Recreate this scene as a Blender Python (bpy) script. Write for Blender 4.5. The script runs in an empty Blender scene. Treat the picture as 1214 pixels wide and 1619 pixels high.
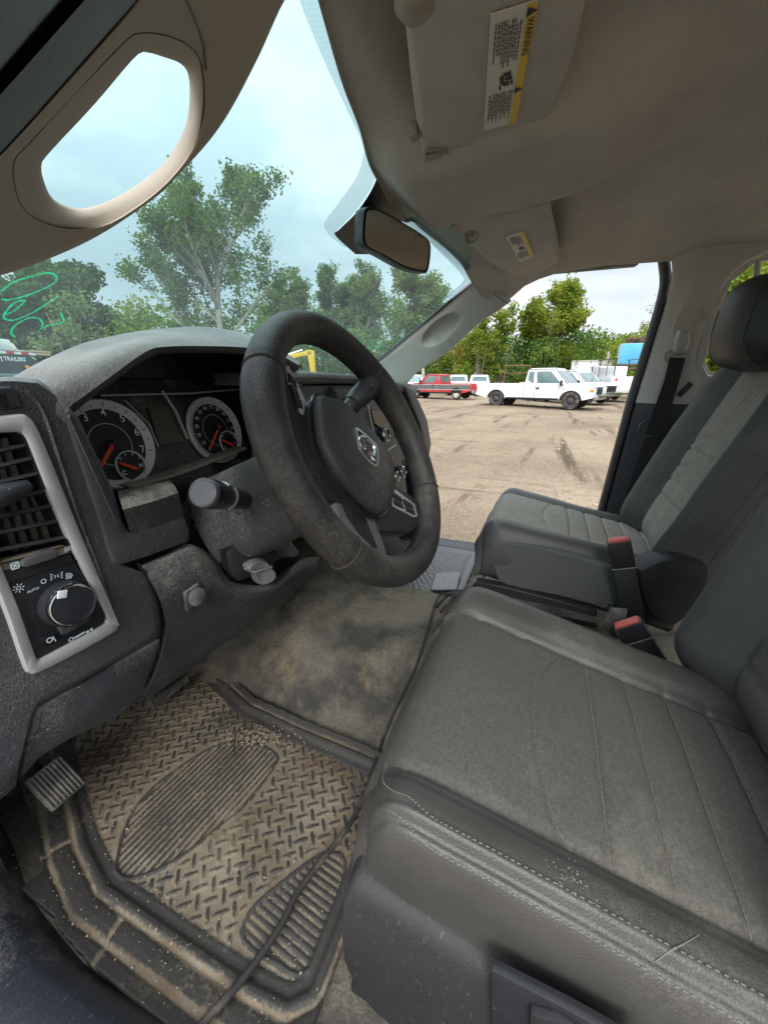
import bpy, bmesh, math, random
from mathutils import Vector as V, Matrix, noise as mnoise
R = math.radians
rnd = random.Random(7)
SC = bpy.context.scene
COL = SC.collection

# ------------------------------------------------------------------ camera
F_PX, YAW, PIT = 615.0, 22.0, 18.8
CAM = V((-0.93, 0.0, 1.45))
cd = bpy.data.cameras.new("camera")
cd.sensor_fit = 'VERTICAL'; cd.sensor_height = 24.0; cd.lens = 24.0 * F_PX / 1619.0
cd.clip_start = 0.02; cd.clip_end = 2000
cam = bpy.data.objects.new("camera", cd); COL.objects.link(cam)
_a, _p = R(YAW), R(PIT)
FW = V((math.cos(_a) * math.cos(_p), math.sin(_a) * math.cos(_p), -math.sin(_p)))
RT = V((math.sin(_a), -math.cos(_a), 0)); UP = RT.cross(FW)
cam.matrix_world = Matrix(((RT.x, UP.x, -FW.x, CAM.x), (RT.y, UP.y, -FW.y, CAM.y), (RT.z, UP.z, -FW.z, CAM.z), (0, 0, 0, 1)))
SC.camera = cam

# ------------------------------------------------------------------ sky, sun, exposure
SUN_EL, SUN_AZ = R(37), R(196)          # soft sun behind thin cloud, from behind the camera's left shoulder
w = bpy.data.worlds.new("World"); SC.world = w; w.use_nodes = True
nt = w.node_tree; N = nt.nodes; L = nt.links; N.clear()
out = N.new('ShaderNodeOutputWorld'); bg = N.new('ShaderNodeBackground')
sky = N.new('ShaderNodeTexSky'); sky.sky_type = 'NISHITA'; sky.sun_disc = False
sky.sun_elevation = SUN_EL; sky.sun_rotation = R(90) - SUN_AZ
tc = N.new('ShaderNodeTexCoord'); sep = N.new('ShaderNodeSeparateXYZ'); L.new(tc.outputs['Generated'], sep.inputs[0])
mp = N.new('ShaderNodeMapping'); mp.inputs['Scale'].default_value = (1, 1, 2.6); L.new(tc.outputs['Generated'], mp.inputs[0])
n1 = N.new('ShaderNodeTexNoise'); n1.inputs['Scale'].default_value = 2.3; n1.inputs['Detail'].default_value = 7; n1.inputs['Roughness'].default_value = .52
L.new(mp.outputs[0], n1.inputs['Vector'])
cr = N.new('ShaderNodeValToRGB'); e = cr.color_ramp.elements
e[0].position = .38; e[0].color = (5.6, 6.3, 6.9, 1); e[1].position = .62; e[1].color = (9.2, 9.5, 9.9, 1)
L.new(n1.outputs['Fac'], cr.inputs[0])
lum = N.new('ShaderNodeMapRange'); lum.inputs[1].default_value = 0; lum.inputs[2].default_value = 1; lum.inputs[3].default_value = 0.66; lum.inputs[4].default_value = 3.6
zz = N.new('ShaderNodeMath'); zz.operation = 'POWER'; zz.inputs[1].default_value = 1.9; zc_ = N.new('ShaderNodeMath'); zc_.operation = 'MAXIMUM'; zc_.inputs[1].default_value = 0; L.new(sep.outputs['Z'], zc_.inputs[0]); L.new(zc_.outputs[0], zz.inputs[0]); L.new(zz.outputs[0], lum.inputs[0])
vm = N.new('ShaderNodeVectorMath'); vm.operation = 'SCALE'; L.new(cr.outputs[0], vm.inputs[0]); L.new(lum.outputs[0], vm.inputs['Scale'])
mx = N.new('ShaderNodeMix'); mx.data_type = 'RGBA'; mx.inputs[0].default_value = .88
L.new(sky.outputs[0], mx.inputs[6]); L.new(vm.outputs[0], mx.inputs[7])
bg.inputs['Strength'].default_value = 0.10
L.new(mx.outputs[2], bg.inputs[0]); L.new(bg.outputs[0], out.inputs[0])
sl = bpy.data.lights.new("sun", 'SUN'); sl.energy = 1.5; sl.angle = R(25); sl.color = (1, .965, .91)
so = bpy.data.objects.new("sun", sl); COL.objects.link(so)
so.rotation_euler = V((-math.cos(SUN_EL) * math.cos(SUN_AZ), -math.cos(SUN_EL) * math.sin(SUN_AZ), -math.sin(SUN_EL))).to_track_quat('-Z', 'Y').to_euler()
SC.view_settings.view_transform = 'Standard'; SC.view_settings.look = 'None'
SC.view_settings.exposure = 0.76; SC.view_settings.gamma = 1.0; SC.view_settings.use_curve_mapping = False
SC.render.engine = 'CYCLES'
SC.cycles.max_bounces = 10; SC.cycles.diffuse_bounces = 5; SC.cycles.glossy_bounces = 4; SC.cycles.transparent_max_bounces = 24; SC.cycles.transmission_bounces = 6
SC.cycles.use_denoising = True; SC.cycles.sample_clamp_indirect = 6

# ------------------------------------------------------------------ photo-ray helpers (used to read real positions off known planes)
def ray(px, py): return FW + RT * ((px - 607) / F_PX) - UP * ((py - 809.5) / F_PX)
def PX(px, py, x): d = ray(px, py); return CAM + d * ((x - CAM.x) / d.x)
def PY(px, py, y): d = ray(px, py); return CAM + d * ((y - CAM.y) / d.y)
def PZ(px, py, z): d = ray(px, py); return CAM + d * ((z - CAM.z) / d.z)
def PP(px, py, p0, n): d = ray(px, py); return CAM + d * ((V(p0) - CAM).dot(V(n)) / d.dot(V(n)))
def AZ(px, dist, z=0.0):                    # a point at a compass bearing (of image column px at the horizon) and distance
    d = ray(px, 600); d.z = 0; d.normalize(); p = CAM + d * dist; p.z = z; return p
def HT(px, py, dist):                       # height of a thing that far away whose top shows at this row
    d = ray(px, py); return CAM.z + d.z / math.hypot(d.x, d.y) * dist

# ------------------------------------------------------------------ object helpers
ORG = {}
def org(o): return ORG.get(o.name, V((0, 0, 0))) if o else V((0, 0, 0))
def finish(me, smooth):
    if smooth is not None:
        me.shade_smooth() if hasattr(me, 'shade_smooth') else None
        if smooth < 179: me.set_sharp_from_angle(angle=R(smooth))
def obj(name, bm, mat, parent=None, smooth=38, local=False, fix=True, kind=None):
    if fix: bmesh.ops.recalc_face_normals(bm, faces=bm.faces)
    if parent is not None and not local:
        bmesh.ops.translate(bm, vec=-org(parent), verts=bm.verts)
    me = bpy.data.meshes.new(name); bm.to_mesh(me); bm.free()
    finish(me, smooth)
    for m in (mat if isinstance(mat, (list, tuple)) else [mat]): me.materials.append(m)
    o = bpy.data.objects.new(name, me); COL.objects.link(o)
    if parent is not None: o.parent = parent; ORG[o.name] = org(parent)
    if kind: o['kind'] = kind
    return o
def tag(o, label, cat, group=None, kind=None):
    o['label'] = label; o['category'] = cat
    if group: o['group'] = group
    if kind: o['kind'] = kind
    return o
def thing(name, label, cat, loc=(0, 0, 0), rz=0.0, group=None):
    o = bpy.data.objects.new(name, None); COL.objects.link(o); o.empty_display_size = .1
    o.location = loc; o.rotation_euler = (0, 0, rz); ORG[o.name] = V(loc)
    return tag(o, label, cat, group)
def dup(root, loc, rz, label):
    r = root.copy(); COL.objects.link(r); r.location = loc; r.rotation_euler = (0, 0, rz); r['label'] = label
    for c0 in list(root.children):
        c = c0.copy(); COL.objects.link(c); c.parent = r
        for g0 in c0.children:
            g = g0.copy(); COL.objects.link(g); g.parent = c
    return r
def B(): return bmesh.new()
def grid(bm, P, closed_u=False, closed_v=False, mi=0):
    n, m = len(P), len(P[0])
    vs = [[bm.verts.new(p) for p in row] for row in P]
    for i in range(n if closed_u else n - 1):
        for j in range(m if closed_v else m - 1):
            a, b, c, d = vs[i][j], vs[(i + 1) % n][j], vs[(i + 1) % n][(j + 1) % m], vs[i][(j + 1) % m]
            try:
                f = bm.faces.new((a, b, c, d)); f.material_index = mi
            except ValueError: pass
    return vs
def cap(bm, row, mi=0):
    try: f = bm.faces.new(row); f.material_index = mi
    except ValueError: pass
def bevel(bm, verts, w, seg=2, ang=25):
    if w <= 0: return
    vs = set(verts)
    es = [e for e in bm.edges if e.verts[0] in vs and e.verts[1] in vs and len(e.link_faces) == 2 and e.calc_face_angle(0) > R(ang)]
    bmesh.ops.bevel(bm, geom=es, offset=w, segments=seg, profile=.6, affect='EDGES', clamp_overlap=True)
def box(bm, c, s, rot=None, bv=0.0, seg=2, mi=0):
    c = V(c); M = Matrix.Translation(c) @ (rot.to_4x4() if rot is not None else Matrix.Identity(4)) @ Matrix.Diagonal((s[0], s[1], s[2], 1))
    r = bmesh.ops.create_cube(bm, size=1.0, matrix=M)
    for v in r['verts']:
        for f in v.link_faces: f.material_index = mi
    bevel(bm, r['verts'], bv, seg)
def prism(bm, pts, vec, bv=0.0, seg=2, mi=0, ang=25):
    vec = V(vec); a = [bm.verts.new(V(p)) for p in pts]; b = [bm.verts.new(V(p) + vec) for p in pts]
    n = len(pts); fs = [bm.faces.new(a), bm.faces.new(list(reversed(b)))]
    for i in range(n): fs.append(bm.faces.new((a[(i + 1) % n], a[i], b[i], b[(i + 1) % n])))
    for f in fs: f.material_index = mi
    bmesh.ops.recalc_face_normals(bm, faces=fs)
    bevel(bm, a + b, bv, seg, ang)
def frame_at(d):
    d = d.normalized(); u = d.cross(V((0, 0, 1)))
    if u.length < 1e-3: u = d.cross(V((0, 1, 0)))
    u.normalize(); return u, d.cross(u).normalized()
def tube(bm, path, r, n=8, caps=True, mi=0):
    path = [V(p) for p in path]; rows = []; pu = None
    for i, p in enumerate(path):
        d = (path[min(i + 1, len(path) - 1)] - path[max(i - 1, 0)])
        if d.length < 1e-9: d = V((0, 0, 1))
        d.normalize()
        if pu is None: u, v = frame_at(d)
        else:
            u = pu - d * pu.dot(d)
            if u.length < 1e-6: u, _ = frame_at(d)
            u.normalize(); v = d.cross(u)
        pu = u; rr = r[i] if isinstance(r, (list, tuple)) else r
        rows.append([p + (u * math.cos(2 * math.pi * k / n) + v * math.sin(2 * math.pi * k / n)) * rr for k in range(n)])
    vs = grid(bm, rows, closed_v=True, mi=mi)
    if caps: cap(bm, list(reversed(vs[0])), mi); cap(bm, vs[-1], mi)
def lathe(bm, c, axis, prof, n=32, mi=0, capa=True):
    c = V(c); ax = V(axis).normalized(); u, v = frame_at(ax); rows = []
    for (h, r) in prof:
        rows.append([c + ax * h + (u * math.cos(2 * math.pi * k / n) + v * math.sin(2 * math.pi * k / n)) * max(r, 1e-5) for k in range(n)])
    vs = grid(bm, rows, closed_v=True, mi=mi)
    if capa: cap(bm, list(reversed(vs[0])), mi); cap(bm, vs[-1], mi)
def crom(pts, k=8, closed=False):
    pts = [V(p) for p in pts]; n = len(pts); o = []
    for i in range(n if closed else n - 1):
        p0 = pts[(i - 1) % n] if closed or i > 0 else pts[0]; p1 = pts[i]; p2 = pts[(i + 1) % n]
        p3 = pts[(i + 2) % n] if closed or i + 2 < n else pts[-1]
        for j in range(k):
            t = j / k; t2 = t * t; t3 = t2 * t
            o.append(.5 * ((2 * p1) + (p2 - p0) * t + (2 * p0 - 5 * p1 + 4 * p2 - p3) * t2 + (3 * p1 - p0 - 3 * p2 + p3) * t3))
    if not closed: o.append(pts[-1])
    return o
def ribbon(bm, path, width, nrm, mi=0):
    path = [V(p) for p in path]; rows = []
    for i, p in enumerate(path):
        d = (path[min(i + 1, len(path) - 1)] - path[max(i - 1, 0)]).normalized(); nn = V(nrm(p) if callable(nrm) else nrm)
        s = d.cross(nn).normalized(); ww = width[i] if isinstance(width, (list, tuple)) else width
        rows.append([p - s * ww / 2, p + s * ww / 2])
    grid(bm, rows, mi=mi)
def sstep(a, b, x):
    t = min(1, max(0, (x - a) / (b - a))); return t * t * (3 - 2 * t)
def lerp(a, b, t): return a + (b - a) * t
def interp(tab, x):
    if x <= tab[0][0]: return tab[0][1]
    for (a, b), (c, d) in zip(tab, tab[1:]):
        if x <= c: return b + (d - b) * (x - a) / (c - a)
    return tab[-1][1]
def text_bm(bm, s, p, right, up, h, depth=0.0004, mi=0, align='CENTER', bold=0.0, squeeze=1.0):
    cu = bpy.data.curves.new('t', 'FONT'); cu.body = s; cu.align_x = align; cu.align_y = 'CENTER'; cu.size = h * 1.38; cu.offset = bold * h; cu.resolution_u = 3
    to = bpy.data.objects.new('t', cu); COL.objects.link(to); dg = bpy.context.evaluated_depsgraph_get(); dg.update()
    me = bpy.data.meshes.new_from_object(to.evaluated_get(dg)); bpy.data.objects.remove(to); bpy.data.curves.remove(cu)
    r, u = V(right).normalized() * squeeze, V(up).normalized(); n = V(right).normalized().cross(u)
    vs = [bm.verts.new(V(p) + r * v.co.x + u * v.co.y + n * depth) for v in me.vertices]
    for pl in me.polygons:
        try: f = bm.faces.new([vs[i] for i in pl.vertices]); f.material_index = mi
        except ValueError: pass
    bpy.data.meshes.remove(me)

# ------------------------------------------------------------------ materials
def new_mat(name):
    m = bpy.data.materials.new(name); m.use_nodes = True; nt = m.node_tree
    return m, nt, nt.nodes['Principled BSDF']
def mat(name, col, rough=.5, var=.15, vscale=6, grain=0, gscale=900, grain2=0, g2scale=60, dust=None, damt=.5, dscale=9, dup_=0.0, speck=0, sscale=260, speckcol=(.55, .52, .45), metal=0, spec=.5, coat=0, scratch=0, gd=.4, voro=False):
    """Principled surface: colour varied by noise, fine grain as bump, dust in patches (more on faces that look up), pale specks."""
    m, nt, bs = new_mat(name); N, L = nt.nodes, nt.links
    tc = N.new('ShaderNodeTexCoord'); co = tc.outputs['Object']
    def noise(sc, det=4, rough=.55, vec=None):
        n = N.new('ShaderNodeTexNoise'); n.inputs['Scale'].default_value = sc; n.inputs['Detail'].default_value = det; n.inputs['Roughness'].default_value = rough
        L.new(vec or co, n.inputs['Vector']); return n.outputs['Fac']
    def ramp(src, a, b, lo=0., hi=1.):
        r = N.new('ShaderNodeMapRange'); r.inputs[1].default_value = a; r.inputs[2].default_value = b; r.inputs[3].default_value = lo; r.inputs[4].default_value = hi
        L.new(src, r.inputs[0]); return r.outputs[0]
    def mixc(f, a, b):
        x = N.new('ShaderNodeMix'); x.data_type = 'RGBA'
        if isinstance(f, float): x.inputs[0].default_value = f
        else: L.new(f, x.inputs[0])
        for k, v in ((6, a), (7, b)):
            if isinstance(v, tuple): x.inputs[k].default_value = (*v[:3], 1)
            else: L.new(v, x.inputs[k])
        return x.outputs[2]
    def math_(op, a, b=None):
        x = N.new('ShaderNodeMath'); x.operation = op
        for k, v in ((0, a), (1, b)):
            if v is None: continue
            if isinstance(v, (int, float)): x.inputs[k].default_value = v
            else: L.new(v, x.inputs[k])
        return x.outputs[0]
    c = tuple(col)
    f = ramp(noise(vscale, 5), .3, .7)
    cur = mixc(f, tuple(x * (1 - var) for x in c), tuple(min(1, x * (1 + var)) for x in c))
    rgh = None
    if dust:
        dn = ramp(noise(dscale, 7, .66), .64 - damt * .42, .92 - damt * .42)
        if dup_:
            g = N.new('ShaderNodeNewGeometry'); s = N.new('ShaderNodeSeparateXYZ'); L.new(g.outputs['True Normal'] if False else g.outputs['Normal'], s.inputs[0])
            dn = math_('MULTIPLY', dn, ramp(s.outputs['Z'], -.25, .8, 1 - dup_, 1))
        f1 = ramp(noise(640, 3, .75), .30, .70); f2 = ramp(noise(210, 4, .7), .30, .70)
        st = math_('ADD', math_('MULTIPLY', f1, .62), math_('MULTIPLY', f2, .38))
        d = ramp(math_('ADD', dn, math_('MULTIPLY', math_('SUBTRACT', st, .5), .95)), .22, 1.05, 0, .85)
        cur = mixc(d, cur, tuple(dust)); rgh = ramp(d, 0, 1, rough, .92)
    if speck:
        v = N.new('ShaderNodeTexVoronoi'); v.inputs['Scale'].default_value = sscale; v.inputs['Randomness'].default_value = 1; L.new(co, v.inputs['Vector'])
        near = ramp(v.outputs['Distance'], .12, .2, 1, 0)
        sepc = N.new('ShaderNodeSeparateColor'); L.new(v.outputs['Color'], sepc.inputs[0])
        pick = ramp(sepc.outputs[0], 1 - speck, 1 - speck + .02)
        cur = mixc(math_('MULTIPLY', near, pick), cur, tuple(speckcol))
    if scratch:
        mpn = N.new('ShaderNodeMapping'); mpn.inputs['Scale'].default_value = (9, 60, 22); mpn.inputs['Rotation'].default_value = (.4, .3, .7); L.new(co, mpn.inputs[0])
        sc_ = ramp(noise(5, 6, .75, mpn.outputs[0]), .60, .72)
        cur = mixc(math_('MULTIPLY', sc_, scratch), cur, (.33, .32, .31))
    L.new(cur, bs.inputs['Base Color'])
    if rgh is not None: L.new(rgh, bs.inputs['Roughness'])
    else: bs.inputs['Roughness'].default_value = rough
    bs.inputs['Metallic'].default_value = metal; bs.inputs['Specular IOR Level'].default_value = spec
    if coat: bs.inputs['Coat Weight'].default_value = coat; bs.inputs['Coat Roughness'].default_value = .08
    prev = None
    for st, sc in ((grain2, g2scale), (grain, gscale)):
        if st:
            b = N.new('ShaderNodeBump'); b.inputs['Strength'].default_value = min(1, st); b.inputs['Distance'].default_value = gd / sc
            if voro:
                v = N.new('ShaderNodeTexVoronoi'); v.inputs['Scale'].default_value = sc; L.new(co, v.inputs['Vector']); L.new(v.outputs['Distance'], b.inputs['Height'])
            else: L.new(noise(sc, 2), b.inputs['Height'])
            if prev: L.new(prev, b.inputs['Normal'])
            prev = b.outputs[0]
    if prev: L.new(prev, bs.inputs['Normal'])
    return m
def flat(name, col, rough=.5, metal=0, emit=None, spec=.5):
    m, nt, bs = new_mat(name); bs.inputs['Base Color'].default_value = (*col, 1); bs.inputs['Roughness'].default_value = rough; bs.inputs['Metallic'].default_value = metal
    bs.inputs['Specular IOR Level'].default_value = spec
    if emit: bs.inputs['Emission Color'].default_value = (*emit, 1); bs.inputs['Emission Strength'].default_value = 1
    return m
DUST = (.29, .265, .215)
M = {}
M['liner'] = mat('headliner_fabric', (.50, .475, .43), .95, .11, 7, grain=1, gscale=520, gd=.9, grain2=.15, g2scale=90, spec=.1, dust=(.36, .335, .29), damt=.28, dscale=3)
M['visor'] = mat('visor_fabric', (.50, .475, .43), .95, .09, 14, grain=1, gscale=560, gd=.9, grain2=.1, g2scale=70, spec=.1)
M['visorclip'] = mat('visor_clip_plastic', (.28, .26, .22), .5, .05, 9)
M['pillar'] = mat('pillar_plastic', (.37, .325, .262), .8, .07, 7, grain=.35, gscale=900, dust=(.35, .30, .23), damt=.25, dscale=6)
M['pillargrey'] = mat('pillar_plastic_grey', (.46, .445, .405), .6, .05, 7, grain=.35, gscale=900, dust=(.30, .27, .22), damt=.25, dscale=6)
M['rubber'] = mat('rubber_seal', (.022, .023, .027), .55, .25, 12, grain=.4, gscale=500, speck=.02, sscale=120)
M['black'] = mat('black_trim_plastic', (.026, .028, .034), .5, .2, 8, grain=.5, gscale=650, dust=DUST, damt=.22, dscale=5, dup_=.85, speck=.03, sscale=230)
M['dash'] = mat('dash_plastic', (.048, .051, .058), .5, .18, 6, grain=.9, gscale=420, dust=(.27, .26, .235), damt=.52, dscale=6, dup_=.80, speck=.02, sscale=240)
M['dashtop'] = mat('dash_top_plastic', (.070, .070, .070), .6, .12, 6, grain=.9, gscale=380, dust=(.24, .235, .215), damt=.75, dscale=4, dup_=.4)
M['dusty'] = mat('very_dusty_plastic', (.036, .037, .040), .6, .2, 8, grain=.6, gscale=500, dust=(.29, .265, .215), damt=.68, dscale=11, dup_=.7, speck=.05, sscale=300)
M['knee'] = mat('knee_panel_plastic', (.038, .040, .046), .5, .2, 7, grain=.6, gscale=600, dust=(.36, .34, .285), damt=.58, dscale=8, dup_=.82, speck=.08, sscale=240)
M['gloss'] = mat('gloss_black_plastic', (.012, .013, .016), .18, .2, 9, dust=DUST, damt=.2, dscale=8)
M['silver'] = mat('silver_trim', (.44, .44, .455), .42, .06, 9, metal=.25, grain=.2, gscale=800, dust=DUST, damt=.12)
M['chrome'] = mat('chrome', (.75, .76, .78), .16, .05, 9, metal=1)
M['white'] = flat('white_print', (.75, .80, .82), .6)
M['red'] = flat('red_needle', (.80, .07, .02), .45)
M['buckle_red'] = mat('red_button_plastic', (.48, .085, .065), .45, .08, 40, dust=DUST, damt=.15)

# ================================================================== OUTSIDE: yard, trees, vehicles
def leafmat(name, c1, c2, c3):
    m, nt, bs = new_mat(name); N, L = nt.nodes, nt.links
    g = N.new('ShaderNodeNewGeometry'); tcn = N.new('ShaderNodeTexCoord')
    n = N.new('ShaderNodeTexNoise'); n.inputs['Scale'].default_value = .45; n.inputs['Detail'].default_value = 5; L.new(tcn.outputs['Object'], n.inputs['Vector'])
    r = N.new('ShaderNodeValToRGB'); e = r.color_ramp.elements
    e[0].position = .25; e[0].color = (*c1, 1); e[1].position = .8; e[1].color = (*c3, 1); k = e.new(.52); k.color = (*c2, 1)
    ad = N.new('ShaderNodeMath'); ad.operation = 'MULTIPLY_ADD'; ad.inputs[1].default_value = .42; L.new(g.outputs['Random Per Island'], ad.inputs[0])
    sb = N.new('ShaderNodeMath'); sb.operation = 'MULTIPLY_ADD'; sb.inputs[1].default_value = .9; sb.inputs[2].default_value = -.12; L.new(n.outputs['Fac'], sb.inputs[0]); L.new(sb.outputs[0], ad.inputs[2])
    L.new(ad.outputs[0], r.inputs[0])
    d = N.new('ShaderNodeBsdfDiffuse'); t = N.new('ShaderNodeBsdfTranslucent'); mx = N.new('ShaderNodeMixShader'); mx.inputs[0].default_value = .35
    L.new(r.outputs[0], d.inputs[0]); L.new(r.outputs[0], t.inputs[0]); L.new(d.outputs[0], mx.inputs[1]); L.new(t.outputs[0], mx.inputs[2])
    L.new(mx.outputs[0], N['Material Output'].inputs[0]); return m
LM = {'dark': leafmat('leaves_dark', (.03, .065, .02), (.06, .12, .032), (.12, .19, .045)),
      'mid': leafmat('leaves_mid', (.05, .105, .024), (.11, .19, .04), (.20, .27, .06)),
      'yellow': leafmat('leaves_yellow', (.085, .14, .022), (.175, .25, .036), (.33, .34, .05)),
      'pale': leafmat('leaves_pale', (.09, .14, .055), (.15, .21, .075), (.25, .29, .095)),
      'autumn': leafmat('leaves_autumn', (.11, .12, .02), (.22, .2, .03), (.34, .22, .05))}
BARK = mat('bark', (.20, .175, .14), .9, .35, 3, grain=.8, gscale=20)
BARKP = mat('bark_pale', (.36, .33, .28), .9, .3, 3, grain=.8, gscale=20)

def leaf_quads(bm, c, n, rad, size, rg, flat_=.7):
    for _ in range(n):
        while True:
            d = V((rg.uniform(-1, 1), rg.uniform(-1, 1), rg.uniform(-1, 1)))
            if d.length < 1: break
        p = c + V((d.x * rad, d.y * rad, d.z * rad * flat_)); s = size * rg.uniform(.45, 1.6)
        u = V((rg.uniform(-1, 1), rg.uniform(-1, 1), rg.uniform(-.7, .7))).normalized(); v = u.cross(V((rg.uniform(-1, 1), rg.uniform(-1, 1), rg.uniform(-1, 1)))).normalized()
        q = [p - u * s * .55, p + v * s * .32, p + u * s * .55, p - v * s * .32]
        bm.faces.new([bm.verts.new(x) for x in q])
def tree(name, label, base, h, width, kind, rg, group=None, trunk_r=None, bare=0.25, dens=1.0, leaf=.3, bark=None, forks=None, clump=.75, skip=0.0, levels=3, lean=0.0, reach=1.0):
    """Tapered trunk with limbs that fork; leaf clumps sit round the twigs."""
    root = thing(name, label, 'tree', base, 0, group)
    tb, lb = B(), B(); tips = []
    tr = trunk_r or h * .022
    def limb(p, d, ln, r, lev):
        pts, rad = [p.copy()], [r]; q = p.copy(); dd = d.copy(); k = 5
        for i in range(k):
            dd = (dd + V((rg.uniform(-.16, .16), rg.uniform(-.16, .16), rg.uniform(-.04, .14)))).normalized(); q = q + dd * ln / k
            pts.append(q.copy()); rad.append(r * (1 - .62 * (i + 1) / k))
        tube(tb, pts, rad, 7 if lev == 0 else (5 if lev == 1 else 4), caps=False)
        if lev >= levels:
            tips.append(pts[-1]); tips.append(pts[-2]); tips.append(pts[2]); return
        nb = forks[lev] if forks else (6 if lev == 0 else 4)
        for i in range(nb):
            t = lerp(bare if lev == 0 else .3, .98, (i + rg.random() * .7) / nb); j = min(int(t * k), k - 1); pp = pts[j].lerp(pts[j + 1], t * k - j)
            a = rg.uniform(0, 6.283); spread = rg.uniform(.55, 1.05) * (1.0 if lev else width / h * 2.1)
            nd = (dd * .75 + V((math.cos(a), math.sin(a), 0)) * spread + V((0, 0, .28))).normalized()
            limb(pp, nd, ln * rg.uniform(.42, .62) * (1 - .32 * t) * (reach if lev == 0 else 1), rad[j] * .55, lev + 1)
        tips.append(pts[-1])
    limb(V((0, 0, -.2)), V((lean, 0, 1)).normalized(), h * (.72 if reach == 1 else .66), tr, 0)
    for p in tips:
        if rg.random() < skip: continue
        leaf_quads(lb, p, max(3, int(9 * dens * rg.uniform(.5, 1.4))), clump * rg.uniform(.6, 1.3), leaf, rg)
    # scale to the height asked for
    top = max([v.co.z for v in lb.verts] or [h]); s = h / top
    for bm_ in (tb, lb): bmesh.ops.scale(bm_, vec=(s, s, s), verts=bm_.verts)
    obj('trunk', tb, bark or BARK, root, 60, local=True, fix=False); obj('crown', lb, LM[kind], root, None, local=True, fix=False)
    return root
def bush(name, label, base, h, wd, kind, rg, group=None, leaf=.26, dens=1.0, cat='tree'):
    """Round-headed small tree: a few stems and overlapping leafy domes from the ground up."""
    root = thing(name, label, cat, base, 0, group); tb, lb = B(), B()
    for i in range(4):
        a = rg.uniform(0, 6.28); p1 = V((math.cos(a) * wd * .2, math.sin(a) * wd * .2, h * .75))
        tube(tb, crom([V((math.cos(a) * .1, math.sin(a) * .1, -.2)), p1 * .5 + V((rg.uniform(-.2, .2), rg.uniform(-.2, .2), 0)), p1], 3), [.09, .08, .07, .06, .05, .04, .03], 5, caps=False)
    nb = int(16 * dens)
    for i in range(nb):
        a = rg.uniform(0, 6.28); t = rg.random(); rr = wd * .5 * math.sqrt(rg.random()) * (1 - .45 * t * t)
        c = V((math.cos(a) * rr, math.sin(a) * rr, lerp(.08, .86, t) * h)); rad = wd * rg.uniform(.14, .25)
        nleaf = int(95 * dens)
        for _ in range(nleaf):
            d = V((rg.gauss(0, 1), rg.gauss(0, 1), rg.gauss(0, 1))).normalized() * rad * (rg.random() ** .4)
            p = c + d; p.z = max(.02, min(p.z, h * rg.uniform(.97, 1.03))); s = leaf * rg.uniform(.6, 1.4)
            u = V((rg.uniform(-1, 1), rg.uniform(-1, 1), rg.uniform(-.6, .6))).normalized(); v = u.cross(V((rg.uniform(-1, 1), rg.uniform(-1, 1), rg.uniform(-1, 1)))).normalized()
            lb.faces.new([lb.verts.new(x) for x in (p - u * s * .55, p + v * s * .35, p + u * s * .55, p - v * s * .35)])
    obj('trunk', tb, BARK, root, 60, local=True, fix=False); obj('crown', lb, LM[kind], root, None, local=True, fix=False)
    return root

# --- ground: one sheet, churned dry mud with ruts
def ground_mat():
    m, nt, bs = new_mat('packed_dirt'); N, L = nt.nodes, nt.links
    tcn = N.new('ShaderNodeTexCoord'); co = tcn.outputs['Object']
    def noise(sc, det=5, ro=.6, s=(1, 1, 1), rz=0):
        mpn = N.new('ShaderNodeMapping'); mpn.inputs['Scale'].default_value = s; mpn.inputs['Rotation'].default_value = (0, 0, rz); L.new(co, mpn.inputs[0])
        n = N.new('ShaderNodeTexNoise'); n.inputs['Scale'].default_value = sc; n.inputs['Detail'].default_value = det; n.inputs['Roughness'].default_value = ro; L.new(mpn.outputs[0], n.inputs['Vector']); return n.outputs['Fac']
    def rp(src, a, b, lo=0, hi=1):
        r = N.new('ShaderNodeMapRange'); r.inputs[1].default_value = a; r.inputs[2].default_value = b; r.inputs[3].default_value = lo; r.inputs[4].default_value = hi; L.new(src, r.inputs[0]); return r.outputs[0]
    def mix(f, a, b):
        x = N.new('ShaderNodeMix'); x.data_type = 'RGBA'; L.new(f, x.inputs[0])
        for k, v in ((6, a), (7, b)):
            if isinstance(v, tuple): x.inputs[k].default_value = (*v, 1)
            else: L.new(v, x.inputs[k])
        return x.outputs[2]
    c = mix(rp(noise(.35, 7), .35, .65), (.20, .150, .102), (.33, .262, .186))
    c = mix(rp(noise(2.2, 7, .7), .55, .72), c, (.155, .11, .072))
    c = mix(rp(noise(1.0, 6, .65, (.16, 1.5, 1), .35), .56, .66), c, (.095, .068, .043))
    c = mix(rp(noise(1.2, 6, .65, (1.7, .18, 1), .15), .60, .70), c, (.13, .092, .06))
    c = mix(rp(noise(30, 3, .7), .57, .70), c, (.40, .33, .255))
    c = mix(rp(noise(13, 4, .7), .58, .70), c, (.13, .095, .063))
    L.new(c, bs.inputs['Base Color']); bs.inputs['Roughness'].default_value = .95; bs.inputs['Specular IOR Level'].default_value = .15
    h = N.new('ShaderNodeMath'); h.operation = 'ADD'; L.new(noise(6, 6, .65), h.inputs[0]); L.new(noise(1.0, 6, .65, (.16, 1.5, 1), .35), h.inputs[1])
    b = N.new('ShaderNodeBump'); b.inputs['Strength'].default_value = .8; b.inputs['Distance'].default_value = .22; L.new(h.outputs[0], b.inputs['Height']); L.new(b.outputs[0], bs.inputs['Normal'])
    return m
gb = B(); P = []
xs = [-600, -200, -60, -25, -10] + [i * .75 for i in range(-8, 60)] + [48, 55, 65, 80, 120, 250, 700]
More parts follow.
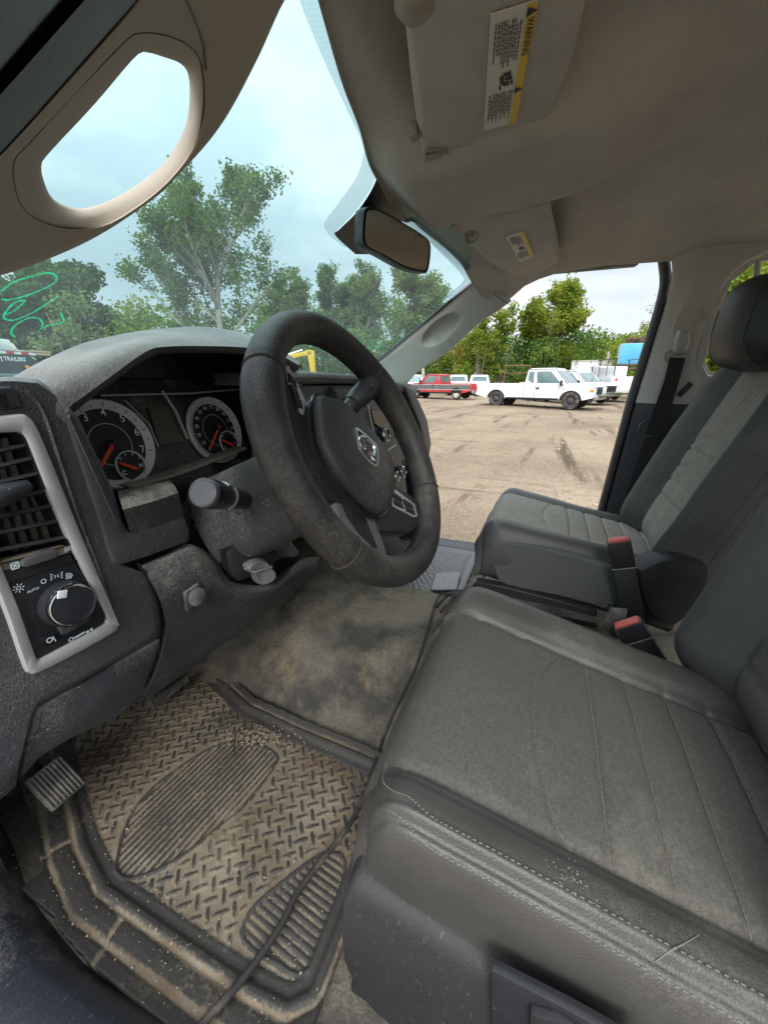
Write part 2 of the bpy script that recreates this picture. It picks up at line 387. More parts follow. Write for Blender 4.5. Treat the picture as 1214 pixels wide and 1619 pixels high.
ys = [-600, -200, -80, -40, -25] + [i * .9 for i in range(-22, 34)] + [33, 40, 50, 70, 120, 250, 700]
for x in xs: P.append([(x, y, (mnoise.noise(V((x * .22, y * .22, 0))) * .10 + mnoise.noise(V((x * .8, y * .8, 3))) * .035) * (1 if abs(x) < 60 and abs(y) < 40 else 0)) for y in ys])
grid(gb, P); obj('ground', gb, ground_mat(), None, 180, kind='structure')
# loose stones in the yard
sb = B(); rg = random.Random(3)
for i in range(260):
    x = rg.uniform(2.2, 26); y = rg.uniform(-5, 7) * (x / 14 + .3); s = rg.uniform(.010, .03) * (1.6 if rg.random() < .08 else 1)
    r = bmesh.ops.create_icosphere(sb, subdivisions=1, radius=s, matrix=Matrix.Translation((x, y, mnoise.noise(V((x * .22, y * .22, 0))) * .10 + mnoise.noise(V((x * .8, y * .8, 3))) * .035 + s * .2)) @ Matrix.Diagonal((rg.uniform(.7, 1.5), rg.uniform(.7, 1.4), .6, 1)))
tag(obj('stones', sb, mat('pebble_stone', (.34, .29, .235), .9, .35, 40), None, 60), 'pale loose stones scattered over the dirt yard', 'stones', kind='stuff')

# --- trees seen through the windshield
rg = random.Random(11)
def at_tree(px, dist): p = AZ(px, dist); return (p.x, p.y, 0)
D = 44
tree('tall_tree', 'tallest open-crowned tree with a forked pale trunk beyond the windshield', at_tree(362, D), HT(345, 228, D), 12.5, 'mid', random.Random(14), trunk_r=.40, bare=.22, dens=2.9, leaf=.235, bark=BARKP, forks=[12, 6, 5], clump=.9, skip=.03, reach=1.3)
tree('dark_tree', 'dense dark green tree left of the tallest tree', at_tree(105, 42), HT(130, 392, 42), 9.5, 'dark', random.Random(6), bare=.06, dens=5.0, leaf=.34, forks=[13, 6, 4], clump=1.25)
tree('dark_tree', 'dense dark green tree at the far left above the trailer', at_tree(-15, 40), HT(10, 420, 40), 9, 'dark', random.Random(16), bare=.06, dens=5.0, leaf=.34, forks=[13, 6, 4], clump=1.25)
bush('leafy_bush', 'yellow-green round bush in front of the dark tree, above the dash top', at_tree(128, 33), HT(130, 450, 33), 4.6, 'pale', random.Random(8), leaf=.24, dens=1.3)
bush('leafy_bush', 'yellow-green bush at the foot of the tallest tree, on its left', at_tree(240, 38), HT(240, 470, 38), 6.5, 'yellow', random.Random(9), leaf=.26, dens=1.3)
bush('leafy_bush', 'mid green bush at the foot of the tallest tree, on its right', at_tree(425, 38), HT(430, 480, 38), 6, 'mid', random.Random(10), leaf=.26, dens=1.3)
bush('leafy_bush', 'low green bush behind the trunk of the tallest tree', at_tree(330, 47), HT(330, 455, 47), 7, 'mid', random.Random(12), leaf=.28, dens=1.3)
tree('airy_tree', 'airy grey-green tree right of the tallest tree', at_tree(455, 58), HT(470, 418, 58), 8.5, 'pale', random.Random(21), bare=.1, dens=3.0, leaf=.3, forks=[11, 6, 4], clump=1.0)
tree('airy_tree', 'slim pale tree just left of the see-through tree', at_tree(515, 55), HT(520, 408, 55), 6, 'pale', random.Random(22), bare=.08, dens=3.0, leaf=.3, forks=[11, 5, 4], clump=.9)
tree('airy_tree', 'see-through tree with bare twigs showing, left of the rear view mirror', at_tree(572, 50), HT(570, 402, 50), 7, 'pale', random.Random(23), bare=.15, dens=1.5, leaf=.26, forks=[11, 6, 4], clump=.75, bark=BARKP)
tree('airy_tree', 'tall leafy tree below and right of the rear view mirror', at_tree(668, 52), HT(668, 388, 52), 7.5, 'pale', random.Random(24), bare=.15, dens=2.7, leaf=.28, forks=[11, 6, 4], clump=.95)
for i, (px, py, d, k, lab) in enumerate([(490, 505, 46, 'mid', 'mid green bush behind the raised excavator arm'), (560, 520, 46, 'mid', 'mid green bush under the see-through tree'), (625, 528, 48, 'dark', 'dark green bush beside the passenger windshield pillar'), (448, 452, 60, 'pale', 'pale bushy tree filling in behind the airy grey-green tree'), (545, 448, 61, 'mid', 'mid green bushy tree behind the slim pale tree and the see-through tree'), (615, 442, 62, 'pale', 'pale bushy tree between the see-through tree and the tree under the mirror'), (215, 478, 52, 'mid', 'mid green bushy tree behind the left foot of the tallest tree'), (180, 490, 44, 'dark', 'dark green bush filling the gap between dark tree and tallest tree')]):
    bush('leafy_bush', lab, at_tree(px, d), HT(px, py, d), 7.5, k, random.Random(40 + i), leaf=.28, dens=1.4)
# --- trees seen through the passenger door opening
tree('tall_tree', 'tall yellow-green tree rising above the white pickup', at_tree(845, 56), HT(850, 436, 56), 9.5, 'yellow', random.Random(31), bare=.3, dens=2.4, leaf=.27, forks=[11, 6, 5], clump=.85, skip=.08)
tree('tall_tree', 'thin yellow-green tree with a straight trunk beside the passenger windshield pillar', at_tree(768, 54), HT(775, 480, 54), 5, 'yellow', random.Random(32), bare=.3, dens=1.3, leaf=.25, forks=[9, 5, 4], clump=.7, skip=.15)
tree('bare_tree', 'nearly bare tree with thin twigs behind the blue bin', at_tree(1012, 70), HT(1015, 468, 70), 8, 'autumn', random.Random(33), bare=.2, dens=.35, leaf=.18, forks=[9, 6, 4], clump=.5, skip=.55)
tree('tall_tree', 'bright green tree outside the rear passenger window', at_tree(1185, 30), HT(1190, 392, 30), 8, 'yellow', random.Random(34), bare=.12, dens=2.8, leaf=.25, forks=[12, 6, 4], clump=.9)
bush('leafy_bush', 'green bush low outside the rear passenger window', at_tree(1120, 34), HT(1120, 530, 34), 7, 'yellow', random.Random(35), leaf=.25, dens=1.4)
row = [(652, 560, 'mid', 'leafy green bush above the hood of the red pickup'), (690, 548, 'yellow', 'yellowing bush behind the cab of the red pickup'), (725, 524, 'autumn', 'orange-tinted bush behind the bed of the red pickup'), (757, 510, 'yellow', 'yellow-green bush beside the thin straight tree'), (790, 528, 'mid', 'dull green bush behind the bed of the white pickup'),
       (822, 520, 'dark', 'dark green bush under the tall yellow-green tree, left of its trunk'), (856, 530, 'mid', 'mid green bush above the cab of the white pickup'), (883, 535, 'yellow', 'bright yellow-green bush right of the white cab roof'), (905, 517, 'dark', 'dark green bush left of the box trailer'), (935, 520, 'mid', 'green bush over the box trailer'), (963, 530, 'yellow', 'yellow-green bush by the grey stump pole'), (992, 518, 'yellow', 'olive bush behind the blue bin'), (1035, 520, 'mid', 'green bush between the blue bin and the door pillar'), (1080, 520, 'mid', 'green bush behind the passenger door pillar')]
for i, (px, py, k, lab) in enumerate(row):
    d = 50 + (i * 37 % 11); bush('leafy_bush', lab, at_tree(px, d), HT(px, py, d), 5.6 + (i % 3) * .8, k, random.Random(60 + i), leaf=.25, dens=1.5)
# far wood that reads as one mass behind the single trees
wb = B(); rg = random.Random(77)
for i in range(300):
    px = rg.uniform(-80, 1300); d = rg.uniform(68, 84); p = AZ(px, d); top = HT(px, rg.uniform(*((468, 515) if px < 190 else (478, 520) if px < 420 else (450, 500) if px < 700 else (520, 560))), d)
    for k in range(34):
        c = p + V((rg.gauss(0, 2.0), rg.gauss(0, 2.0), 0)); c.z = top * rg.random()
        leaf_quads(wb, c, 5, .8, .55, rg, 1)
tag(obj('woodland', wb, LM['mid'], None, None, fix=False), 'dense dark woodland behind the single trees all round the yard', 'woodland', kind='stuff')
# stump pole and post
for px, py, d, h, lab in ((957, 556, 44, .16, 'grey snapped tree trunk leaning beside the box trailer'), (669, 560, 40, .18, 'pale bare trunk at the edge of the trees behind the red pickup')):
    b = B(); H = HT(px, py, d); p = AZ(px, d); tube(b, [p + V((0, 0, -.2)), p + V((.1, .05, H * .5)), p + V((0, .15, H))], [h, h * .9, h * .7], 8)
    if px > 900: tube(b, [p + V((0, -.9, -.2)), p + V((.1, -1.0, H * .4)), p + V((0, -1.25, H * .72))], [h * .8, h * .75, h * .5], 7)
    tag(obj('dead_trunk', b, BARKP, None, 60), lab, 'tree trunk')

# --- vehicles
VW = {'white': mat('white_car_paint', (.74, .75, .76), .3, .03, 2, coat=.5, dust=(.45, .38, .3), damt=.12, dscale=1.2), 'red': mat('red_car_paint', (.42, .022, .03), .35, .1, 3, coat=.3, dust=(.35, .28, .22), damt=.2, dscale=1.5),
      'grey': mat('grey_car_paint', (.11, .12, .135), .35, .1, 3, coat=.3, dust=(.35, .28, .22), damt=.25, dscale=1.5)}
TYRE = mat('tyre_rubber', (.035, .034, .033), .85, .2, 6, dust=(.26, .22, .17), damt=.5, dscale=4); RIMD = mat('dark_steel_rim', (.05, .05, .055), .5, .2, 8); RIMW = mat('pale_steel_rim', (.58, .55, .48), .5, .15, 8, dust=(.3, .24, .18), damt=.4)
VGLASS = mat('car_glass', (.10, .16, .16), .08, .3, 1.5, spec=.9); VBLACK = mat('car_black', (.02, .02, .022), .6, .2, 5); VCHROME = mat('car_chrome', (.6, .6, .61), .25, .1, 4, metal=1); UNDER = mat('car_underside', (.018, .016, .014), .9, .2, 5)
AMBER = flat('amber_lamp', (.8, .28, .04), .3); LAMPR = flat('red_lamp', (.6, .03, .03), .3); LAMPW = flat('clear_lamp', (.75, .77, .78), .2)
def wheel_into(root, x, y, r, wd, rim, sgn):
    b = B(); lathe(b, (x, y - sgn * wd / 2, r), (0, sgn, 0), [(0, r * .62), (0, r * .93), (wd * .1, r), (wd * .9, r), (wd, r * .93), (wd, r * .66), (wd * .86, r * .62)], 28)
    wl = obj('wheel', b, TYRE, root, 40, local=True)
    b = B(); c = V((x, y + sgn * wd * .38, r)); lathe(b, c, (0, sgn, 0), [(0, r * .64), (.03, r * .62), (.0, r * .52), (-.02, r * .45), (.05, r * .24), (.08, r * .2), (.09, .001)], 24)
    for k in range(8):
        a = k * math.pi / 4; lathe(b, c + V((math.cos(a) * r * .4, sgn * .012, math.sin(a) * r * .4)), (0, sgn, 0), [(0, .035), (.012, .03), (.012, .001)], 8)
    obj('rim', b, rim, wl, 40, local=True)
def side_outline(pts, wheels, r):
    """Lower-body side outline (x, z) along the top; wheel-arch cut-outs go into the sill line."""
    out = list(pts); sill = []
    return out
def pickup(name, label, cat, base, rz, paint='white', L_=6.2, wb=3.95, W=2.0, belt=1.17, roofz=1.98, bed=(.0), cabx=(-.25, 1.55), hood=1.2, rim=RIMD, r=.40, two=None, group=None, clad=False, boxy=False):
    """Pickup facing local +x, wheels on z = 0: fenders with arches, hood, cab with glass, open bed, bumpers, lamps, mirrors."""
    root = thing(name, label, cat, base, rz, group)
    xr, xf = -wb / 2, wb / 2; tail = xr - (L_ - wb) * .54; nose = xf + (L_ - wb) * .46; sill = .48; hw = W / 2; ra = r + .10; cab0, cab1 = cabx
    rail = belt + .02 if not boxy else belt
    def arch(xc):
        return [(xc + ra * 1.05 * math.cos(a), max(sill - .02, r * .98 + ra * math.sin(a))) for a in [math.pi * k / 10 for k in range(0, 11)]]
    outline = [(tail, .62), (tail, rail), (cab0 - .03, rail), (cab0 - .03, belt), (cab1 + .55, belt), (nose - .12, hood - .09), (nose, hood - .26), (nose, .62)]
    low = [(nose - .05, sill + .1)] + [p for p in arch(xf)] + [p for p in arch(xr)] + [(tail + .05, sill + .14)]
    pts = outline + low
    def side(sg, m, yoff, name_, zlo=None, zhi=None):
        b = B(); ring = [V((x, sg * (hw - yoff - (.06 if z > 1.0 else 0) * 0), z)) for x, z in pts]
        prism(b, ring, (0, -sg * .05, 0), .0)
        bmesh.ops.triangulate(b, faces=[f for f in b.faces if len(f.verts) > 4])
        return b
    body = B()
    for sg in (1, -1):
        s = side(sg, None, 0, 'side'); me = bpy.data.meshes.new('t'); s.to_mesh(me); s.free(); body.from_mesh(me); bpy.data.meshes.remove(me)
    # hood, nose, tailgate, cab back, bed floor
    rows = []
    for x, z in [(cab1 + .5, belt - .005), (lerp(cab1, nose, .5), belt + .012), (nose - .14, hood - .085), (nose - .02, hood - .25)]:
        rows.append([V((x, y * hw, z + (.045 * (1 - abs(y) ** 2.5)))) for y in (-.985, -.8, -.4, 0, .4, .8, .985)])
    grid(body, rows)
    box(body, (nose - .03, 0, .82), (.06, W * .97, .42), bv=.02); box(body, (tail + .03, 0, .88), (.06, W * .96, .52), bv=.015)
    box(body, ((tail + cab0) / 2, 0, .74), (cab0 - tail - .08, W * .92, .04)); box(body, (cab0 - .06, 0, .92), (.05, W * .93, .42))
    for sg in (1, -1): box(body, ((tail + cab0) / 2, sg * (hw - .07), rail - .02), (cab0 - tail - .06, .12, .05), bv=.012)
    bo = obj('body', body, VW[paint], root, 30, local=True)
    # cab greenhouse
    cb = B(); x0, x1, x2, x3 = cab0, cab0 + (.06 if boxy else .1), cab1 - .12, cab1 + .58
    zt = roofz; tw = hw - .16
    rows = [[(x0, -hw + .03, belt), (x0, hw - .03, belt), (x3, hw - .05, belt), (x3, -hw + .05, belt)], [(x1, -tw, zt - .06), (x1, tw, zt - .06), (x2, tw, zt - .06), (x2, -tw, zt - .06)], [(x1 + .12, -tw + .12, zt), (x1 + .12, tw - .12, zt), (x2 - .12, tw - .12, zt), (x2 - .12, -tw + .12, zt)]]
    vs = grid(cb, [[V(p) for p in r_] for r_ in rows], closed_v=True); cap(cb, vs[-1]); bevel(cb, [v for r_ in vs for v in r_], .035, 2)
    obj('cab', cb, VW[paint if two is None else two], root, 45, local=True)
    # glass panes, proud of the cab by 4 mm
    def wall(sg, u, v, off=.006):      # u along x (0..1 rear-front at that height), v 0..1 belt-roof
        yb, yt = hw - .04, tw; xb0, xb1 = x0, x3; xt0, xt1 = x1, x2
        return V((lerp(lerp(xb0, xt0, v), lerp(xb1, xt1, v), u), sg * (lerp(yb, yt, v) + off), lerp(belt, zt - .06, v)))
    span = x3 - x0
    wins = [(.05, .22), (.30, .80)] if not clad else [(.06, .30), (.36, .62), (.66, .82)]
    for sg in (1, -1):
        for a, b_ in wins:
            wbm = B(); fr = (1 if b_ < .79 else 0)
            p = [wall(sg, a, .07), wall(sg, b_ + (.06 if not fr else 0), .07), wall(sg, b_ if fr else b_ - .03, .86), wall(sg, a, .86)]
            prism(wbm, p, (0, -sg * .02, 0), .01); obj('window', wbm, VGLASS, root, 30, local=True)
    def fw(u, v, off=.008): return V((lerp(x3, x2, v) + off, lerp(-1, 1, u) * lerp(hw - .1, tw - .04, v), lerp(belt + .02, zt - .06, v)))
    wbm = B(); prism(wbm, [fw(.03, .08), fw(.97, .08), fw(.95, .92), fw(.05, .92)], (-.02, 0, 0)); obj('windshield', wbm, VGLASS, root, 30, local=True)
    def rw(u, v, off=.008): return V((lerp(x0, x1, v) - off, lerp(-1, 1, u) * lerp(hw - .1, tw - .04, v), lerp(belt + .02, zt - .06, v)))
    wbm = B(); prism(wbm, [rw(.08, .15), rw(.92, .15), rw(.9, .85), rw(.1, .85)], (.02, 0, 0)); obj('rear_window', wbm, VGLASS, root, 30, local=True)
    # shade painted as a black strip along both sills, roof gutter, window trim
    tb = B()
    for sg in (1, -1):
        box(tb, (0, sg * (hw - .02), sill + .02), (wb - 2 * ra - .1, .06, .08), bv=.01)
    obj('rocker_shade', tb, VBLACK, root, 30, local=True)
    tb = B()
    for sg in (1, -1): tube(tb, [(x1 + .02, sg * (tw + .005), zt - .05), (x2, sg * (tw + .005), zt - .05), (x3 - .04, sg * (hw - .05), belt + .02)], .018, 5)
    obj('roof_gutter', tb, VBLACK if paint == 'white' else VCHROME, root, 40, local=True)
    # door lines and handles
    db = B()
    for sg in (1, -1):
        for u in (cab0 + .0, lerp(cab0, cab1, .36), cab1 + .38): box(db, (u, sg * (hw + .001), .84), (.016, .004, .62))
    obj('door_seam', db, VBLACK, root, 30, local=True)
    for sg in (1, -1):
        db = B(); box(db, (lerp(cab0, cab1, .36) + .14, sg * (hw + .01), 1.02), (.16, .03, .10), bv=.01); obj('door_handle', db, VBLACK, root, 30, local=True)
    if two is not None:
        tb = B()
        for sg in (1, -1): box(tb, ((tail + nose) / 2, sg * (hw + .003), .90), (L_ * .985, .008, .34)); 
        obj('side_band', tb, VW['grey'], root, 30, local=True)
        tb = B()
        for sg in (1, -1):
            for z in (.715, 1.08): box(tb, ((tail + nose) / 2, sg * (hw + .006), z), (L_ * .985, .008, .03))
        obj('side_moulding', tb, RIMW, root, 30, local=True)
        # the band must not cross the wheel openings: arches in the body colour come proud of it
        for sg in (1, -1):
            for xc in (xr, xf):
                tb = B(); ring = [V((xc + (ra + .03) * math.cos(a), sg * (hw + .008), max(sill, r + (ra + .03) * math.sin(a)))) for a in [math.pi * k / 14 for k in range(15)]]
                prism(tb, ring, (0, -sg * .02, 0)); obj('wheel_arch', tb, UNDER, root, 30, local=True)
    else:
        for sg in (1, -1):
            for xc in (xr, xf):
                tb = B(); ring = [V((xc + ra * 1.0 * math.cos(a), sg * (hw - .045), max(sill, r + ra * math.sin(a)))) for a in [math.pi * k / 14 for k in range(15)]]
                prism(tb, ring, (0, -sg * .25, 0)); obj('wheel_arch', tb, UNDER, root, 30, local=True)
    ub = B(); box(ub, ((tail + nose) / 2, 0, .60), (L_ * .93, W * .8, .22)); box(ub, (0, 0, .45), (wb * .75, .9, .1)); tube(ub, [(xr, -hw + .2, r), (xr, hw - .2, r)], .06); tube(ub, [(xf, -hw + .2, r), (xf, hw - .2, r)], .06)
    obj('chassis', ub, UNDER, root, 30, local=True)
    fb = B(); box(fb, (nose + .09, 0, .60), (.20, W * .97, .22), bv=.04); obj('front_bumper', fb, VCHROME, root, 30, local=True)
    fb = B(); box(fb, (tail - .09, 0, .60), (.18, W * .92, .18), bv=.03); obj('rear_bumper', fb, VBLACK if two is None else VCHROME, root, 30, local=True)
    fb = B(); box(fb, (nose + .012, 0, .88), (.05, W * .52, .30), bv=.02)
    for k in range(3): box(fb, (nose + .04, 0, .79 + k * .09), (.02, W * .5, .025))
    obj('grille', fb, VBLACK if paint == 'white' else VCHROME, root, 30, local=True)
    for sg in (1, -1):
        fb = B(); box(fb, (nose - .03, sg * (hw - .2), .90), (.11, .40, .24), bv=.03); hl = obj('headlight', fb, LAMPW, root, 30, local=True)
        fb = B(); box(fb, (nose - .10, sg * (hw - .012), .93), (.20, .05, .13), bv=.015); obj('turn_lamp', fb, AMBER, hl, 30, local=True)
        fb = B(); box(fb, (tail + .02, sg * (hw - .05), .95), (.07, .14, .34), bv=.015); obj('tail_lamp', fb, LAMPR, root, 30, local=True)
        fb = B(); box(fb, (cab1 + .30, sg * (hw + .16), 1.28), (.09, .20, .27), bv=.03); box(fb, (cab1 + .33, sg * (hw + .03), 1.20), (.05, .16, .05)); obj('mirror', fb, VBLACK, root, 30, local=True)
        for xc in (xr, xf): wheel_into(root, xc, sg * (hw - .15), r, .26, rim, sg)
    return root
pf = AZ(907, 22.6); pr = AZ(787, 24.0); dv = (pf - pr); mid = (pf + pr) / 2
rz = math.atan2(dv.y, dv.x)
side_off = V((-dv.y, dv.x, 0)).normalized()
if side_off.dot(CAM - mid) > 0: side_off = -side_off
pickup('pickup_truck', 'white extended-cab pickup with black steel wheels, standing side-on in the dirt yard', 'pickup truck', mid + side_off * .85, rz, 'white', L_=6.3, wb=4.0, belt=1.22, roofz=2.02, hood=1.3, cabx=(-.42, 1.22), r=.42)
def placed(px_a, da, px_b, db_):    # a vehicle axis through two bearings: returns middle, heading
    a, b = AZ(px_a, da), AZ(px_b, db_); return (a + b) / 2, math.atan2((b - a).y, (b - a).x)
m_, rz_ = placed(737, 32.3, 660, 34.2)
pickup('pickup_truck', 'red and grey two-tone pickup with pale wheels behind the white pickup', 'pickup truck', m_, rz_, 'red', L_=5.8, wb=3.6, belt=1.15, roofz=1.86, hood=1.18, cabx=(-.45, .95), r=.37, rim=RIMW, two='red', boxy=True)
m_, rz_ = placed(868, 30.5, 930, 29.0)
pickup('pickup_truck', 'white pickup parked right behind the cab and nose of the white extended-cab pickup', 'pickup truck', m_, rz_, 'white', L_=6.0, wb=3.9, belt=1.24, roofz=2.0, hood=1.3, cabx=(-.6, 1.15), r=.42)
m_, rz_ = placed(968, 44, 952, 38)
pickup('pickup_truck', 'white pickup facing the yard, half hidden behind the utility truck', 'pickup truck', m_, rz_, 'white', L_=5.9, wb=3.7, belt=1.3, roofz=2.15, hood=1.35, cabx=(-.6, 1.1), r=.42)
for (px, d, dz, lab) in ((652, 41, 200, 'white pickup at the far left of the row, in front of the red pickup nose'), (724, 42, 12, 'white pickup in the back row behind the red pickup cab'), (758, 43, 8, 'white pickup in the back row above the red pickup tailgate')):
    p = AZ(px, d); pickup('pickup_truck', lab, 'pickup truck', p, R(dz) + math.pi / 2 * 0, 'white', L_=5.6, wb=3.5, belt=1.18, roofz=1.9, hood=1.2, cabx=(-.5, 1.0), r=.38)
# low dark flatbed rack behind the white pickup
rk = thing('ladder_rack', 'rusty pipe rack standing behind the bed of the white pickup', 'pipe rack', AZ(816, 33), R(-60))
b = B()
H = HT(820, 578, 33)
for x in (-1.0, 1.0): tube(b, [(x, 0, 0), (x, 0, H)], .045, 6)
for z in (H, H * .78): tube(b, [(-1.1, 0, z), (1.1, 0, z)], .04, 6)
obj('pipes', b, mat('rusty_steel', (.16, .085, .05), .85, .4, 6), rk, 40, local=True)
# utility truck with service body, seen from its back corner
ut = thing('utility_truck', 'white utility truck with tool-box body, red round tail lamps, under the blue bin', 'utility truck', AZ(978, 32.5), R(14))
b = B()
box(b, (-.1, 0, 1.15), (3.0, 2.2, .98), bv=.03); box(b, (2.6, 0, 1.25), (1.9, 2.0, 1.0), bv=.12); box(b, (2.0, 0, 1.95), (1.3, 1.8, .8), bv=.15); box(b, (-.1, .55, 1.95), (2.6, .8, .62), bv=.03)
obj('body', b, VW['white'], ut, 30, local=True)
for sg in (1, -1):
    for x in (-1.1, -.1, .9): 
        b = B(); box(b, (x, sg * 1.105, 1.22), (.86, .02, .62), bv=.008); t_ = obj('locker_door', b, mat('locker_paint', (.62, .66, .69), .35, .05, 3), ut, 30, local=True)
        b = B(); box(b, (x + .1, sg * 1.12, 1.2), (.08, .02, .12), bv=.004); obj('handle', b, VBLACK, t_, 30, local=True)
    for x in (-.75, 2.5): wheel_into(ut, x, sg * .92, .42, .3, RIMD, sg)
    b = B(); lathe(b, (-1.6, sg * .8, 1.45), (-1, 0, 0), [(0, .085), (.03, .08), (.03, .001)], 14); obj('tail_lamp', b, LAMPR, ut, 40, local=True)
    b = B(); lathe(b, (-1.6, sg * .8, 1.22), (-1, 0, 0), [(0, .075), (.03, .07), (.03, .001)], 14); obj('reverse_lamp', b, LAMPW, ut, 40, local=True)
b = B(); box(b, (-1.62, 0, .72), (.2, 2.1, .2), bv=.02); obj('rear_bumper', b, RIMW, ut, 30, local=True)
b = B()
for y in (-.95, .95):
    for x in (-1.5, -.2, 1.2): tube(b, [(x, y, 1.6), (x, y, 2.75)], .03, 6)
    tube(b, [(-1.6, y, 2.75), (1.6, y, 2.75)], .03, 6)
obj('ladder_rack', b, VBLACK, ut, 40, local=True)
# blue steel bin stacked on a rusty deck with scrap on it
zb = HT(1000, 592, 38)
bn = thing('blue_bin', 'big sky-blue steel bin raised above the utility truck', 'steel bin', AZ(998, 38), R(178))
b = B(); top = HT(1000, 545, 38); hw_ = 1.15
bot = zb + .75
prism(b, [(-.9, -hw_, bot), (-.9, hw_, bot), (-.9, hw_ , top), (-.9, -hw_, top)], (1.9, 0, 0), .02)
obj('tub', b, mat('blue_painted_steel', (.10, .42, .70), .45, .12, 1.2, dust=(.35, .3, .2), damt=.18, dscale=1.5), bn, 30, local=True)
b = B()
for y in (-1.2, 1.2): box(b, (0, y, (top + bot) / 2), (1.95, .06, top - bot), bv=.01)
box(b, (0, 0, top), (1.98, 2.44, .07), bv=.01)
obj('frame', b, mat('pale_blue_steel', (.33, .52, .62), .5, .1, 2), bn, 30, local=True)
st = thing('storage_rack', 'rusty flat rack stack carrying the blue bin', 'rack', AZ(998, 38), R(178)); RUST = mat('rust', (.17, .10, .06), .9, .45, 5); b = B()
for z in (bot - .07, bot - .35, bot - .9): box(b, (0, 0, z), (2.3, 2.3, .11), bv=.01)
for x in (-1.05, 1.05):
    for y in (-1.05, 1.05): box(b, (x, y, (bot - .12) / 2), (.1, .1, bot - .12))
obj('deck', b, RUST, st, 30, local=True)
sc = B(); rg = random.Random(5)
for i in range(16):
    box(sc, AZ(994, 38) + V((rg.uniform(-.3, .3), rg.uniform(-.5, .5), top + .12 + rg.uniform(0, .32))), (rg.uniform(.1, .6), rg.uniform(.1, .5), rg.uniform(.05, .25)), Matrix.Rotation(rg.uniform(0, 3), 3, (rg.random(), rg.random(), 1)), .01)
tag(obj('scrap_iron', sc, mat('dark_rust', (.10, .055, .035), .9, .5, 6), None, 30), 'heap of rusty scrap iron lying on top of the blue bin', 'scrap')
# box trailer with blue lettering, and the red machine in front of it
bt = thing('box_trailer', 'white box trailer with faded blue lettering behind the white pickups', 'trailer', AZ(942, 54), R(160))
TH = HT(940, 572, 54); b = B(); box(b, (0, 0, TH / 2 + .4), (6.0, 3.9, TH - .8), bv=.05); bx = obj('box', b, mat('white_box_panel', (.68, .70, .74), .5, .06, 1), bt, 30, local=True)
b = B(); box(b, (0, 0, TH + .01), (6.1, 4.0, .12), bv=.02)
for y in (-1.97, 1.97):
    for x in (-3.0, 3.0): box(b, (x, y, TH / 2 + .4), (.12, .12, TH - .8))
obj('frame', b, RIMW, bt, 30, local=True)
b = B()
for k, (y, wd) in enumerate([(-1.1, .9), (.2, 1.2), (1.2, .5)]): box(b, (-3.012, y, TH - .8 - .12 * k), (.01, wd, .28)); box(b, (-3.012, y + .1, TH - 1.3 - .1 * k), (.01, wd * .8, .18))
for x in (-1.5, .5): box(b, (x, 1.962, TH - 1.2), (1.4, .01, 1.0)); box(b, (x, -1.962, TH - 1.2), (1.4, .01, 1.0))
obj('lettering', b, mat('faded_blue_print', (.22, .36, .62), .6, .3, 2), bt, 30, local=True)
for sg in (1, -1):
    for x in (1.2, 2.3): wheel_into(bt, x, sg * 1.7, .45, .3, RIMD, sg)
rm = thing('red_machine', 'red farm machine standing in front of the box trailer', 'machine', AZ(934, 45), R(150)); b = B()
h_ = HT(934, 588, 45)
box(b, (0, 0, h_ * .62), (1.6, 2.2, h_ * .55), bv=.12); box(b, (.2, -.7, h_ * .95), (.7, .6, .5), bv=.08); box(b, (.1, .8, h_ * .9), (.5, .5, .35), bv=.05)
obj('body', b, mat('faded_red_paint', (.55, .06, .035), .5, .25, 2), rm, 30, local=True)
b = B(); tube(b, [(.3, .1, h_ * .8), (.3, .1, h_ * 1.22)], .06, 8); box(b, (-.5, 0, h_ * .25), (1.8, 1.6, .25)); obj('exhaust', b, VBLACK, rm, 40, local=True)
for sg in (1, -1):
    for x in (-.8, .9): wheel_into(rm, x, sg * 1.1, .5, .3, RIMD, sg)
# excavator beyond the windshield: raised yellow boom, dipper and machine below the dash line
ex = thing('excavator', 'yellow excavator arm raised above the dash top, seen through the steering wheel', 'excavator', AZ(470, 30), 0)
YEL = mat('yellow_machine_paint', (.72, .42, .02), .45, .12, 3, dust=(.3, .25, .18), damt=.2); dirx = (AZ(495, 30) - AZ(455, 30)).normalized(); zT = HT(490, 553, 30)
def ep(u, z): return dirx * u + V((0, 0, z))
b = B(); prism(b, [ep(-1.4, zT - 1.0), ep(-.9, zT - .42), ep(.55, zT - .12), ep(.85, zT), ep(1.15, zT - .1), ep(1.1, zT - .35), ep(.5, zT - .40), ep(-.8, zT - .72), ep(-1.2, zT - 1.3)], (.28, 0, 0), .03); obj('boom', b, YEL, ex, 30, local=True)
b = B(); prism(b, [ep(.8, zT - .05), ep(1.2, zT - .02), ep(1.25, zT - 1.9), ep(1.0, zT - 1.95), ep(.85, zT - .7)], (.24, 0, 0), .03); obj('dipper', b, YEL, ex, 30, local=True)
b = B(); tube(b, [ep(-.7, zT - .35) + V((.14, 0, 0)), ep(.4, zT - .02) + V((.14, 0, 0))], .05, 8); obj('ram_cylinder', b, VCHROME, ex, 40, local=True)
b = B(); box(b, ep(-2.2, 1.1), (2.0, 2.4, .8), bv=.1); box(b, ep(-1.6, 1.7), (1.1, 1.1, .9), bv=.08); box(b, ep(-2.2, .4), (2.6, 2.8, .7), bv=.2); obj('cab', b, YEL, ex, 30, local=True)
b = B(); box(b, ep(1.1, zT - 2.15), (.7, .6, .5), bv=.1); obj('bucket', b, VBLACK, ex, 30, local=True)
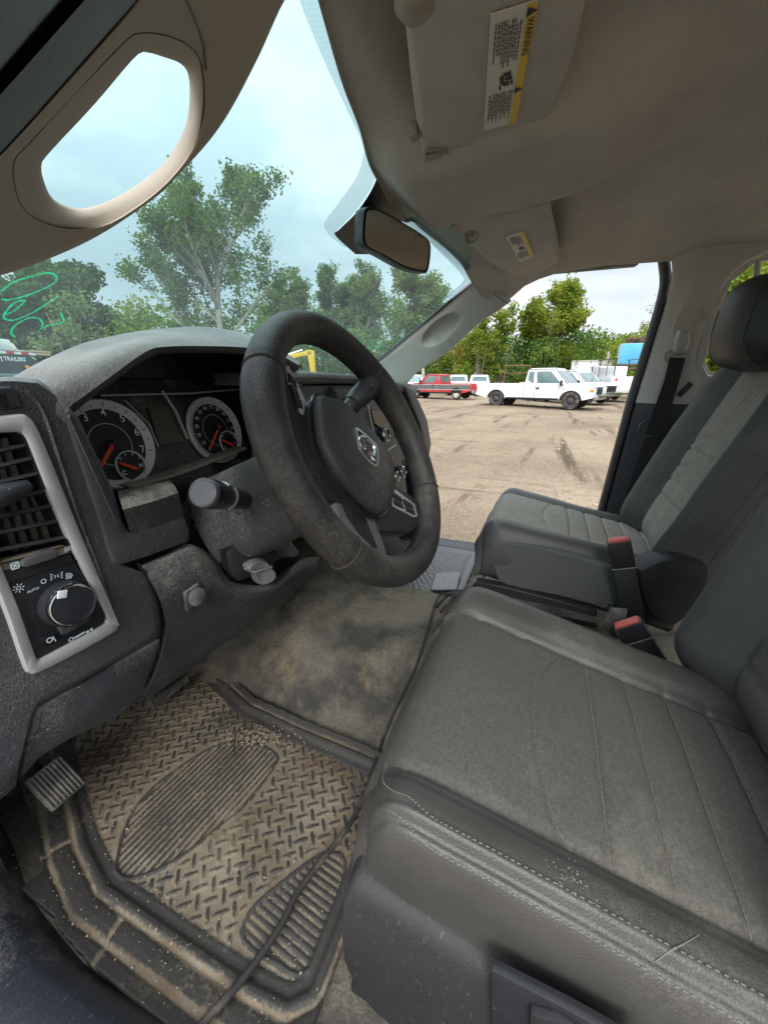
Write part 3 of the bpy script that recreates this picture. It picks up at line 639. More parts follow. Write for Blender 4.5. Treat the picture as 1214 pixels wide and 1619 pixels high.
# dark trailer with white lettering, carrying a white truck body, at the far left
tdir = (AZ(140, 17) - AZ(0, 15)); tdir.z = 0; tdir.normalize(); nrm = V((tdir.y, -tdir.x, 0)); o0 = AZ(40, 15.6)
if nrm.dot(CAM - o0) < 0: nrm = -nrm
tl = thing('dump_trailer', 'dark trailer with bold white lettering on its side, left of the dash hood', 'trailer', o0, 0)
z1 = HT(30, 555, 15.6); TDARK = mat('dark_trailer_paint', (.022, .032, .042), .35, .2, 2, dust=DUST, damt=.2); up = V((0, 0, 1))
def tp(u, z, d=0.0): return tdir * u - nrm * d + up * z
b = B(); prism(b, [tp(-3, .55), tp(.50, .55), tp(.62, z1 - .30), tp(.42, z1), tp(-3, z1)], -nrm * 2.0, .03); obj('tub', b, TDARK, tl, 30, local=True)
b = B(); box(b, tp(-1, z1 - .20 - .3, -.02), (.05, .05, .05)); prism(b, [tp(-3, z1 - .66, -.03), tp(.6, z1 - .66, -.03), tp(.6, z1 - .60, -.03), tp(-3, z1 - .60, -.03)], nrm * .02); prism(b, [tp(-3, z1 - .33 - .6, -.03), tp(.55, z1 - .93, -.03), tp(.55, z1 - .82, -.03), tp(-3, z1 - .82, -.03)], nrm * .03); obj('side_rail', b, mat('grey_rail', (.2, .25, .28), .4, .1, 3), tl, 30, local=True)
b = B()
for k in range(9):
    a = -3.25 + k * .42; prism(b, [tp(a, z1 - .09, -.005), tp(a + .2, z1 - .09, -.005), tp(a + .2, z1 - .02, -.005), tp(a, z1 - .02, -.005)], nrm * .006, mi=0)
    prism(b, [tp(a + .21, z1 - .09, -.005), tp(a + .41, z1 - .09, -.005), tp(a + .41, z1 - .02, -.005), tp(a + .21, z1 - .02, -.005)], nrm * .006, mi=1)
obj('reflective_tape', b, [flat('tape_red', (.55, .03, .03), .4), flat('tape_white', (.7, .7, .7), .4)], tl, 30, local=True)
b = B(); text_bm(b, 'PJ TRAILERS', tp(-.20, z1 - .22, -.004), tdir, up, .105, .002, bold=.03); obj('lettering', b, M['white'], tl, None, local=True, fix=False)
b = B(); box(b, tp(.14, z1 - .42, -.03), (.09, .09, .09), bv=.02); obj('amber_lamp', b, AMBER, tl, 30, local=True)
b = B(); box(b, tp(-1, .55, 1.0), (4.0, 1.6, .2)); obj('frame', b, VBLACK, tl, 30, local=True)
for u in (-1.6, -.6): 
    b = B(); c = tp(u, .38, .12) ; lathe(b, c - nrm * -.02, nrm, [(0, .2), (0, .36), (.05, .38), (.2, .38), (.24, .33), (.2, .2)], 20); obj('wheel', b, TYRE, tl, 40, local=True)
cb_ = thing('white_cargo_body', 'white truck body with a slanted strut above the dark trailer', 'truck body', o0, 0)
z2 = HT(30, 538, 15.6) + .06
b = B(); prism(b, [tp(-3, z1 + .02, .6), tp(.45, z1 + .02, .6), tp(.45, z2, .6), tp(-3, z2, .6)], -nrm * 1.6, .05); prism(b, [tp(.45, z1 + .02, .7), tp(.74, z1 + .02, .7), tp(.62, z2 - .10, .7), tp(.45, z2 - .03, .7)], -nrm * 1.4, .05); obj('box', b, VW['white'], cb_, 30, local=True)
b = B(); tube(b, [tp(-.02, z2 - .02, .55), tp(.44, z1 - .2, -.06)], .016, 6); obj('strut', b, RIMW, cb_, 40, local=True)
b = B(); box(b, tp(.75, z1 + .03, .3), (.7, .5, .05)); box(b, tp(.72, z1 - .04, .3), (.7, .5, .05)); tag(obj('lumber_stack', b, mat('bare_timber', (.45, .34, .2), .8, .2, 5), None, 30), 'bare planks stacked at the front end of the white truck body', 'lumber')
bpy.data.objects['lumber_stack'].location = o0

# ================================================================== THE CAB SHELL
cab = thing('truck_cab', 'dusty pickup cab shell with tan headliner, tinted windshield and beige pillar trims', 'truck cab', (0, 0, .7))
# --- windshield: one curved pane
def WS(u, v):
    return V((u * (.60 + .19 * v), (.375 - .10 * u * u) * (1 - v) + (1.12 - .22 * u * u) * v, (1.825 - .03 * u * u) * (1 - v) + 1.36 * v - .0))
def ws_at(px, py, off=0.0):              # where the photo-ray meets the pane
    d = ray(px, py); u, v = .0, .5
    for _ in range(40):
        p = WS(u, v); e = 1e-3; du = (WS(u + e, v) - p) / e; dv = (WS(u, v + e) - p) / e
        A = Matrix((du, dv, -d)).transposed()
        try: s = A.inverted() @ (CAM - p)
        except ValueError: break
        u += max(-.3, min(.3, s[0])); v += max(-.3, min(.3, s[1]))
    p = WS(u, v); e = 1e-3; n = ((WS(u + e, v) - p).cross(WS(u, v + e) - p)).normalized()
    if n.dot(CAM - p) < 0: n = -n
    return p + n * off
def glassmat(name, tint, refl=.06, hazeamt=.0, hazecol=(.5, .6, .6)):
    m, nt, bs = new_mat(name); N, L = nt.nodes, nt.links; N.remove(bs)
    t = N.new('ShaderNodeBsdfTransparent'); t.inputs[0].default_value = (*tint, 1); g = N.new('ShaderNodeBsdfGlossy'); g.inputs['Roughness'].default_value = .02
    lw = N.new('ShaderNodeLayerWeight'); lw.inputs[0].default_value = .5; pw = N.new('ShaderNodeMath'); pw.operation = 'POWER'; pw.inputs[1].default_value = 5; L.new(lw.outputs['Facing'], pw.inputs[0]); fr = N.new('ShaderNodeMath'); fr.operation = 'MULTIPLY_ADD'; fr.inputs[1].default_value = .7; fr.inputs[2].default_value = .03; L.new(pw.outputs[0], fr.inputs[0]); mx = N.new('ShaderNodeMixShader'); L.new(fr.outputs[0], mx.inputs[0]); L.new(t.outputs[0], mx.inputs[1]); L.new(g.outputs[0], mx.inputs[2])
    last = mx.outputs[0]
    if hazeamt:
        tcn = N.new('ShaderNodeTexCoord'); n = N.new('ShaderNodeTexNoise'); n.inputs['Scale'].default_value = 4; n.inputs['Detail'].default_value = 8; n.inputs['Roughness'].default_value = .7; L.new(tcn.outputs['Object'], n.inputs['Vector'])
        r = N.new('ShaderNodeMapRange'); r.inputs[1].default_value = .35; r.inputs[2].default_value = .75; r.inputs[3].default_value = hazeamt * .5; r.inputs[4].default_value = hazeamt * 1.6; L.new(n.outputs['Fac'], r.inputs[0])
        d = N.new('ShaderNodeBsdfTranslucent'); d.inputs[0].default_value = (*hazecol, 1); m2 = N.new('ShaderNodeMixShader'); L.new(r.outputs[0], m2.inputs[0]); L.new(last, m2.inputs[1]); L.new(d.outputs[0], m2.inputs[2]); last = m2.outputs[0]
    L.new(last, N['Material Output'].inputs[0]); return m
b = B(); grid(b, [[WS(-1 + 2 * i / 24, -.14 + 1.14 * j / 18) for j in range(19)] for i in range(25)])
wsh = obj('windshield', b, glassmat('tinted_hazy_glass', (.62, .815, .81), hazeamt=.05), cab, 180)  # haze over the view is painted into the pane as a translucent film
# frit: grey dot band, then the solid black patch behind the mirror
def dotmat():
    m, nt, bs = new_mat('frit_dots'); N, L = nt.nodes, nt.links
    tcn = N.new('ShaderNodeTexCoord'); v = N.new('ShaderNodeTexVoronoi'); v.inputs['Scale'].default_value = 420; v.inputs['Randomness'].default_value = .0; L.new(tcn.outputs['Object'], v.inputs['Vector'])
    r = N.new('ShaderNodeMapRange'); r.inputs[1].default_value = .30; r.inputs[2].default_value = .40; r.inputs[3].default_value = .85; r.inputs[4].default_value = .55; L.new(v.outputs['Distance'], r.inputs[0])
    bs.inputs['Base Color'].default_value = (.20, .22, .225, 1); bs.inputs['Roughness'].default_value = .6; t = N.new('ShaderNodeBsdfTransparent'); t.inputs[0].default_value = (.9, .92, .92, 1); mx = N.new('ShaderNodeMixShader')
    tl_ = N.new('ShaderNodeBsdfTranslucent'); tl_.inputs[0].default_value = (.40, .44, .445, 1); m2 = N.new('ShaderNodeMixShader'); m2.inputs[0].default_value = .6; L.new(bs.outputs[0], m2.inputs[1]); L.new(tl_.outputs[0], m2.inputs[2])
    L.new(r.outputs[0], mx.inputs[0]); L.new(t.outputs[0], mx.inputs[1]); L.new(m2.outputs[0], mx.inputs[2]); L.new(mx.outputs[0], N['Material Output'].inputs[0]); return m
outer = [(440, -90), (472, 0), (497, 62), (522, 118), (556, 190), (570, 222), (572, 245), (560, 280), (532, 320), (514, 345), (512, 358), (522, 372), (545, 390)]
inner = [(470, -90), (502, 0), (526, 62), (550, 118), (580, 190), (593, 228), (596, 262), (584, 296), (560, 332), (534, 358), (530, 366), (534, 374), (548, 384)]
b = B(); a_, c_ = crom([ws_at(*p, .004) for p in outer], 5), crom([ws_at(*p, .004) for p in inner], 5); grid(b, [[x, x.lerp(y, .5), y] for x, y in zip(a_, c_)])
o2 = [(612, 345), (640, 352), (668, 372), (700, 402), (728, 432), (730, 445), (700, 470)]; i2 = [(612, 330), (645, 340), (680, 364), (715, 394), (752, 428), (752, 440), (712, 472)]
a_, c_ = crom([ws_at(*p, .004) for p in o2], 5), crom([ws_at(*p, .004) for p in i2], 5); grid(b, [[x, x.lerp(y, .5), y] for x, y in zip(a_, c_)])
obj('frit_band', b, dotmat(), wsh, 180)
b = B(); prs = [((502, 0), (540, -10)), ((550, 118), (600, 100)), ((593, 228), (640, 220)), ((596, 262), (650, 262)), ((584, 296), (652, 300)), ((560, 332), (645, 330)), ((534, 358), (628, 352)), ((528, 368), (606, 372)), ((560, 398), (600, 398))]
a_, c_ = crom([ws_at(*p, .007) for p, q in prs], 5), crom([ws_at(*q, .007) for p, q in prs], 5); grid(b, [[x.lerp(y, t / 3) for t in range(4)] for x, y in zip(a_, c_)])
obj('mirror_shroud', b, mat('black_frit', (.012, .013, .016), .4, .2, 9), cab, 180)
# paint-pen writing on the pane
def pen(strokes, name, label, wd):
    """Paint-pen strokes: flat ribbons lying on the pane, streaky and thin in places."""
    bb = B()
    for k, st in enumerate(strokes):
        path = crom([ws_at(x, y, .003) for x, y in st], 9); n_ = (ws_at(*st[0], .1) - ws_at(*st[0])).normalized()
        ribbon(bb, path, [wd * 2 * (.85 + .3 * mnoise.noise(V((i * .22, k * 7, 0)))) for i in range(len(path))], n_)
    m, nt, bs = new_mat('green_paint_pen' + name); N, L = nt.nodes, nt.links; bs.inputs['Base Color'].default_value = (.03, .50, .23, 1); bs.inputs['Roughness'].default_value = .6
    tcn = N.new('ShaderNodeTexCoord'); n = N.new('ShaderNodeTexNoise'); n.inputs['Scale'].default_value = 260; n.inputs['Detail'].default_value = 4; L.new(tcn.outputs['Object'], n.inputs['Vector'])
    r = N.new('ShaderNodeMapRange'); r.inputs[1].default_value = .35; r.inputs[2].default_value = .6; r.inputs[3].default_value = .45; r.inputs[4].default_value = .95; L.new(n.outputs['Fac'], r.inputs[0])
    t = N.new('ShaderNodeBsdfTransparent'); tl_ = N.new('ShaderNodeBsdfTranslucent'); tl_.inputs[0].default_value = (.04, .55, .26, 1); m2 = N.new('ShaderNodeMixShader'); m2.inputs[0].default_value = .5; L.new(bs.outputs[0], m2.inputs[1]); L.new(tl_.outputs[0], m2.inputs[2])
    mx = N.new('ShaderNodeMixShader'); L.new(r.outputs[0], mx.inputs[0]); L.new(t.outputs[0], mx.inputs[1]); L.new(m2.outputs[0], mx.inputs[2]); L.new(mx.outputs[0], N['Material Output'].inputs[0])
    o = obj('pen_marking', bb, m, wsh, 60); o['label'] = label
pen([[(0, 457), (18, 443), (45, 434), (70, 428), (84, 431), (87, 440), (74, 450), (40, 464), (12, 471), (0, 469)], [(8, 494), (22, 487), (36, 474), (33, 472), (20, 476), (7, 490), (5, 500), (20, 503), (48, 492), (72, 477), (90, 465)],
     [(22, 530), (16, 524), (20, 513), (36, 503), (50, 499), (61, 502), (66, 509), (64, 516), (60, 519), (72, 513), (95, 508), (99, 505), (97, 498), (94, 491)]], '', 'bright green pen loops at the driver corner', .0020)
pen([[(556, 541), (562, 548), (568, 545), (569, 538), (574, 545), (582, 551), (588, 546), (590, 538), (585, 538), (582, 545), (586, 551), (594, 549), (599, 543), (598, 540), (593, 545), (597, 549), (606, 546)], [(602, 534), (610, 532), (616, 529), (614, 534)]], '_faint', 'faint green pen loops at the passenger side', .0012)
# --- headliner
EDGE = [(-1.6, 1.775), (-.50, 1.795), (-.30, 1.802), (-.13, 1.806), (.02, 1.797), (.08, 1.783), (.125, 1.765), (.17, 1.728), (.21, 1.70), (.30, 1.64)]
def liner_z(x, y):
    zc = interp([(-1.6, 1.85), (-.6, 1.868), (-.2, 1.866), (.0, 1.858), (.15, 1.845), (.27, 1.832), (.38, 1.818)], y)
    cx, hw = -.03, .745; u = abs(x - cx) / hw
    ze = interp(EDGE, y); k = min(1, u) ** 5
    z = zc * (1 - k) + ze * k
    pod = sstep(-.24, -.13, x) * (1 - sstep(.085, .115, x)) * sstep(-.20, .03, y - .25 * max(0, x) + .02) * (1 - sstep(.27, .365, y))
    z -= .060 * pod
    z += .030 * sstep(-.66, -.60, x) * (1 - sstep(-.30, -.20, x)) * sstep(-.08, .02, y) * (1 - sstep(.2, .26, y))
    z += .022 * sstep(.12, .2, x) * (1 - sstep(.5, .6, x)) * sstep(.0, .06, y)
    return z
HEAD = [(p.x, p.y) for p in crom([V((a, c, 0)) for a, c in [(-.78, .15), (-.65, .20), (-.5, .25), (-.35, .296), (-.25, .318), (-.1, .352), (.05, .372), (.25, .370), (.45, .33), (.6, .277), (.66, .240), (.72, .183)]], 6)]
b = B(); rows = []
NX, NY = 120, 110
for i in range(NX + 1):
    u = -1 + 2 * i / NX; x = -.03 + .745 * u; yh = interp(HEAD, x)
    rows.append([V((x, yh + (-1.6 - yh) * (j / NY) ** 1.5, liner_z(x, yh + (-1.6 - yh) * (j / NY) ** 1.5) - (.008 if j == 0 else 0))) for j in range(NY + 1)])
grid(b, rows)
# rolled outer edge up to the door seal, and a top skin closing the roof
for i in (0, NX): grid(b, [[p, p + V(((.04 if i else -.04), 0, .018)), p + V(((.05 if i else -.05), 0, .06))] for p in rows[i]])
grid(b, [[p, p + V((0, -.002, .012)), p + V((0, -.004, .06))] for p in [r[0] for r in rows]])
obj('headliner', b, M['liner'], cab, 180)
b = B(); grid(b, [[V((-.85 + 1.65 * i / 10, .24 - 1.9 * j / 10, 1.93 - .05 * abs(i - 5) / 5)) for j in range(11)] for i in range(11)]); obj('roof_skin', b, VW['white'], cab, 180)
# --- passenger A-pillar trim with its finger pocket
def plate_hole(bm, outer, hole, cen, P, N_=84, wall=((1.0, 0), (.97, .25), (.94, 1.0)), floor=False, lip=.0, rounds=((1.05, .9), (1.015, .25), (1.0, 0))):
    """Ring surface between an outer outline and a hole (both as photo outlines, P(px, py, depth) puts them on the real surface)."""
    cx, cy = cen
    def cast(poly, a):
        d = (math.cos(a), math.sin(a)); best = None
        for (x0, y0), (x1, y1) in zip(poly, poly[1:] + poly[:1]):
            ex, ey = x1 - x0, y1 - y0; den = d[0] * ey - d[1] * ex
            if abs(den) < 1e-9: continue
            t = ((x0 - cx) * ey - (y0 - cy) * ex) / den; s = ((x0 - cx) * d[1] - (y0 - cy) * d[0]) / den
            if t > 0 and -1e-6 <= s <= 1 + 1e-6: best = t if best is None else max(best, t)
        return best or 1
    A = [2 * math.pi * k / N_ for k in range(N_)]
    ro = [cast(outer, a) for a in A]; rh = [cast(hole, a) for a in A]
    rows = []
    for s, dep in rounds: rows.append([P(cx + math.cos(a) * r * s, cy + math.sin(a) * r * s, dep) for a, r in zip(A, ro)])
    for t in (.85, .6, .35, .15, .05):
        rows.append([P(cx + math.cos(a) * lerp(h, o_, t), cy + math.sin(a) * lerp(h, o_, t), -lip * (1 - t) ** 2 * 0) for a, o_, h in zip(A, ro, rh)])
    for s, dep in wall: rows.append([P(cx + math.cos(a) * h * s, cy + math.sin(a) * h * s, dep) for a, h in zip(A, rh)])
    vs = grid(bm, rows, closed_v=True)
    if floor: cap(bm, vs[-1])
    return vs
pl = crom([V((595, 572, 0)), V((640, 535, 0)), V((700, 485, 0)), V((745, 447, 0)), V((758, 438, 0))], 6)
pr_ = crom([V((640, 612, 0)), V((662, 585, 0)), V((706, 556, 0)), V((760, 508, 0)), V((806, 480, 0))], 6)
def pillar_x(px, py):   # leaning inwards as it rises
    t = min(1.2, max(-.2, ((px - 600) * .77 - (py - 590) * .64) / 230)); side = ((px - 600) * .64 + (py - 590) * .77) / 40
    return .735 - .10 * t + .035 * side * (1 if side < 2 else 1)
def PPIL(px, py, dep): x = pillar_x(px, py); return PX(px, py, x + dep * .03)
b = B(); outl = [(p.x, p.y) for p in pl] + [(p.x, p.y) for p in reversed(pr_)] + [(615, 612), (592, 590)]
hol = [(p.x, p.y) for p in crom([V(p + (0,)) for p in [(668, 545), (668, 532), (680, 515), (700, 500), (716, 495), (727, 499), (728, 509), (716, 525), (698, 541), (680, 549)]], 3, True)]
plate_hole(b, outl, hol, (697, 522), PPIL, 96, wall=((1.0, .03), (.95, .35), (.80, .75), (.4, .85)), floor=True)
obj('pillar_trim', b, M['pillargrey'], cab, 60)
b = B(); tube(b, crom([PX(p.x, p.y, pillar_x(p.x, p.y) - .002) for p in pl[::3]], 3), .005, 6); tube(b, crom([PPIL(*p, 0) for p in [(757, 440), (772, 455), (790, 472), (806, 482)]], 4), .0012, 5); obj('windshield_seal', b, M['rubber'], cab, 60)
# --- driver A-pillar trim with the grab-handle opening
def DP(px, py, dep):
    x = -.902 + .000627 * px + .000385 * py; x = max(-.9, min(-.55, x)); p = PX(px, py, x); d = (p - CAM)
    return p + d.normalized() * dep * .045
outl = [(p.x, p.y) for p in crom([V(p + (0,)) for p in [(545, -150), (500, -80), (450, 0), (408, 92), (355, 190), (300, 258), (232, 322), (150, 376), (66, 414), (0, 436), (-70, 452), (-170, 470)]], 5)] + [(p.x, p.y) for p in crom([V(p + (0,)) for p in [(-200, 400), (-60, 296), (0, 240), (100, 130), (215, 0), (300, -100), (360, -170)]], 4)]
hol = [(p.x, p.y) for p in crom([V(p + (0,)) for p in [(26, 258), (52, 226), (130, 143), (198, 70), (216, 58), (250, 58), (290, 72), (312, 98), (318, 150), (312, 205), (294, 248), (248, 302), (170, 352), (120, 356), (70, 346), (36, 318)]], 3, True)]
hol2 = [(p.x, p.y) for p in crom([V(p + (0,)) for p in [(66, 262), (80, 240), (150, 165), (214, 90), (232, 83), (258, 90), (288, 102), (299, 125), (298, 180), (284, 220), (255, 262), (200, 303), (150, 326), (118, 329), (86, 316), (72, 292)]], 3, True)]
b = B(); CE = (180, 206); NP = 120
def castp(poly, a):
    d = (math.cos(a), math.sin(a)); best = 0
    for (x0, y0), (x1, y1) in zip(poly, poly[1:] + poly[:1]):
        ex, ey = x1 - x0, y1 - y0; den = d[0] * ey - d[1] * ex
        if abs(den) < 1e-9: continue
        t = ((x0 - CE[0]) * ey - (y0 - CE[1]) * ex) / den; s = ((x0 - CE[0]) * d[1] - (y0 - CE[1]) * d[0]) / den
        if t > 0 and -1e-6 <= s <= 1 + 1e-6: best = max(best, t)
    return best
A_ = [2 * math.pi * k / NP for k in range(NP)]; ro = [castp(outl, a) for a in A_]; rh = [castp(hol, a) for a in A_]; rc = [castp(hol2, a) for a in A_]
# blend radii evenly along the outline (rays leave the long shape very unevenly, so spread angles by arc length)
rows = []
def ringp(f, dep): return [DP(CE[0] + math.cos(a) * f(k), CE[1] + math.sin(a) * f(k), dep) for k, a in enumerate(A_)]
rows.append(ringp(lambda k: ro[k] * 1.0, 1.5)); rows.append(ringp(lambda k: ro[k] * 1.0, .55)); rows.append(ringp(lambda k: ro[k] * .992, .2)); rows.append(ringp(lambda k: ro[k] * .965, .0))
for t in (.8, .6, .4, .22, .14): rows.append(ringp(lambda k: lerp(rh[k], ro[k], t) if True else 0, -.12 * math.sin(t * 3.14)))
rows.append(ringp(lambda k: rh[k] + 7, .0)); rows.append(ringp(lambda k: rh[k] + 5.5, .10)); rows.append(ringp(lambda k: rh[k] + 3.5, .0)); rows.append(ringp(lambda k: rh[k], .06))
rows.append(ringp(lambda k: lerp(rh[k], rc[k], .45), .30)); rows.append(ringp(lambda k: lerp(rh[k], rc[k], .85), .62)); rows.append(ringp(lambda k: rc[k], .78)); rows.append(ringp(lambda k: rc[k] + 2, 1.05))
grid(b, rows, closed_v=True)
o = obj('pillar_trim', b, M['pillar'], cab, 70); o['label'] = 'beige pillar trim with an open grab handle'
# groove beside the handle running up the pillar, as a shallow dark line
b = B(); tube(b, crom([DP(*p, -.06) for p in [(290, -10), (312, 40), (322, 75), (326, 110)]], 5), .0006, 5); obj('trim_seam', b, M['rubber'], cab, 60)
# black door seal and body flange outside the trim
b = B(); e1 = crom([V(p + (0,)) for p in [(-200, 405), (-60, 300), (0, 243), (100, 132), (215, 2), (300, -98), (360, -168)]], 5); rows = []
for p in e1:
    row = []
    for off, dep in ((6, .9), (2, .1), (-8, -.25), (-34, -.5), (-62, -.25), (-76, .35), (-86, .55), (-96, .3), (-130, .1), (-190, .4), (-260, 1.2)):
        row.append(DP(p.x + off * .72, p.y + off * .69, dep))
    rows.append(row)
grid(b, rows); obj('door_seal', b, M['rubber'], cab, 60)
# --- passenger B-pillar, seal, rear door frame
def y0(z): return interp([(.60, -.235), (.93, -.254), (1.375, -.283), (1.70, -.315), (1.76, -.315), (1.79, -.306), (1.84, -.29)], z)
bt_, bl_, bs_ = B(), B(), B(); rt_, rl_, rs_ = [], [], []
zs = [.62 + i * (1.835 - .62) / 42 for i in range(43)]
for z in zs:
    y = y0(z); k = sstep(1.66, 1.795, z); ye = interp([(.6, -.56), (1.44, -.47), (1.50, -.442), (1.6, -.445), (1.74, -.462), (1.78, -.50), (1.8, -.56)], z)
    rs_.append([V((.80, y + .012, z)), V((.765, y + .014, z)), V((.748, y + .010, z)), V((.742, y - .002, z)), V((.752, y - .012, z))])
    fx = lerp(.735, .70, k) ; wid = .052
    row = [V((fx + .02, y - .006, z)), V((fx + .006, y - .010, z)), V((fx - .004, y - .02, z)), V((fx - .028, y - wid, z)), V((fx - .036, y - wid - .012, z)), V((fx - .040, lerp(y - wid, ye, .5), z)), V((fx - .038, ye + .02, z)), V((fx - .026, ye + .005, z)), V((fx + .0, ye, z)), V((fx + .04, ye, z))]
    (rt_ if z >= 1.37 else rl_).append(row)
rl_.append([p + V((.004, 0, 0)) for p in rt_[0]])
rs_.append([p + V((0, .03, .012)) for p in rs_[-1]]); 
for yy in (-.22, -.12, .0, .06): rs_.append([V((.80, yy, 1.812)), V((.77, yy, 1.812)), V((.752, yy, 1.806)), V((.742, yy, 1.808)), V((.75, yy, 1.815))])
grid(bt_, rt_); grid(bl_, rl_); grid(bs_, rs_)
o = obj('pillar_trim', bt_, M['pillargrey'], cab, 60); o['label'] = 'grey-beige centre pillar trim behind the passenger door opening'
# raised height-adjuster pad on the pillar
pad = [(p.x, p.y) for p in crom([V(p + (0,)) for p in [(1071, 545), (1062, 528), (1068, 505), (1080, 482), (1092, 466), (1104, 463), (1111, 469), (1110, 482), (1100, 505), (1092, 525), (1086, 545)]], 4, True)]
pb_ = B(); prism(pb_, [PX(x, y, .6905) for x, y in pad], (.012, 0, 0), .003, 2); obj('adjuster_pad', pb_, M['pillargrey'], o, 60)
o = obj('lower_pillar_trim', bl_, M['black'], cab, 60); obj('door_seal', bs_, M['rubber'], cab, 60)
# small grey tag on the pillar trim
b = B(); c = PX(1082, 616, .690); u_ = (PX(1090, 608, .690) - PX(1074, 624, .690)).normalized(); box(b, c, (.004, .05, .018), Matrix.Rotation(math.atan2(u_.z, u_.y), 3, 'X'), .002); tg_ = obj('pillar_tag', b, M['black'], cab, 40)
# rear door: panel below its window, frame round the glass
b = B(); win = [(-.455, 1.50), (-.452, 1.60), (-.47, 1.735), (-.52, 1.785), (-.60, 1.79), (-1.25, 1.78), (-1.3, 1.50), (-.52, 1.465), (-.475, 1.47)]
outw = [(-.43, 1.45), (-.43, 1.62), (-.44, 1.78), (-.52, 1.82), (-.62, 1.83), (-1.35, 1.82), (-1.5, 1.44), (-.52, 1.40), (-.45, 1.41)]
grid(b, [[V((.70, y, z)) for y, z in outw], [V((.702, lerp(a[0], c[0], .85), lerp(a[1], c[1], .85))) for a, c in zip(outw, win)], [V((.715, *a)) for a in win], [V((.76, *a)) for a in win]], closed_v=True)
grid(b, [[V((.70, y, z)) for y in (-.44, -.8, -1.5)] for z in (1.41, 1.2, .7)]); obj('rear_door', b, M['pillargrey'], cab, 50)
b = B(); tube(b, [V((.718, y, z)) for y, z in win[:]] + [V((.718, *win[0]))], .006, 6); tube(b, [V((.73, -.66, 1.46)), V((.73, -.56, 1.60)), V((.73, -.53, 1.79))], .008, 6); obj('window_seal', b, M['pillargrey'], cab, 60)
# other side and back of the cab (outside the frame; they shade the cab and show in the mirror)
b = B(); grid(b, [[V((-.90, y, z)) for y in (-.44, -.48, -.56)] for z in (.6, 1.0, 1.4, 1.80)]); grid(b, [[V((-.90, y, z)) for y in (-.56, -1.0, -1.6)] for z in (.6, 1.42)])
grid(b, [[V((x, -1.6, z)) for x in (-.9, -.3, .3, .76)] for z in (.6, 1.0, 1.42)]); grid(b, [[V((x, -1.6, z)) for x in (-.9, -.75)] for z in (1.42, 1.82)]); grid(b, [[V((x, -1.6, z)) for x in (.62, .76)] for z in (1.42, 1.82)]); grid(b, [[V((x, -1.6, z)) for x in (-.9, .76)] for z in (1.74, 1.86)])
o = obj('rear_trim', b, M['pillargrey'], cab, 40)
# --- rear-view mirror
mir = thing('rear_view_mirror', 'black rear view mirror on a stalk at the top of the windshield', 'mirror', tuple(PX(622, 380, .0)))
MC = PX(625, 378, 0.02); MN = V((-.52, -.84, -.10)).normalized()
fo = [(577, 328), (600, 332), (640, 354), (668, 372), (679, 384), (680, 404), (676, 428), (668, 431), (640, 424), (600, 402), (579, 392), (571, 378), (572, 345)]
fr_ = crom([PP(x, y, MC, MN) for x, y in fo], 4, True); cen = sum(fr_, V()) / len(fr_)
b = B(); rows = [[p + MN * .000 - (p - cen) * .05 for p in fr_], [p + MN * .003 - (p - cen) * .02 for p in fr_], [p for p in fr_], [p - MN * .010 + (p - cen) * .02 for p in fr_], [p - MN * .026 + (p - cen) * .01 for p in fr_], [p - MN * .040 - (p - cen) * .12 for p in fr_], [p - MN * .048 - (p - cen) * .4 for p in fr_]]
vs = grid(b, rows, closed_v=True); cap(b, vs[-1]); obj('housing', b, mat('mirror_housing', (.035, .037, .042), .42, .15, 30, grain=.4, gscale=900), mir, 50)
b = B(); vs = [b.verts.new(p - (p - cen) * .085 + MN * .0025) for p in fr_]; b.faces.new(vs)
gm, gnt, gbs = new_mat('mirror_glass'); gbs.inputs['Base Color'].default_value = (.72, .66, .58, 1); gbs.inputs['Metallic'].default_value = 1; gbs.inputs['Roughness'].default_value = .06
obj('mirror_glass', b, gm, mir, 180)
b = B(); mp_ = ws_at(612, 362, .004); tube(b, crom([mp_, mp_.lerp(cen - MN * .05, .5), cen - MN * .045], 5), [.02, .019, .018, .017, .016, .016, .016, .016, .016, .015, .014], 10); obj('stalk', b, M['black'], mir, 50)
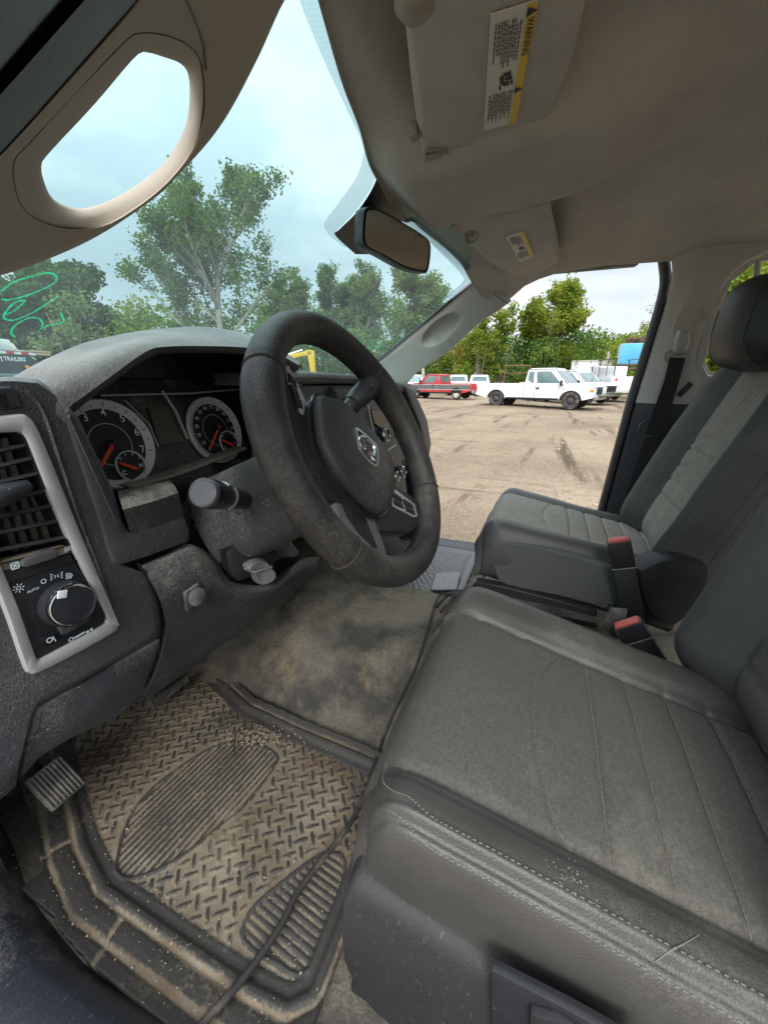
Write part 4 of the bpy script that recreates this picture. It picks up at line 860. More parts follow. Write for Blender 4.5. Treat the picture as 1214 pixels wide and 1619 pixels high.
# --- sun visors folded up against the headliner
def visor(label, outline, zf, yf, slope, sticker, lines, clip, name='sun_visor', crease=False):
    pl0 = V((0, yf, zf)); nn = V((0, slope, 1)).normalized()
    P_ = lambda x, y, d=0: PP(x, y, pl0, nn) - nn * d
    pts = crom([P_(x, y) for x, y in outline], 4, True); c = sum(pts, V()) / len(pts)
    root = thing(name, label, 'sun visor', tuple(c))
    b = B(); T = .020
    rows = [[p + nn * T - (p - c) * .02 for p in pts], [p + nn * (T * .75) for p in pts], [p + nn * T * .4 + (p - c).normalized() * .004 for p in pts], [p + nn * .001 for p in pts], [p - nn * .002 - (p - c).normalized() * .006 for p in pts]]
    for s in (.9, .7, .45, .2): rows.append([c + (p - c) * s - nn * (.003 + (.0022 * mnoise.noise(p * 22 + V((s * 9, 0, 0))) if crease else 0)) for p in pts])
    vs = grid(b, rows, closed_v=True); cap(b, vs[-1]); cap(b, vs[0]); obj('visor_body', b, M['visor'], root, 60)
    # warning label
    q = [P_(x, y, .006) for x, y in sticker]; b = B()
    def S(u, v, d=0): return q[0].lerp(q[1], u).lerp(q[3].lerp(q[2], u), v) - nn * d      # u across (white -> yellow edge), v along
    prism(b, [S(0, 0), S(1, 0), S(1, 1), S(0, 1)], nn * .0015)
    st = obj('warning_label', b, flat('label_paper', (.62, .61, .55), .6), root, None)
    b = B(); grid(b, [[S(.80, .0, .0006), S(.80, 1, .0006)], [S(1.0, 0, .0006), S(1.0, 1, .0006)]]); obj('yellow_band', b, flat('label_yellow', (.72, .48, .03), .6), st, None)
    b = B(); rg = random.Random(4)
    for v0, v1, us in ((.06, .40, [.14, .21, .27, .33, .39, .45, .51, .57, .63, .70]), (.62, .93, [.12, .18, .24, .30, .36, .42, .48, .54, .60, .66, .72])):
        for u in us:
            v = v0 + (rg.random() * .05 if rg.random() < .4 else 0); end = v1 - rg.random() * .12
            while v < end:
                w_ = rg.uniform(.012, .035); grid(b, [[S(u - .017, v, .0006), S(u - .017, min(end, v + w_), .0006)], [S(u + .017, v, .0006), S(u + .017, min(end, v + w_), .0006)]]); v += w_ + .007
    # child-seat pictogram
    for (u0, v0, u1, v1) in ((.34, .47, .40, .53), (.42, .45, .62, .475), (.40, .475, .46, .55), (.48, .49, .66, .51), (.34, .55, .40, .585), (.44, .53, .60, .56), (.63, .53, .70, .56)):
        grid(b, [[S(u0, v0, .0006), S(u0 + .02, v1, .0006)], [S(u1, v0 - .01, .0006), S(u1 + .02, v1 + .01, .0006)]])
    if lines:
        uu = (S(.5, 1) - S(.5, 0)).normalized(); cr_ = (S(1, .5) - S(0, .5)).normalized()
        text_bm(b, 'WARNING', S(.90, .21, .0012), uu, cr_, .0075, 0, bold=.02)
        for v in (.045, .63): 
            t0 = S(.9, v, .0012); f = b.faces.new([b.verts.new(x) for x in (t0 + cr_ * .006, t0 - cr_ * .005 + uu * .006, t0 - cr_ * .005 - uu * .006)])
    obj('label_print', b, flat('label_ink', (.03, .03, .03), .7), st, None, fix=False)
    # clip recess and end pin
    b = B(); cx_, cy_, r_ = clip; k = [P_(cx_ + r_ * a, cy_ + r_ * c2, .004) for a, c2 in ((-1.0, -.55), (.4, -.8), (.95, -.6), (1.0, .1), (.5, .75), (-.4, 1.0), (-.9, .8))]
    k = crom(k, 3, True); cc = sum(k, V()) / len(k); rows = [k, [cc + (p - cc) * .9 - nn * .002 for p in k], [cc + (p - cc) * .8 + nn * .006 for p in k], [cc + (p - cc) * .4 + nn * .009 for p in k]]; vs = grid(b, rows, closed_v=True); cap(b, vs[-1])
    tube(b, [P_(cx_ - r_ * .9, cy_ - r_ * .1, .006), P_(cx_ + r_ * .35, cy_ - r_ * .25, .004)], .0045, 8); obj('clip', b, M['visorclip'], root, 50)
    return root, P_
vr, VP = visor('large folded driver sun visor with a white and yellow warning label', [(622, -160), (634, -60), (643, 30), (652, 110), (662, 190), (667, 236), (668, 255), (676, 266), (700, 264), (760, 248), (830, 228), (858, 206), (878, 160), (900, 100), (918, 30), (935, -60), (950, -150)], 1.795, .25, .10, [(775, 12), (851, -12), (815, 186), (764, 199)], True, (690, 243, 18))
b = B(); box(b, VP(655, 213, -.004), (.02, .014, .02), bv=.005); obj('pivot_pin', b, M['visorclip'], vr, 50)
b = B(); lathe(b, VP(655, 2, .0), (0, 0, -1), [(-.01, .020), (.004, .020), (.012, .012), (.013, .001)], 18); obj('hinge', b, M['visorclip'], vr, 50)
vr, VP = visor('wrinkled folded passenger sun visor with a small warning label', [(716, 352), (722, 362), (735, 372), (741, 381), (770, 412), (788, 424), (795, 434), (812, 437), (845, 430), (876, 418), (883, 409), (880, 390), (872, 350), (866, 326), (840, 328), (780, 342)], 1.778, .245, .10, [(799, 370), (828, 361), (844, 402), (822, 411)], False, (745, 371, 11), crease=True)
b = B(); tube(b, [VP(716, 352, .0), VP(726, 360, .002)], .007, 8); obj('hinge', b, M['visorclip'], vr, 50); b = B(); tube(b, [VP(782, 421, .0), VP(800, 428, .002)], .006, 8); obj('hinge', b, M['visorclip'], vr, 50)

# ================================================================== DASHBOARD
dash = thing('dashboard', 'dusty black dashboard with hooded gauges, square side vent and light switch panel', 'dashboard', (-.05, .6, 1.1))
def yline(tab): return lambda z: interp(tab, z)
def panel(name, pts, yf, m, parent, depth=.03, bv=.004, seg=2, smooth=40, label=None):
    """A moulded panel: outline read on the plane y = yf (a number, or a function of the row), real thickness behind."""
    P_ = [PY(x, y, yf if not callable(yf) else yf(x, y)) for x, y in pts]
    b = B(); prism(b, P_, (0, depth, 0), bv, seg); o = obj(name, b, m, parent, smooth)
    if label: o['label'] = label
    return o
def sheet(name, rows, m, parent, k=4, smooth=60, thick=0.0):
    """A curved skin through rows of (px, py, y) points."""
    R_ = [crom([PY(*p) for p in r], k) for r in rows]; cols = list(zip(*R_)); G = [crom(list(c), k) for c in cols]
    b = B(); vs = grid(b, G)
    o = obj(name, b, m, parent, smooth)
    return o
def pline(pts, yf, k=5): return crom([PY(x, y, yf) for x, y in pts], k)
# base body behind everything: lateral section swept across the cab (fills the gaps, closes the footwell from above)
b = B(); rows = []
for x in [-.845 + i * (.73 + .845) / 24 for i in range(25)]:
    edge = sstep(0, .03, .73 - x)
    clu = .12 * sstep(-.76, -.72, x) * (1 - sstep(-.20, -.14, x)); cdepth = .05 * sstep(-.20, -.12, x) * (1 - sstep(.16, .24, x))
    rows.append([V((x, y + .0, z)) for y, z in [(1.12, 1.345), (.95, 1.375), (.80, 1.40), (.70, 1.428), (.565 + clu, 1.437), (.530 + clu, 1.425), (.520 + clu, 1.40), (.520 + clu, 1.30), (.525 + clu * .2, 1.20), (.545, 1.10), (.58, 1.05), (.70, 1.02), (.95, 1.0), (1.1, .98)]])
vs = grid(b, rows); cap(b, vs[0]); cap(b, list(reversed(vs[-1])))
obj('body', b, M['dash'], dash, 50)
# hood over the gauges
lipL = [(104, 668, .452), (109, 646, .45), (131, 628, .45), (172, 598, .45), (231, 556, .45), (264, 548, .45), (320, 547, .45), (382, 549, .45), (430, 556, .455), (470, 580, .46)]
mid1 = [(60, 655, .455), (84, 622, .455), (112, 600, .46), (158, 572, .465), (218, 541, .47), (262, 535, .475), (322, 533, .48), (388, 540, .485), (436, 553, .49), (472, 577, .49)]
mid2 = [(20, 640, .47), (55, 604, .475), (92, 576, .49), (150, 552, .51), (214, 531, .53), (262, 525, .54), (325, 523, .545), (390, 533, .55), (438, 551, .55), (474, 576, .55)]
cre = [(-30, 615, .50), (18, 597, .51), (70, 569, .54), (140, 540, .58), (210, 526, .61), (264, 520, .62), (330, 518, .63), (392, 530, .63), (440, 550, .63), (476, 575, .63)]
beh = [(-60, 622, .60), (0, 612, .66), (60, 590, .70), (140, 560, .74), (212, 545, .76), (266, 540, .78), (332, 538, .78), (396, 550, .78), (446, 568, .78), (480, 586, .78)]
sheet('hood', [lipL, mid1, mid2, cre, beh], M['dashtop'], dash, 4)
# inner bevel of the hood lip, then the dark tunnel back to the gauges
lip = [(109, 646), (131, 628), (172, 598), (231, 556), (264, 548), (320, 547), (382, 549), (430, 556), (474, 578)]
tun = [(118, 652), (136, 637), (178, 606), (236, 566), (266, 559), (320, 558), (380, 560), (425, 568), (466, 590)]
a_ = pline(lip, .45, 4); c_ = pline(tun, .458, 4); d_ = [p + V((0, .14, -.004)) for p in c_]
b = B(); grid(b, [a_, [x.lerp(y, .5) + V((0, -.003, 0)) for x, y in zip(a_, c_)], c_]); obj('hood_lip', b, M['black'], dash, 60)
b = B(); grid(b, [c_, [x.lerp(y, .5) for x, y in zip(c_, d_)], d_]); grid(b, [[p, p.lerp(V((p.x, p.y + .002, 1.44)), .5), V((p.x, p.y + .004, 1.43))] for p in d_]); obj('hood_tunnel', b, M['gloss'], dash, 60)
# cluster frame: left upright and lower bar
fr_o = [(104, 650), (113, 645), (126, 660), (150, 710), (176, 765), (188, 800), (196, 825), (204, 841), (214, 843), (250, 830), (291, 813), (299, 838), (300, 851), (298, 857), (240, 878), (190, 894), (181, 892), (172, 862), (150, 790), (122, 706)]
panel('cluster_frame', fr_o, .447, M['dash'], dash, .10, .004, 2)
panel('frame_edge', [(108, 660), (112, 654), (150, 725), (188, 810), (198, 838), (194, 842), (180, 818)], .4455, M['black'], dash, .003, .001, 1)
# small dusty pod under the gauges
b = B(); top = [PY(186, 776, .475), PY(230, 768, .475), PY(268, 760, .475)]; fr = [PY(190, 800, .44), PY(235, 788, .44), PY(278, 774, .44)]; bo = [PY(206, 842, .446), PY(252, 829, .446), PY(291, 813, .446)]; le = [PY(186, 776, .55), PY(232, 766, .55), PY(270, 758, .55)]
R_ = [crom(r, 4) for r in (le, top, fr, bo)]; vs = grid(b, [R_[0], R_[1], [x.lerp(y, .75) + V((0, -.002, .002)) for x, y in zip(R_[1], R_[2])], [x.lerp(y, .12) + V((0, -.003, 0)) for x, y in zip(R_[2], R_[3])], R_[3]])
rt = [r[-1] for r in R_]; cap(b, [b.verts.new(p) for p in [PY(291, 813, .446), PY(278, 774, .44), PY(268, 760, .475), PY(270, 758, .55), PY(288, 800, .53)]])
obj('lower_pod', b, M['dusty'], dash, 60)
# --- gauges on their sloping face
GC = PY(230, 705, .56); GN = V((0, -.97, .24)).normalized()
def GP(px, py, d=0.0): return PP(px, py, GC + GN * d, GN)
gx, gy = V((1, 0, 0)), GN.cross(V((1, 0, 0))).normalized()
if gy.z < 0: gy = -gy
b = B(); grid(b, [[GC + gx * u - GN * .003 + gy * v for v in (-.14, 0, .10)] for u in (-.18, 0, .40)]); fc = obj('gauge_face', b, mat('gauge_face_plastic', (.013, .013, .014), .3, .2, 9, dust=(.2, .185, .15), damt=.35, dscale=16, speck=.12, sscale=220), dash, 60)
NEED = M['red']; DIALW = M['white']
RING = mat('dial_ring', (.58, .59, .60), .45, .05, 20); DIAL = mat('dial_black', (.010, .010, .011), .5, .1, 20)
def gauge(cx, cy, rx_px, labels, a0, a1, need, ticks, nm, hsub, numr=.76, h=.0135):
    c = GP(cx, cy); e = GP(cx + rx_px, cy) ; r = abs((e - c).dot(gx)); g = thing
    def at(a, rr, d=.0): return c + (gx * math.cos(a) + gy * math.sin(a)) * rr * r + GN * d
    b = B(); n = 56
    grid(b, [[at(2 * math.pi * k / n, rr, d) for k in range(n)] for rr, d in ((1.06, -.002), (1.05, .004), (1.02, .005), (.985, .003), (.86, .0005), (.84, -.0005))], closed_v=True)
    rg_ = obj('dial_ring', b, RING, fc, 60)
    b = B(); vs = [b.verts.new(at(2 * math.pi * k / n, .845, -.0008)) for k in range(n)]; b.faces.new(vs); grid(b, [[at(2 * math.pi * k / n, rr, .0004) for k in range(n)] for rr in (.50, .485)], closed_v=True, mi=1)
    obj('dial', b, [DIAL, RING], fc, 60)
    b = B()
    for i, s in enumerate(labels):
        a = a0 + (a1 - a0) * i / (len(labels) - 1)
        if s: text_bm(b, s, at(a, numr, .0012), gx, gy, h, .0, bold=.005)
    for i in range(ticks + 1):
        a = a0 + (a1 - a0) * i / ticks; t = V((-math.sin(a), 0, 0)); q = at(a + .012, .87, .0045), at(a - .012, .87, .0045), at(a - .012, .97 if i % 2 == 0 else .93, .0045), at(a + .012, .97 if i % 2 == 0 else .93, .0045)
        f = b.faces.new([b.verts.new(x) for x in q]); f.material_index = 1
    obj('dial_print', b, [DIALW, DIAL], fc, None, fix=False)
    b = B(); a, rr0, rr1 = need; p0, p1 = at(a, rr0, .006), at(a, rr1, .006); tube(b, [p0, p1], [r * .045, r * .035], 6); obj('needle', b, NEED, fc, 40)
    b = B(); lathe(b, at(0, 0, 0), GN, [(0, r * .10), (.006, r * .09), (.009, r * .05), (.009, .0001)], 20); obj('needle_hub', b, M['gloss'], fc, 40)
    # sub-dial
    sa, sr, ss, st = hsub; sc = at(sa, sr, .001); rs = r * ss
    def sat(a, q, d=.0): return sc + (gx * math.cos(a) + gy * math.sin(a)) * rs * q + GN * d
    b = B(); grid(b, [[sat(2 * math.pi * k / 36, rr, d) for k in range(36)] for rr, d in ((1.0, 0), (1.0, .004), (.95, .004), (.92, .001))], closed_v=True); obj('sub_dial_ring', b, RING, fc, 60)
    b = B(); vs = [b.verts.new(sat(2 * math.pi * k / 36, .94, .0006)) for k in range(36)]; b.faces.new(vs)
    obj('sub_dial', b, DIAL, fc, 60)
    b = B()
    for a in (.5, 1.1, 1.7, 2.3): tube(b, [sat(a, .72, .0016), sat(a, .88, .0016)], r * .012, 4)
    for s, a in zip(st, (3.7, -.15)): text_bm(b, s, sat(a, .68, .0014), gx, gy, h * .6, 0, bold=.02)
    obj('dial_print', b, DIALW, fc, None, fix=False)
    b = B(); tube(b, [sat(-.9, .35, .004), sat(2.75, .8, .004)], [rs * .12, rs * .09], 6); obj('needle', b, NEED, fc, 40)
TAU = math.pi
gauge(176, 703, 64, ['0', '1', '2', '3', '4', '5', '6', '7'], R(218), R(-18), (R(224), .02, .80), 14, 'tach', (R(-66), .62, .37, ('C', 'H')), .74, .0112)
gauge(341, 680, 36, ['0', '10', '20', '30', '40', '50', '60', '70', '80', '90', '100', '110', '120'], R(228), R(-22), (R(224), -.15, .74), 24, 'speed', (R(-52), .60, .40, ('E', 'F')), .73, .0066)
b = B(); q = [GP(235, 643, .001), GP(276, 640, .001), GP(294, 697, .001), GP(253, 703, .001)]; prism(b, q, -GN * .002); obj('display_screen', b, mat('lcd_screen', (.055, .052, .036), .3, .08, 30), fc, 30)
b = B(); tube(b, [GP(257, 618, .003), GP(278, 650, .006), GP(297, 694, .004)], .0022, 6); tube(b, [GP(198, 633, .002), GP(236, 670, .004), GP(251, 706, .003)], .0010, 6); tube(b, [GP(160, 625, .003), GP(300, 622, .003), GP(382, 615, .003)], .0015, 5); obj('lens_edge', b, M['silver'], fc, 40)
# pale dusty ledge under the gauges and the dark gap below it
b = B(); a_ = crom([PY(200, 770, .53), PY(280, 747, .53), PY(385, 708, .53)], 5); grid(b, [[p + V((0, -.006, -.003)), p + V((0, -.006, .001)), p + V((0, .0, .002)), p + V((0, .02, .002))] for p in a_]); obj('gauge_ledge', b, mat('dusty_ledge', (.20, .19, .165), .8, .2, 20, dust=(.4, .37, .3), damt=.6, dscale=12), dash, 40)
# --- left fascia with vent and light switches
P1 = [(-140, 660), (-60, 604), (15, 598), (62, 602), (88, 622), (104, 655), (140, 768), (180, 896), (200, 902), (222, 898), (244, 928), (254, 955), (257, 1003), (150, 1065), (57, 1117), (36, 1190), (26, 1238), (0, 1262), (-60, 1295), (-160, 1320)]
SIH = [(-178, 705), (-40, 680), (30, 672), (42, 676), (54, 694), (84, 765), (126, 858), (176, 968), (179, 982), (170, 995), (110, 1029), (64, 1052), (51, 1050), (42, 1032), (8, 930), (-62, 790)]
b = B(); plate_hole(b, P1, SIH, (40, 860), lambda x, y, d: PY(x, y, .452 + d * .03), 160, wall=((1.0, 0), (1.0, .9)), rounds=((1.012, 1.2), (1.004, .28), (.985, 0)))
obj('side_fascia', b, M['dash'], dash, 50)
panel('lower_fascia', [(256, 1010), (150, 1070), (62, 1121), (41, 1192), (34, 1234), (64, 1198), (110, 1170), (190, 1132), (222, 1100), (246, 1048)], .458, M['knee'], dash, .035, .004, 2)
b = B(); tube(b, pline([(43, 619), (67, 648), (92, 720), (124, 815), (158, 905), (178, 960)], .4515), .0022, 5); obj('fascia_crease', b, M['dusty'], dash, 40)
# defroster outlet up on the left shoulder
panel('defroster_vent', [(-40, 612), (22, 610), (38, 640), (36, 646), (-40, 652)], .449, M['black'], dash, .01, .002, 1)
panel('defroster_slot', [(-40, 620), (8, 619), (16, 643), (-40, 648)], .4478, M['gloss'], dash, .004, .001, 1)
# silver bezel round vent and switches
sw = [(-200, 690), (-40, 664), (30, 655), (45, 658), (58, 672), (76, 712), (130, 845), (186, 978), (188, 990), (180, 1001), (120, 1035), (62, 1064), (48, 1064), (38, 1052), (0, 945), (-70, 800)]
si = [(-180, 712), (-40, 688), (26, 683), (36, 686), (46, 702), (74, 775), (116, 870), (167, 968), (168, 980), (163, 989), (110, 1018), (66, 1041), (59, 1040), (52, 1022), (14, 920), (-60, 780)]
b = B(); oo = [PY(x, y, .4485) for x, y in sw]; ii = [PY(x, y, .4485) for x, y in si]
oo, ii = crom(oo, 3, True), crom(ii, 3, True)
grid(b, [[p + V((0, .006, 0)) for p in oo], [p + V((0, .001, 0)) for p in oo], [p.lerp(q, .15) + V((0, -.0012, 0)) for p, q in zip(oo, ii)], [p.lerp(q, .85) + V((0, -.0012, 0)) for p, q in zip(oo, ii)], [q + V((0, .0005, 0)) for q in ii], [q + V((0, .004, 0)) for q in ii]], closed_v=True)
obj('silver_bezel', b, M['silver'], dash, 50)
# air vent: recess, vanes, thumb tab
av = thing
b = B(); ri = [(-180, 712), (-40, 688), (26, 683), (38, 690), (74, 775), (112, 862), (0, 893), (-90, 915)]; P_ = [PY(x, y, .4485) for x, y in ri]; c = sum(P_, V()) / len(P_)
vs = grid(b, [P_, [p + V((0, .05, 0)) for p in P_], [p.lerp(c, .3) + V((0, .055, 0)) for p in P_]], closed_v=True); cap(b, vs[-1]); vent = obj('air_vent', b, mat('vent_black', (.012, .012, .013), .6, .2, 20, dust=DUST, damt=.3, dscale=20), dash, 40)
VSL = mat('vent_slat', (.022, .023, .026), .5, .15, 20, dust=DUST, damt=.25, dscale=12, dup_=.9); VFIN = mat('vent_fin_dusty', (.10, .092, .075), .85, .3, 40, dust=(.3, .26, .2), damt=.6, dscale=30)
for (lx, ly, rx, ry) in ((-170, 752, 47, 704), (-160, 776, 56, 725), (-150, 798, 65, 749), (-140, 822, 76, 777), (-130, 846, 86, 800), (-120, 868, 97, 824), (-100, 890, 108, 850)):
    b = B(); l_, r_ = PY(lx, ly, .453), PY(rx, ry, .453); s = (r_ - l_) / 10
    grid(b, [[l_ + s * k + V((0, 0, -.0015)) for k in range(11)], [l_ + s * k + V((0, -.003, .0005)) for k in range(11)], [l_ + s * k + V((0, .0, .003)) for k in range(11)], [l_ + s * k + V((0, .016, -.0005)) for k in range(11)], [l_ + s * k + V((0, .016, -.0035)) for k in range(11)]], closed_u=True); obj('slat', b, VSL, vent, 50)
for i, t in enumerate((-.9, -.6, -.30, -.02, .24, .48, .72)):
    b = B(); p0 = PY(20 + t * 60, 690 - t * 12, .476); p1 = PY(78 + t * 60, 868 - t * 16, .476); grid(b, [[p0, p0 + V((.001, .02, 0))], [p1, p1 + V((.001, .02, 0))]]); grid(b, [[p0 + V((.005, 0, 0)), p0 + V((.006, .02, 0))], [p1 + V((.005, 0, 0)), p1 + V((.006, .02, 0))]]); grid(b, [[p0, p0 + V((.005, 0, 0))], [p1, p1 + V((.005, 0, 0))]]); obj('fin', b, VFIN, vent, 40)
b = B(); tube(b, [PY(-30, 790, .440), PY(-8, 786, .438), PY(18, 778, .440), PY(42, 768, .447)], [.010, .011, .009, .006], 10); obj('thumb_tab', b, M['black'], vent, 50)
panel('vent_sill', [(-90, 910), (0, 888), (104, 862), (112, 874), (0, 905), (-80, 925)], .452, mat('dusty_tan_foam', (.22, .185, .14), .9, .3, 30, dust=(.35, .3, .22), damt=.5), dash, .01, .001, 1)
# switch plate
swp = panel('switch_panel', [(-70, 935), (0, 905), (112, 876), (167, 968), (168, 980), (163, 989), (66, 1042), (58, 1040), (16, 922), (-50, 955)], .4505, mat('switch_plate', (.017, .018, .022), .45, .1, 20, dust=DUST, damt=.12), dash, .012, .002, 2)
def sub(name, pts, y, m, depth=.004, bv=.001): 
    P_ = [PY(a, c, y) for a, c in pts]; b = B(); prism(b, P_, (0, depth, 0), bv, 2); return obj(name, b, m, swp, 40)
sub('panel_seam', [(10, 924), (128, 884), (128.5, 885.2), (10.5, 925.4)], .4498, M['gloss'], .002, 0)
sub('dimmer_rocker', [(36, 889), (42, 884), (82, 869), (92, 869), (95, 877), (90, 882), (46, 897), (39, 897)], .444, mat('rocker_grey', (.09, .09, .095), .3, .1, 40, spec=.7), .008, .0025)
# rotary light knob: knurled skirt, bright rim, dark cap, index mark
kn = PY(102, 952, .45); kn2 = PY(104, 951, .425); NX_ = (kn2 - kn); kax = V((-.12, -1, .12)).normalized(); r = .0220
b = B(); n = 96; rows = []
for h, rr in ((0, r * 1.10), (.004, r * 1.06), (.014, r * 1.0)): rows.append([kn + kax * h + (V((1, 0, 0)) * math.cos(2 * math.pi * k / n) + V((0, .12, .99)) * math.sin(2 * math.pi * k / n)) * rr * (1 + (.012 if k % 2 and h < .014 else 0)) for k in range(n)])
grid(b, rows, closed_v=True); kb = obj('light_knob', b, M['black'], swp, 30)
b = B(); lathe(b, kn, kax, [(.013, r * 1.0), (.019, r * .97), (.0215, r * .93), (.0218, r * .885), (.020, r * .87)], 48, capa=False); obj('knob_rim', b, M['chrome'], swp, 40)
b = B(); lathe(b, kn, kax, [(.018, r * .88), (.0205, r * .86), (.0215, r * .5), (.0217, .0001)], 48); obj('knob_cap', b, mat('knob_cap', (.016, .018, .022), .35, .1, 30), swp, 60)
b = B(); ix = V((1, 0, 0)); iu = V((0, .12, .99)); cc = kn + kax * .0222 + ix * r * -.28 + iu * r * .74; box(b, cc, (.0085, .0016, .008), Matrix.Rotation(.35, 3, 'Y'), .0006); obj('index_mark', b, M['white'], swp, 40)
sub('fog_button', [(66, 1010), (92, 997), (96, 1010), (71, 1023)], .4465, M['gloss'], .006, .0015)
sub('thumbwheel', [(94, 993), (104, 988), (104, 993), (142, 974), (143, 981), (108, 1002), (98, 1004)], .4460, mat('thumbwheel_grey', (.06, .06, .062), .4, .1, 60), .006, .0015)
b = B(); wy = .4492; wr = (PY(60, 880, wy) - PY(40, 886, wy)).normalized(); wu = V((0, 0, 1))
wr = V((wr.x, 0, wr.z)).normalized(); wu = V((-wr.z, 0, wr.x))
wr = V((1, 0, 0)); wu = V((0, 0, 1))
text_bm(b, 'AUTO', PY(53, 933, wy), wr, wu, .0027, 0, bold=.01)
def arc_(px, py, r0, w_, n=16, a0=0, a1=6.2832):
    c = PY(px, py, wy); grid(b, [[c + (wr * math.cos(lerp(a0, a1, k / n)) + wu * math.sin(lerp(a0, a1, k / n))) * q for k in range(n + 1)] for q in (r0, r0 + w_)])
def bar_(p, q, wd):
    a, c = PY(*p, wy), PY(*q, wy); d = (c - a).normalized(); s = V((-d.z, 0, d.x)) * wd / 2; b.faces.new([b.verts.new(x) for x in (a - s, a + s, c + s, c - s)])
arc_(69.5, 919, .0017, .0008); arc_(30, 930, .0013, .0007)
for k in range(8):
    a = k * math.pi / 4; c = PY(30, 930, wy); d = wr * math.cos(a) + wu * math.sin(a); s = V((-d.z, 0, d.x)) * .0004; b.faces.new([b.verts.new(x) for x in (c + d * .0028 - s, c + d * .0028 + s, c + d * .0048 + s, c + d * .0048 - s)])
for sx in (-1, 1):      # parking lamps
    arc_(90 + sx * 4, 911 - sx * 1.2, .0011, .0006, 10, R(-90 if sx < 0 else 90), R(90 if sx < 0 else 270))
    for k in (-1, 0, 1): bar_((90 + sx * 6.5, 911 + k * 3 - sx * 1.2), (90 + sx * 10, 910.5 + k * 4.4 - sx * 2), .0009)
arc_(111.5, 910.5, .0016, .0008, 12, R(-90), R(90)); bar_((111.5, 906), (111.5, 915), .0012)
for k in range(4): bar_((104.5, 906.5 + k * 2.6 + 1), (109.5, 905.2 + k * 2.6 + 1), .0010)
bar_((118, 1009), (135, 999), .0020); bar_((137, 1000), (141, 997.5), .0030); bar_((143, 996.5), (147, 994), .0030); arc_(113, 1011, .0016, .0010)
for k in (0, 1, 2):      # heat waves
    bar_((102 + k * .0, 866.5 + k * 2.6), (112, 863.5 + k * 2.6), .0008)
for p, q in (((17, 892), (29, 888)), ((19.5, 901), (31.5, 897)), ((17, 892), (19.5, 901)), ((29, 888), (31.5, 897)), ((20, 893), (28.5, 896)), ((21.5, 899), (27, 890))): bar_(p, q, .0011)
wy = .4459; arc_(79, 1012, .0020, .0010, 12); bar_((82, 1011), (88, 1010.5), .0010); bar_((84, 1006), (89, 1014), .0008)
obj('switch_print', b, flat('pale_blue_print', (.60, .75, .80), .6), swp, None, fix=False)
# --- knee panel below the column
t0 = [(222, 894, .462), (262, 876, .462), (301, 860, .462), (343, 884, .462), (352, 903, .460), (372, 922, .455), (434, 922, .45), (474, 886, .46), (505, 880, .50)]
t1 = [(226, 900, .446), (264, 886, .446), (304, 870, .446), (338, 893, .442), (350, 912, .442), (372, 930, .442), (434, 930, .44), (474, 900, .45), (502, 895, .49)]
t2 = [(252, 945, .434), (280, 930, .434), (312, 912, .434), (338, 920, .434), (358, 934, .434), (380, 948, .436), (430, 945, .44), (468, 915, .45), (494, 910, .49)]
t3 = [(264, 1000, .442), (292, 985, .442), (322, 970, .442), (345, 965, .442), (366, 966, .444), (390, 968, .446), (425, 962, .45), (452, 934, .46), (478, 925, .50)]
t4 = [(252, 1050, .454), (284, 1035, .454), (315, 1015, .454), (340, 1000, .454), (365, 988, .454), (388, 978, .456), (415, 968, .46), (440, 945, .47), (466, 935, .51)]
t5 = [(228, 1110, .47), (272, 1078, .47), (306, 1052, .47), (334, 1032, .47), (362, 1012, .47), (386, 997, .47), (414, 977, .48), (440, 955, .49), (466, 945, .53)]
t6 = [(225, 1100, .56), (268, 1070, .56), (304, 1045, .56), (332, 1026, .56), (360, 1008, .56), (384, 992, .56), (412, 973, .56), (440, 952, .57), (466, 942, .60)]
sheet('knee_panel', [t0, t1, t2, t3, t4, t5, t6], M['knee'], dash, 4)
b = B(); tube(b, pline([(219, 892), (240, 922), (253, 945), (262, 975), (262, 1005), (250, 1050), (228, 1102), (205, 1128)], .4425), .0016, 6); obj('panel_gap', b, M['gloss'], dash, 40)
b = B(); P_ = [PY(x, y, .4285) for x, y in ((293, 938), (316, 922), (322, 947), (297, 968))]; prism(b, P_, (0, .006, 0), .0025, 2); bt2 = obj('button_plate', b, M['knee'], dash, 40)
b = B(); lathe(b, PY(310, 943, .4290), (-.1, -1, .1), [(0, .0135), (.005, .013), (.007, .010), (.0072, .0001)], 24); obj('round_button', b, mat('worn_grey_button', (.10, .10, .105), .5, .3, 60, dust=DUST, damt=.4, dscale=30), bt2, 40)
# --- centre stack and passenger side, seen round the wheel
panel('passenger_pad', [(440, 588), (470, 586), (560, 592), (640, 606), (650, 612), (645, 620), (560, 607), (470, 607), (430, 610)], .452, M['dashtop'], dash, .2, .012, 3)
panel('passenger_fascia', [(430, 610), (470, 609), (560, 609), (645, 622), (656, 640), (670, 672), (676, 700), (672, 714), (660, 720), (600, 742), (520, 742), (430, 742)], .470, mat('dash_grey_plastic', (.085, .087, .086), .55, .12, 7, grain=.6, gscale=500, dust=(.3, .28, .23), damt=.5, dscale=5, dup_=.7), dash, .05, .006, 2)
panel('dash_end', [(640, 610), (650, 614), (662, 632), (676, 664), (682, 700), (680, 716), (672, 730), (664, 726), (672, 705), (664, 670), (650, 636)], .446, M['dash'], dash, .12, .008, 2)
gb_ = panel('glovebox_bin', [(630, 640), (648, 642), (668, 684), (664, 692), (640, 700), (628, 690)], .462, mat('bin_edge', (.12, .12, .118), .6, .1, 9, dust=DUST, damt=.3), dash, .01, .004, 2)
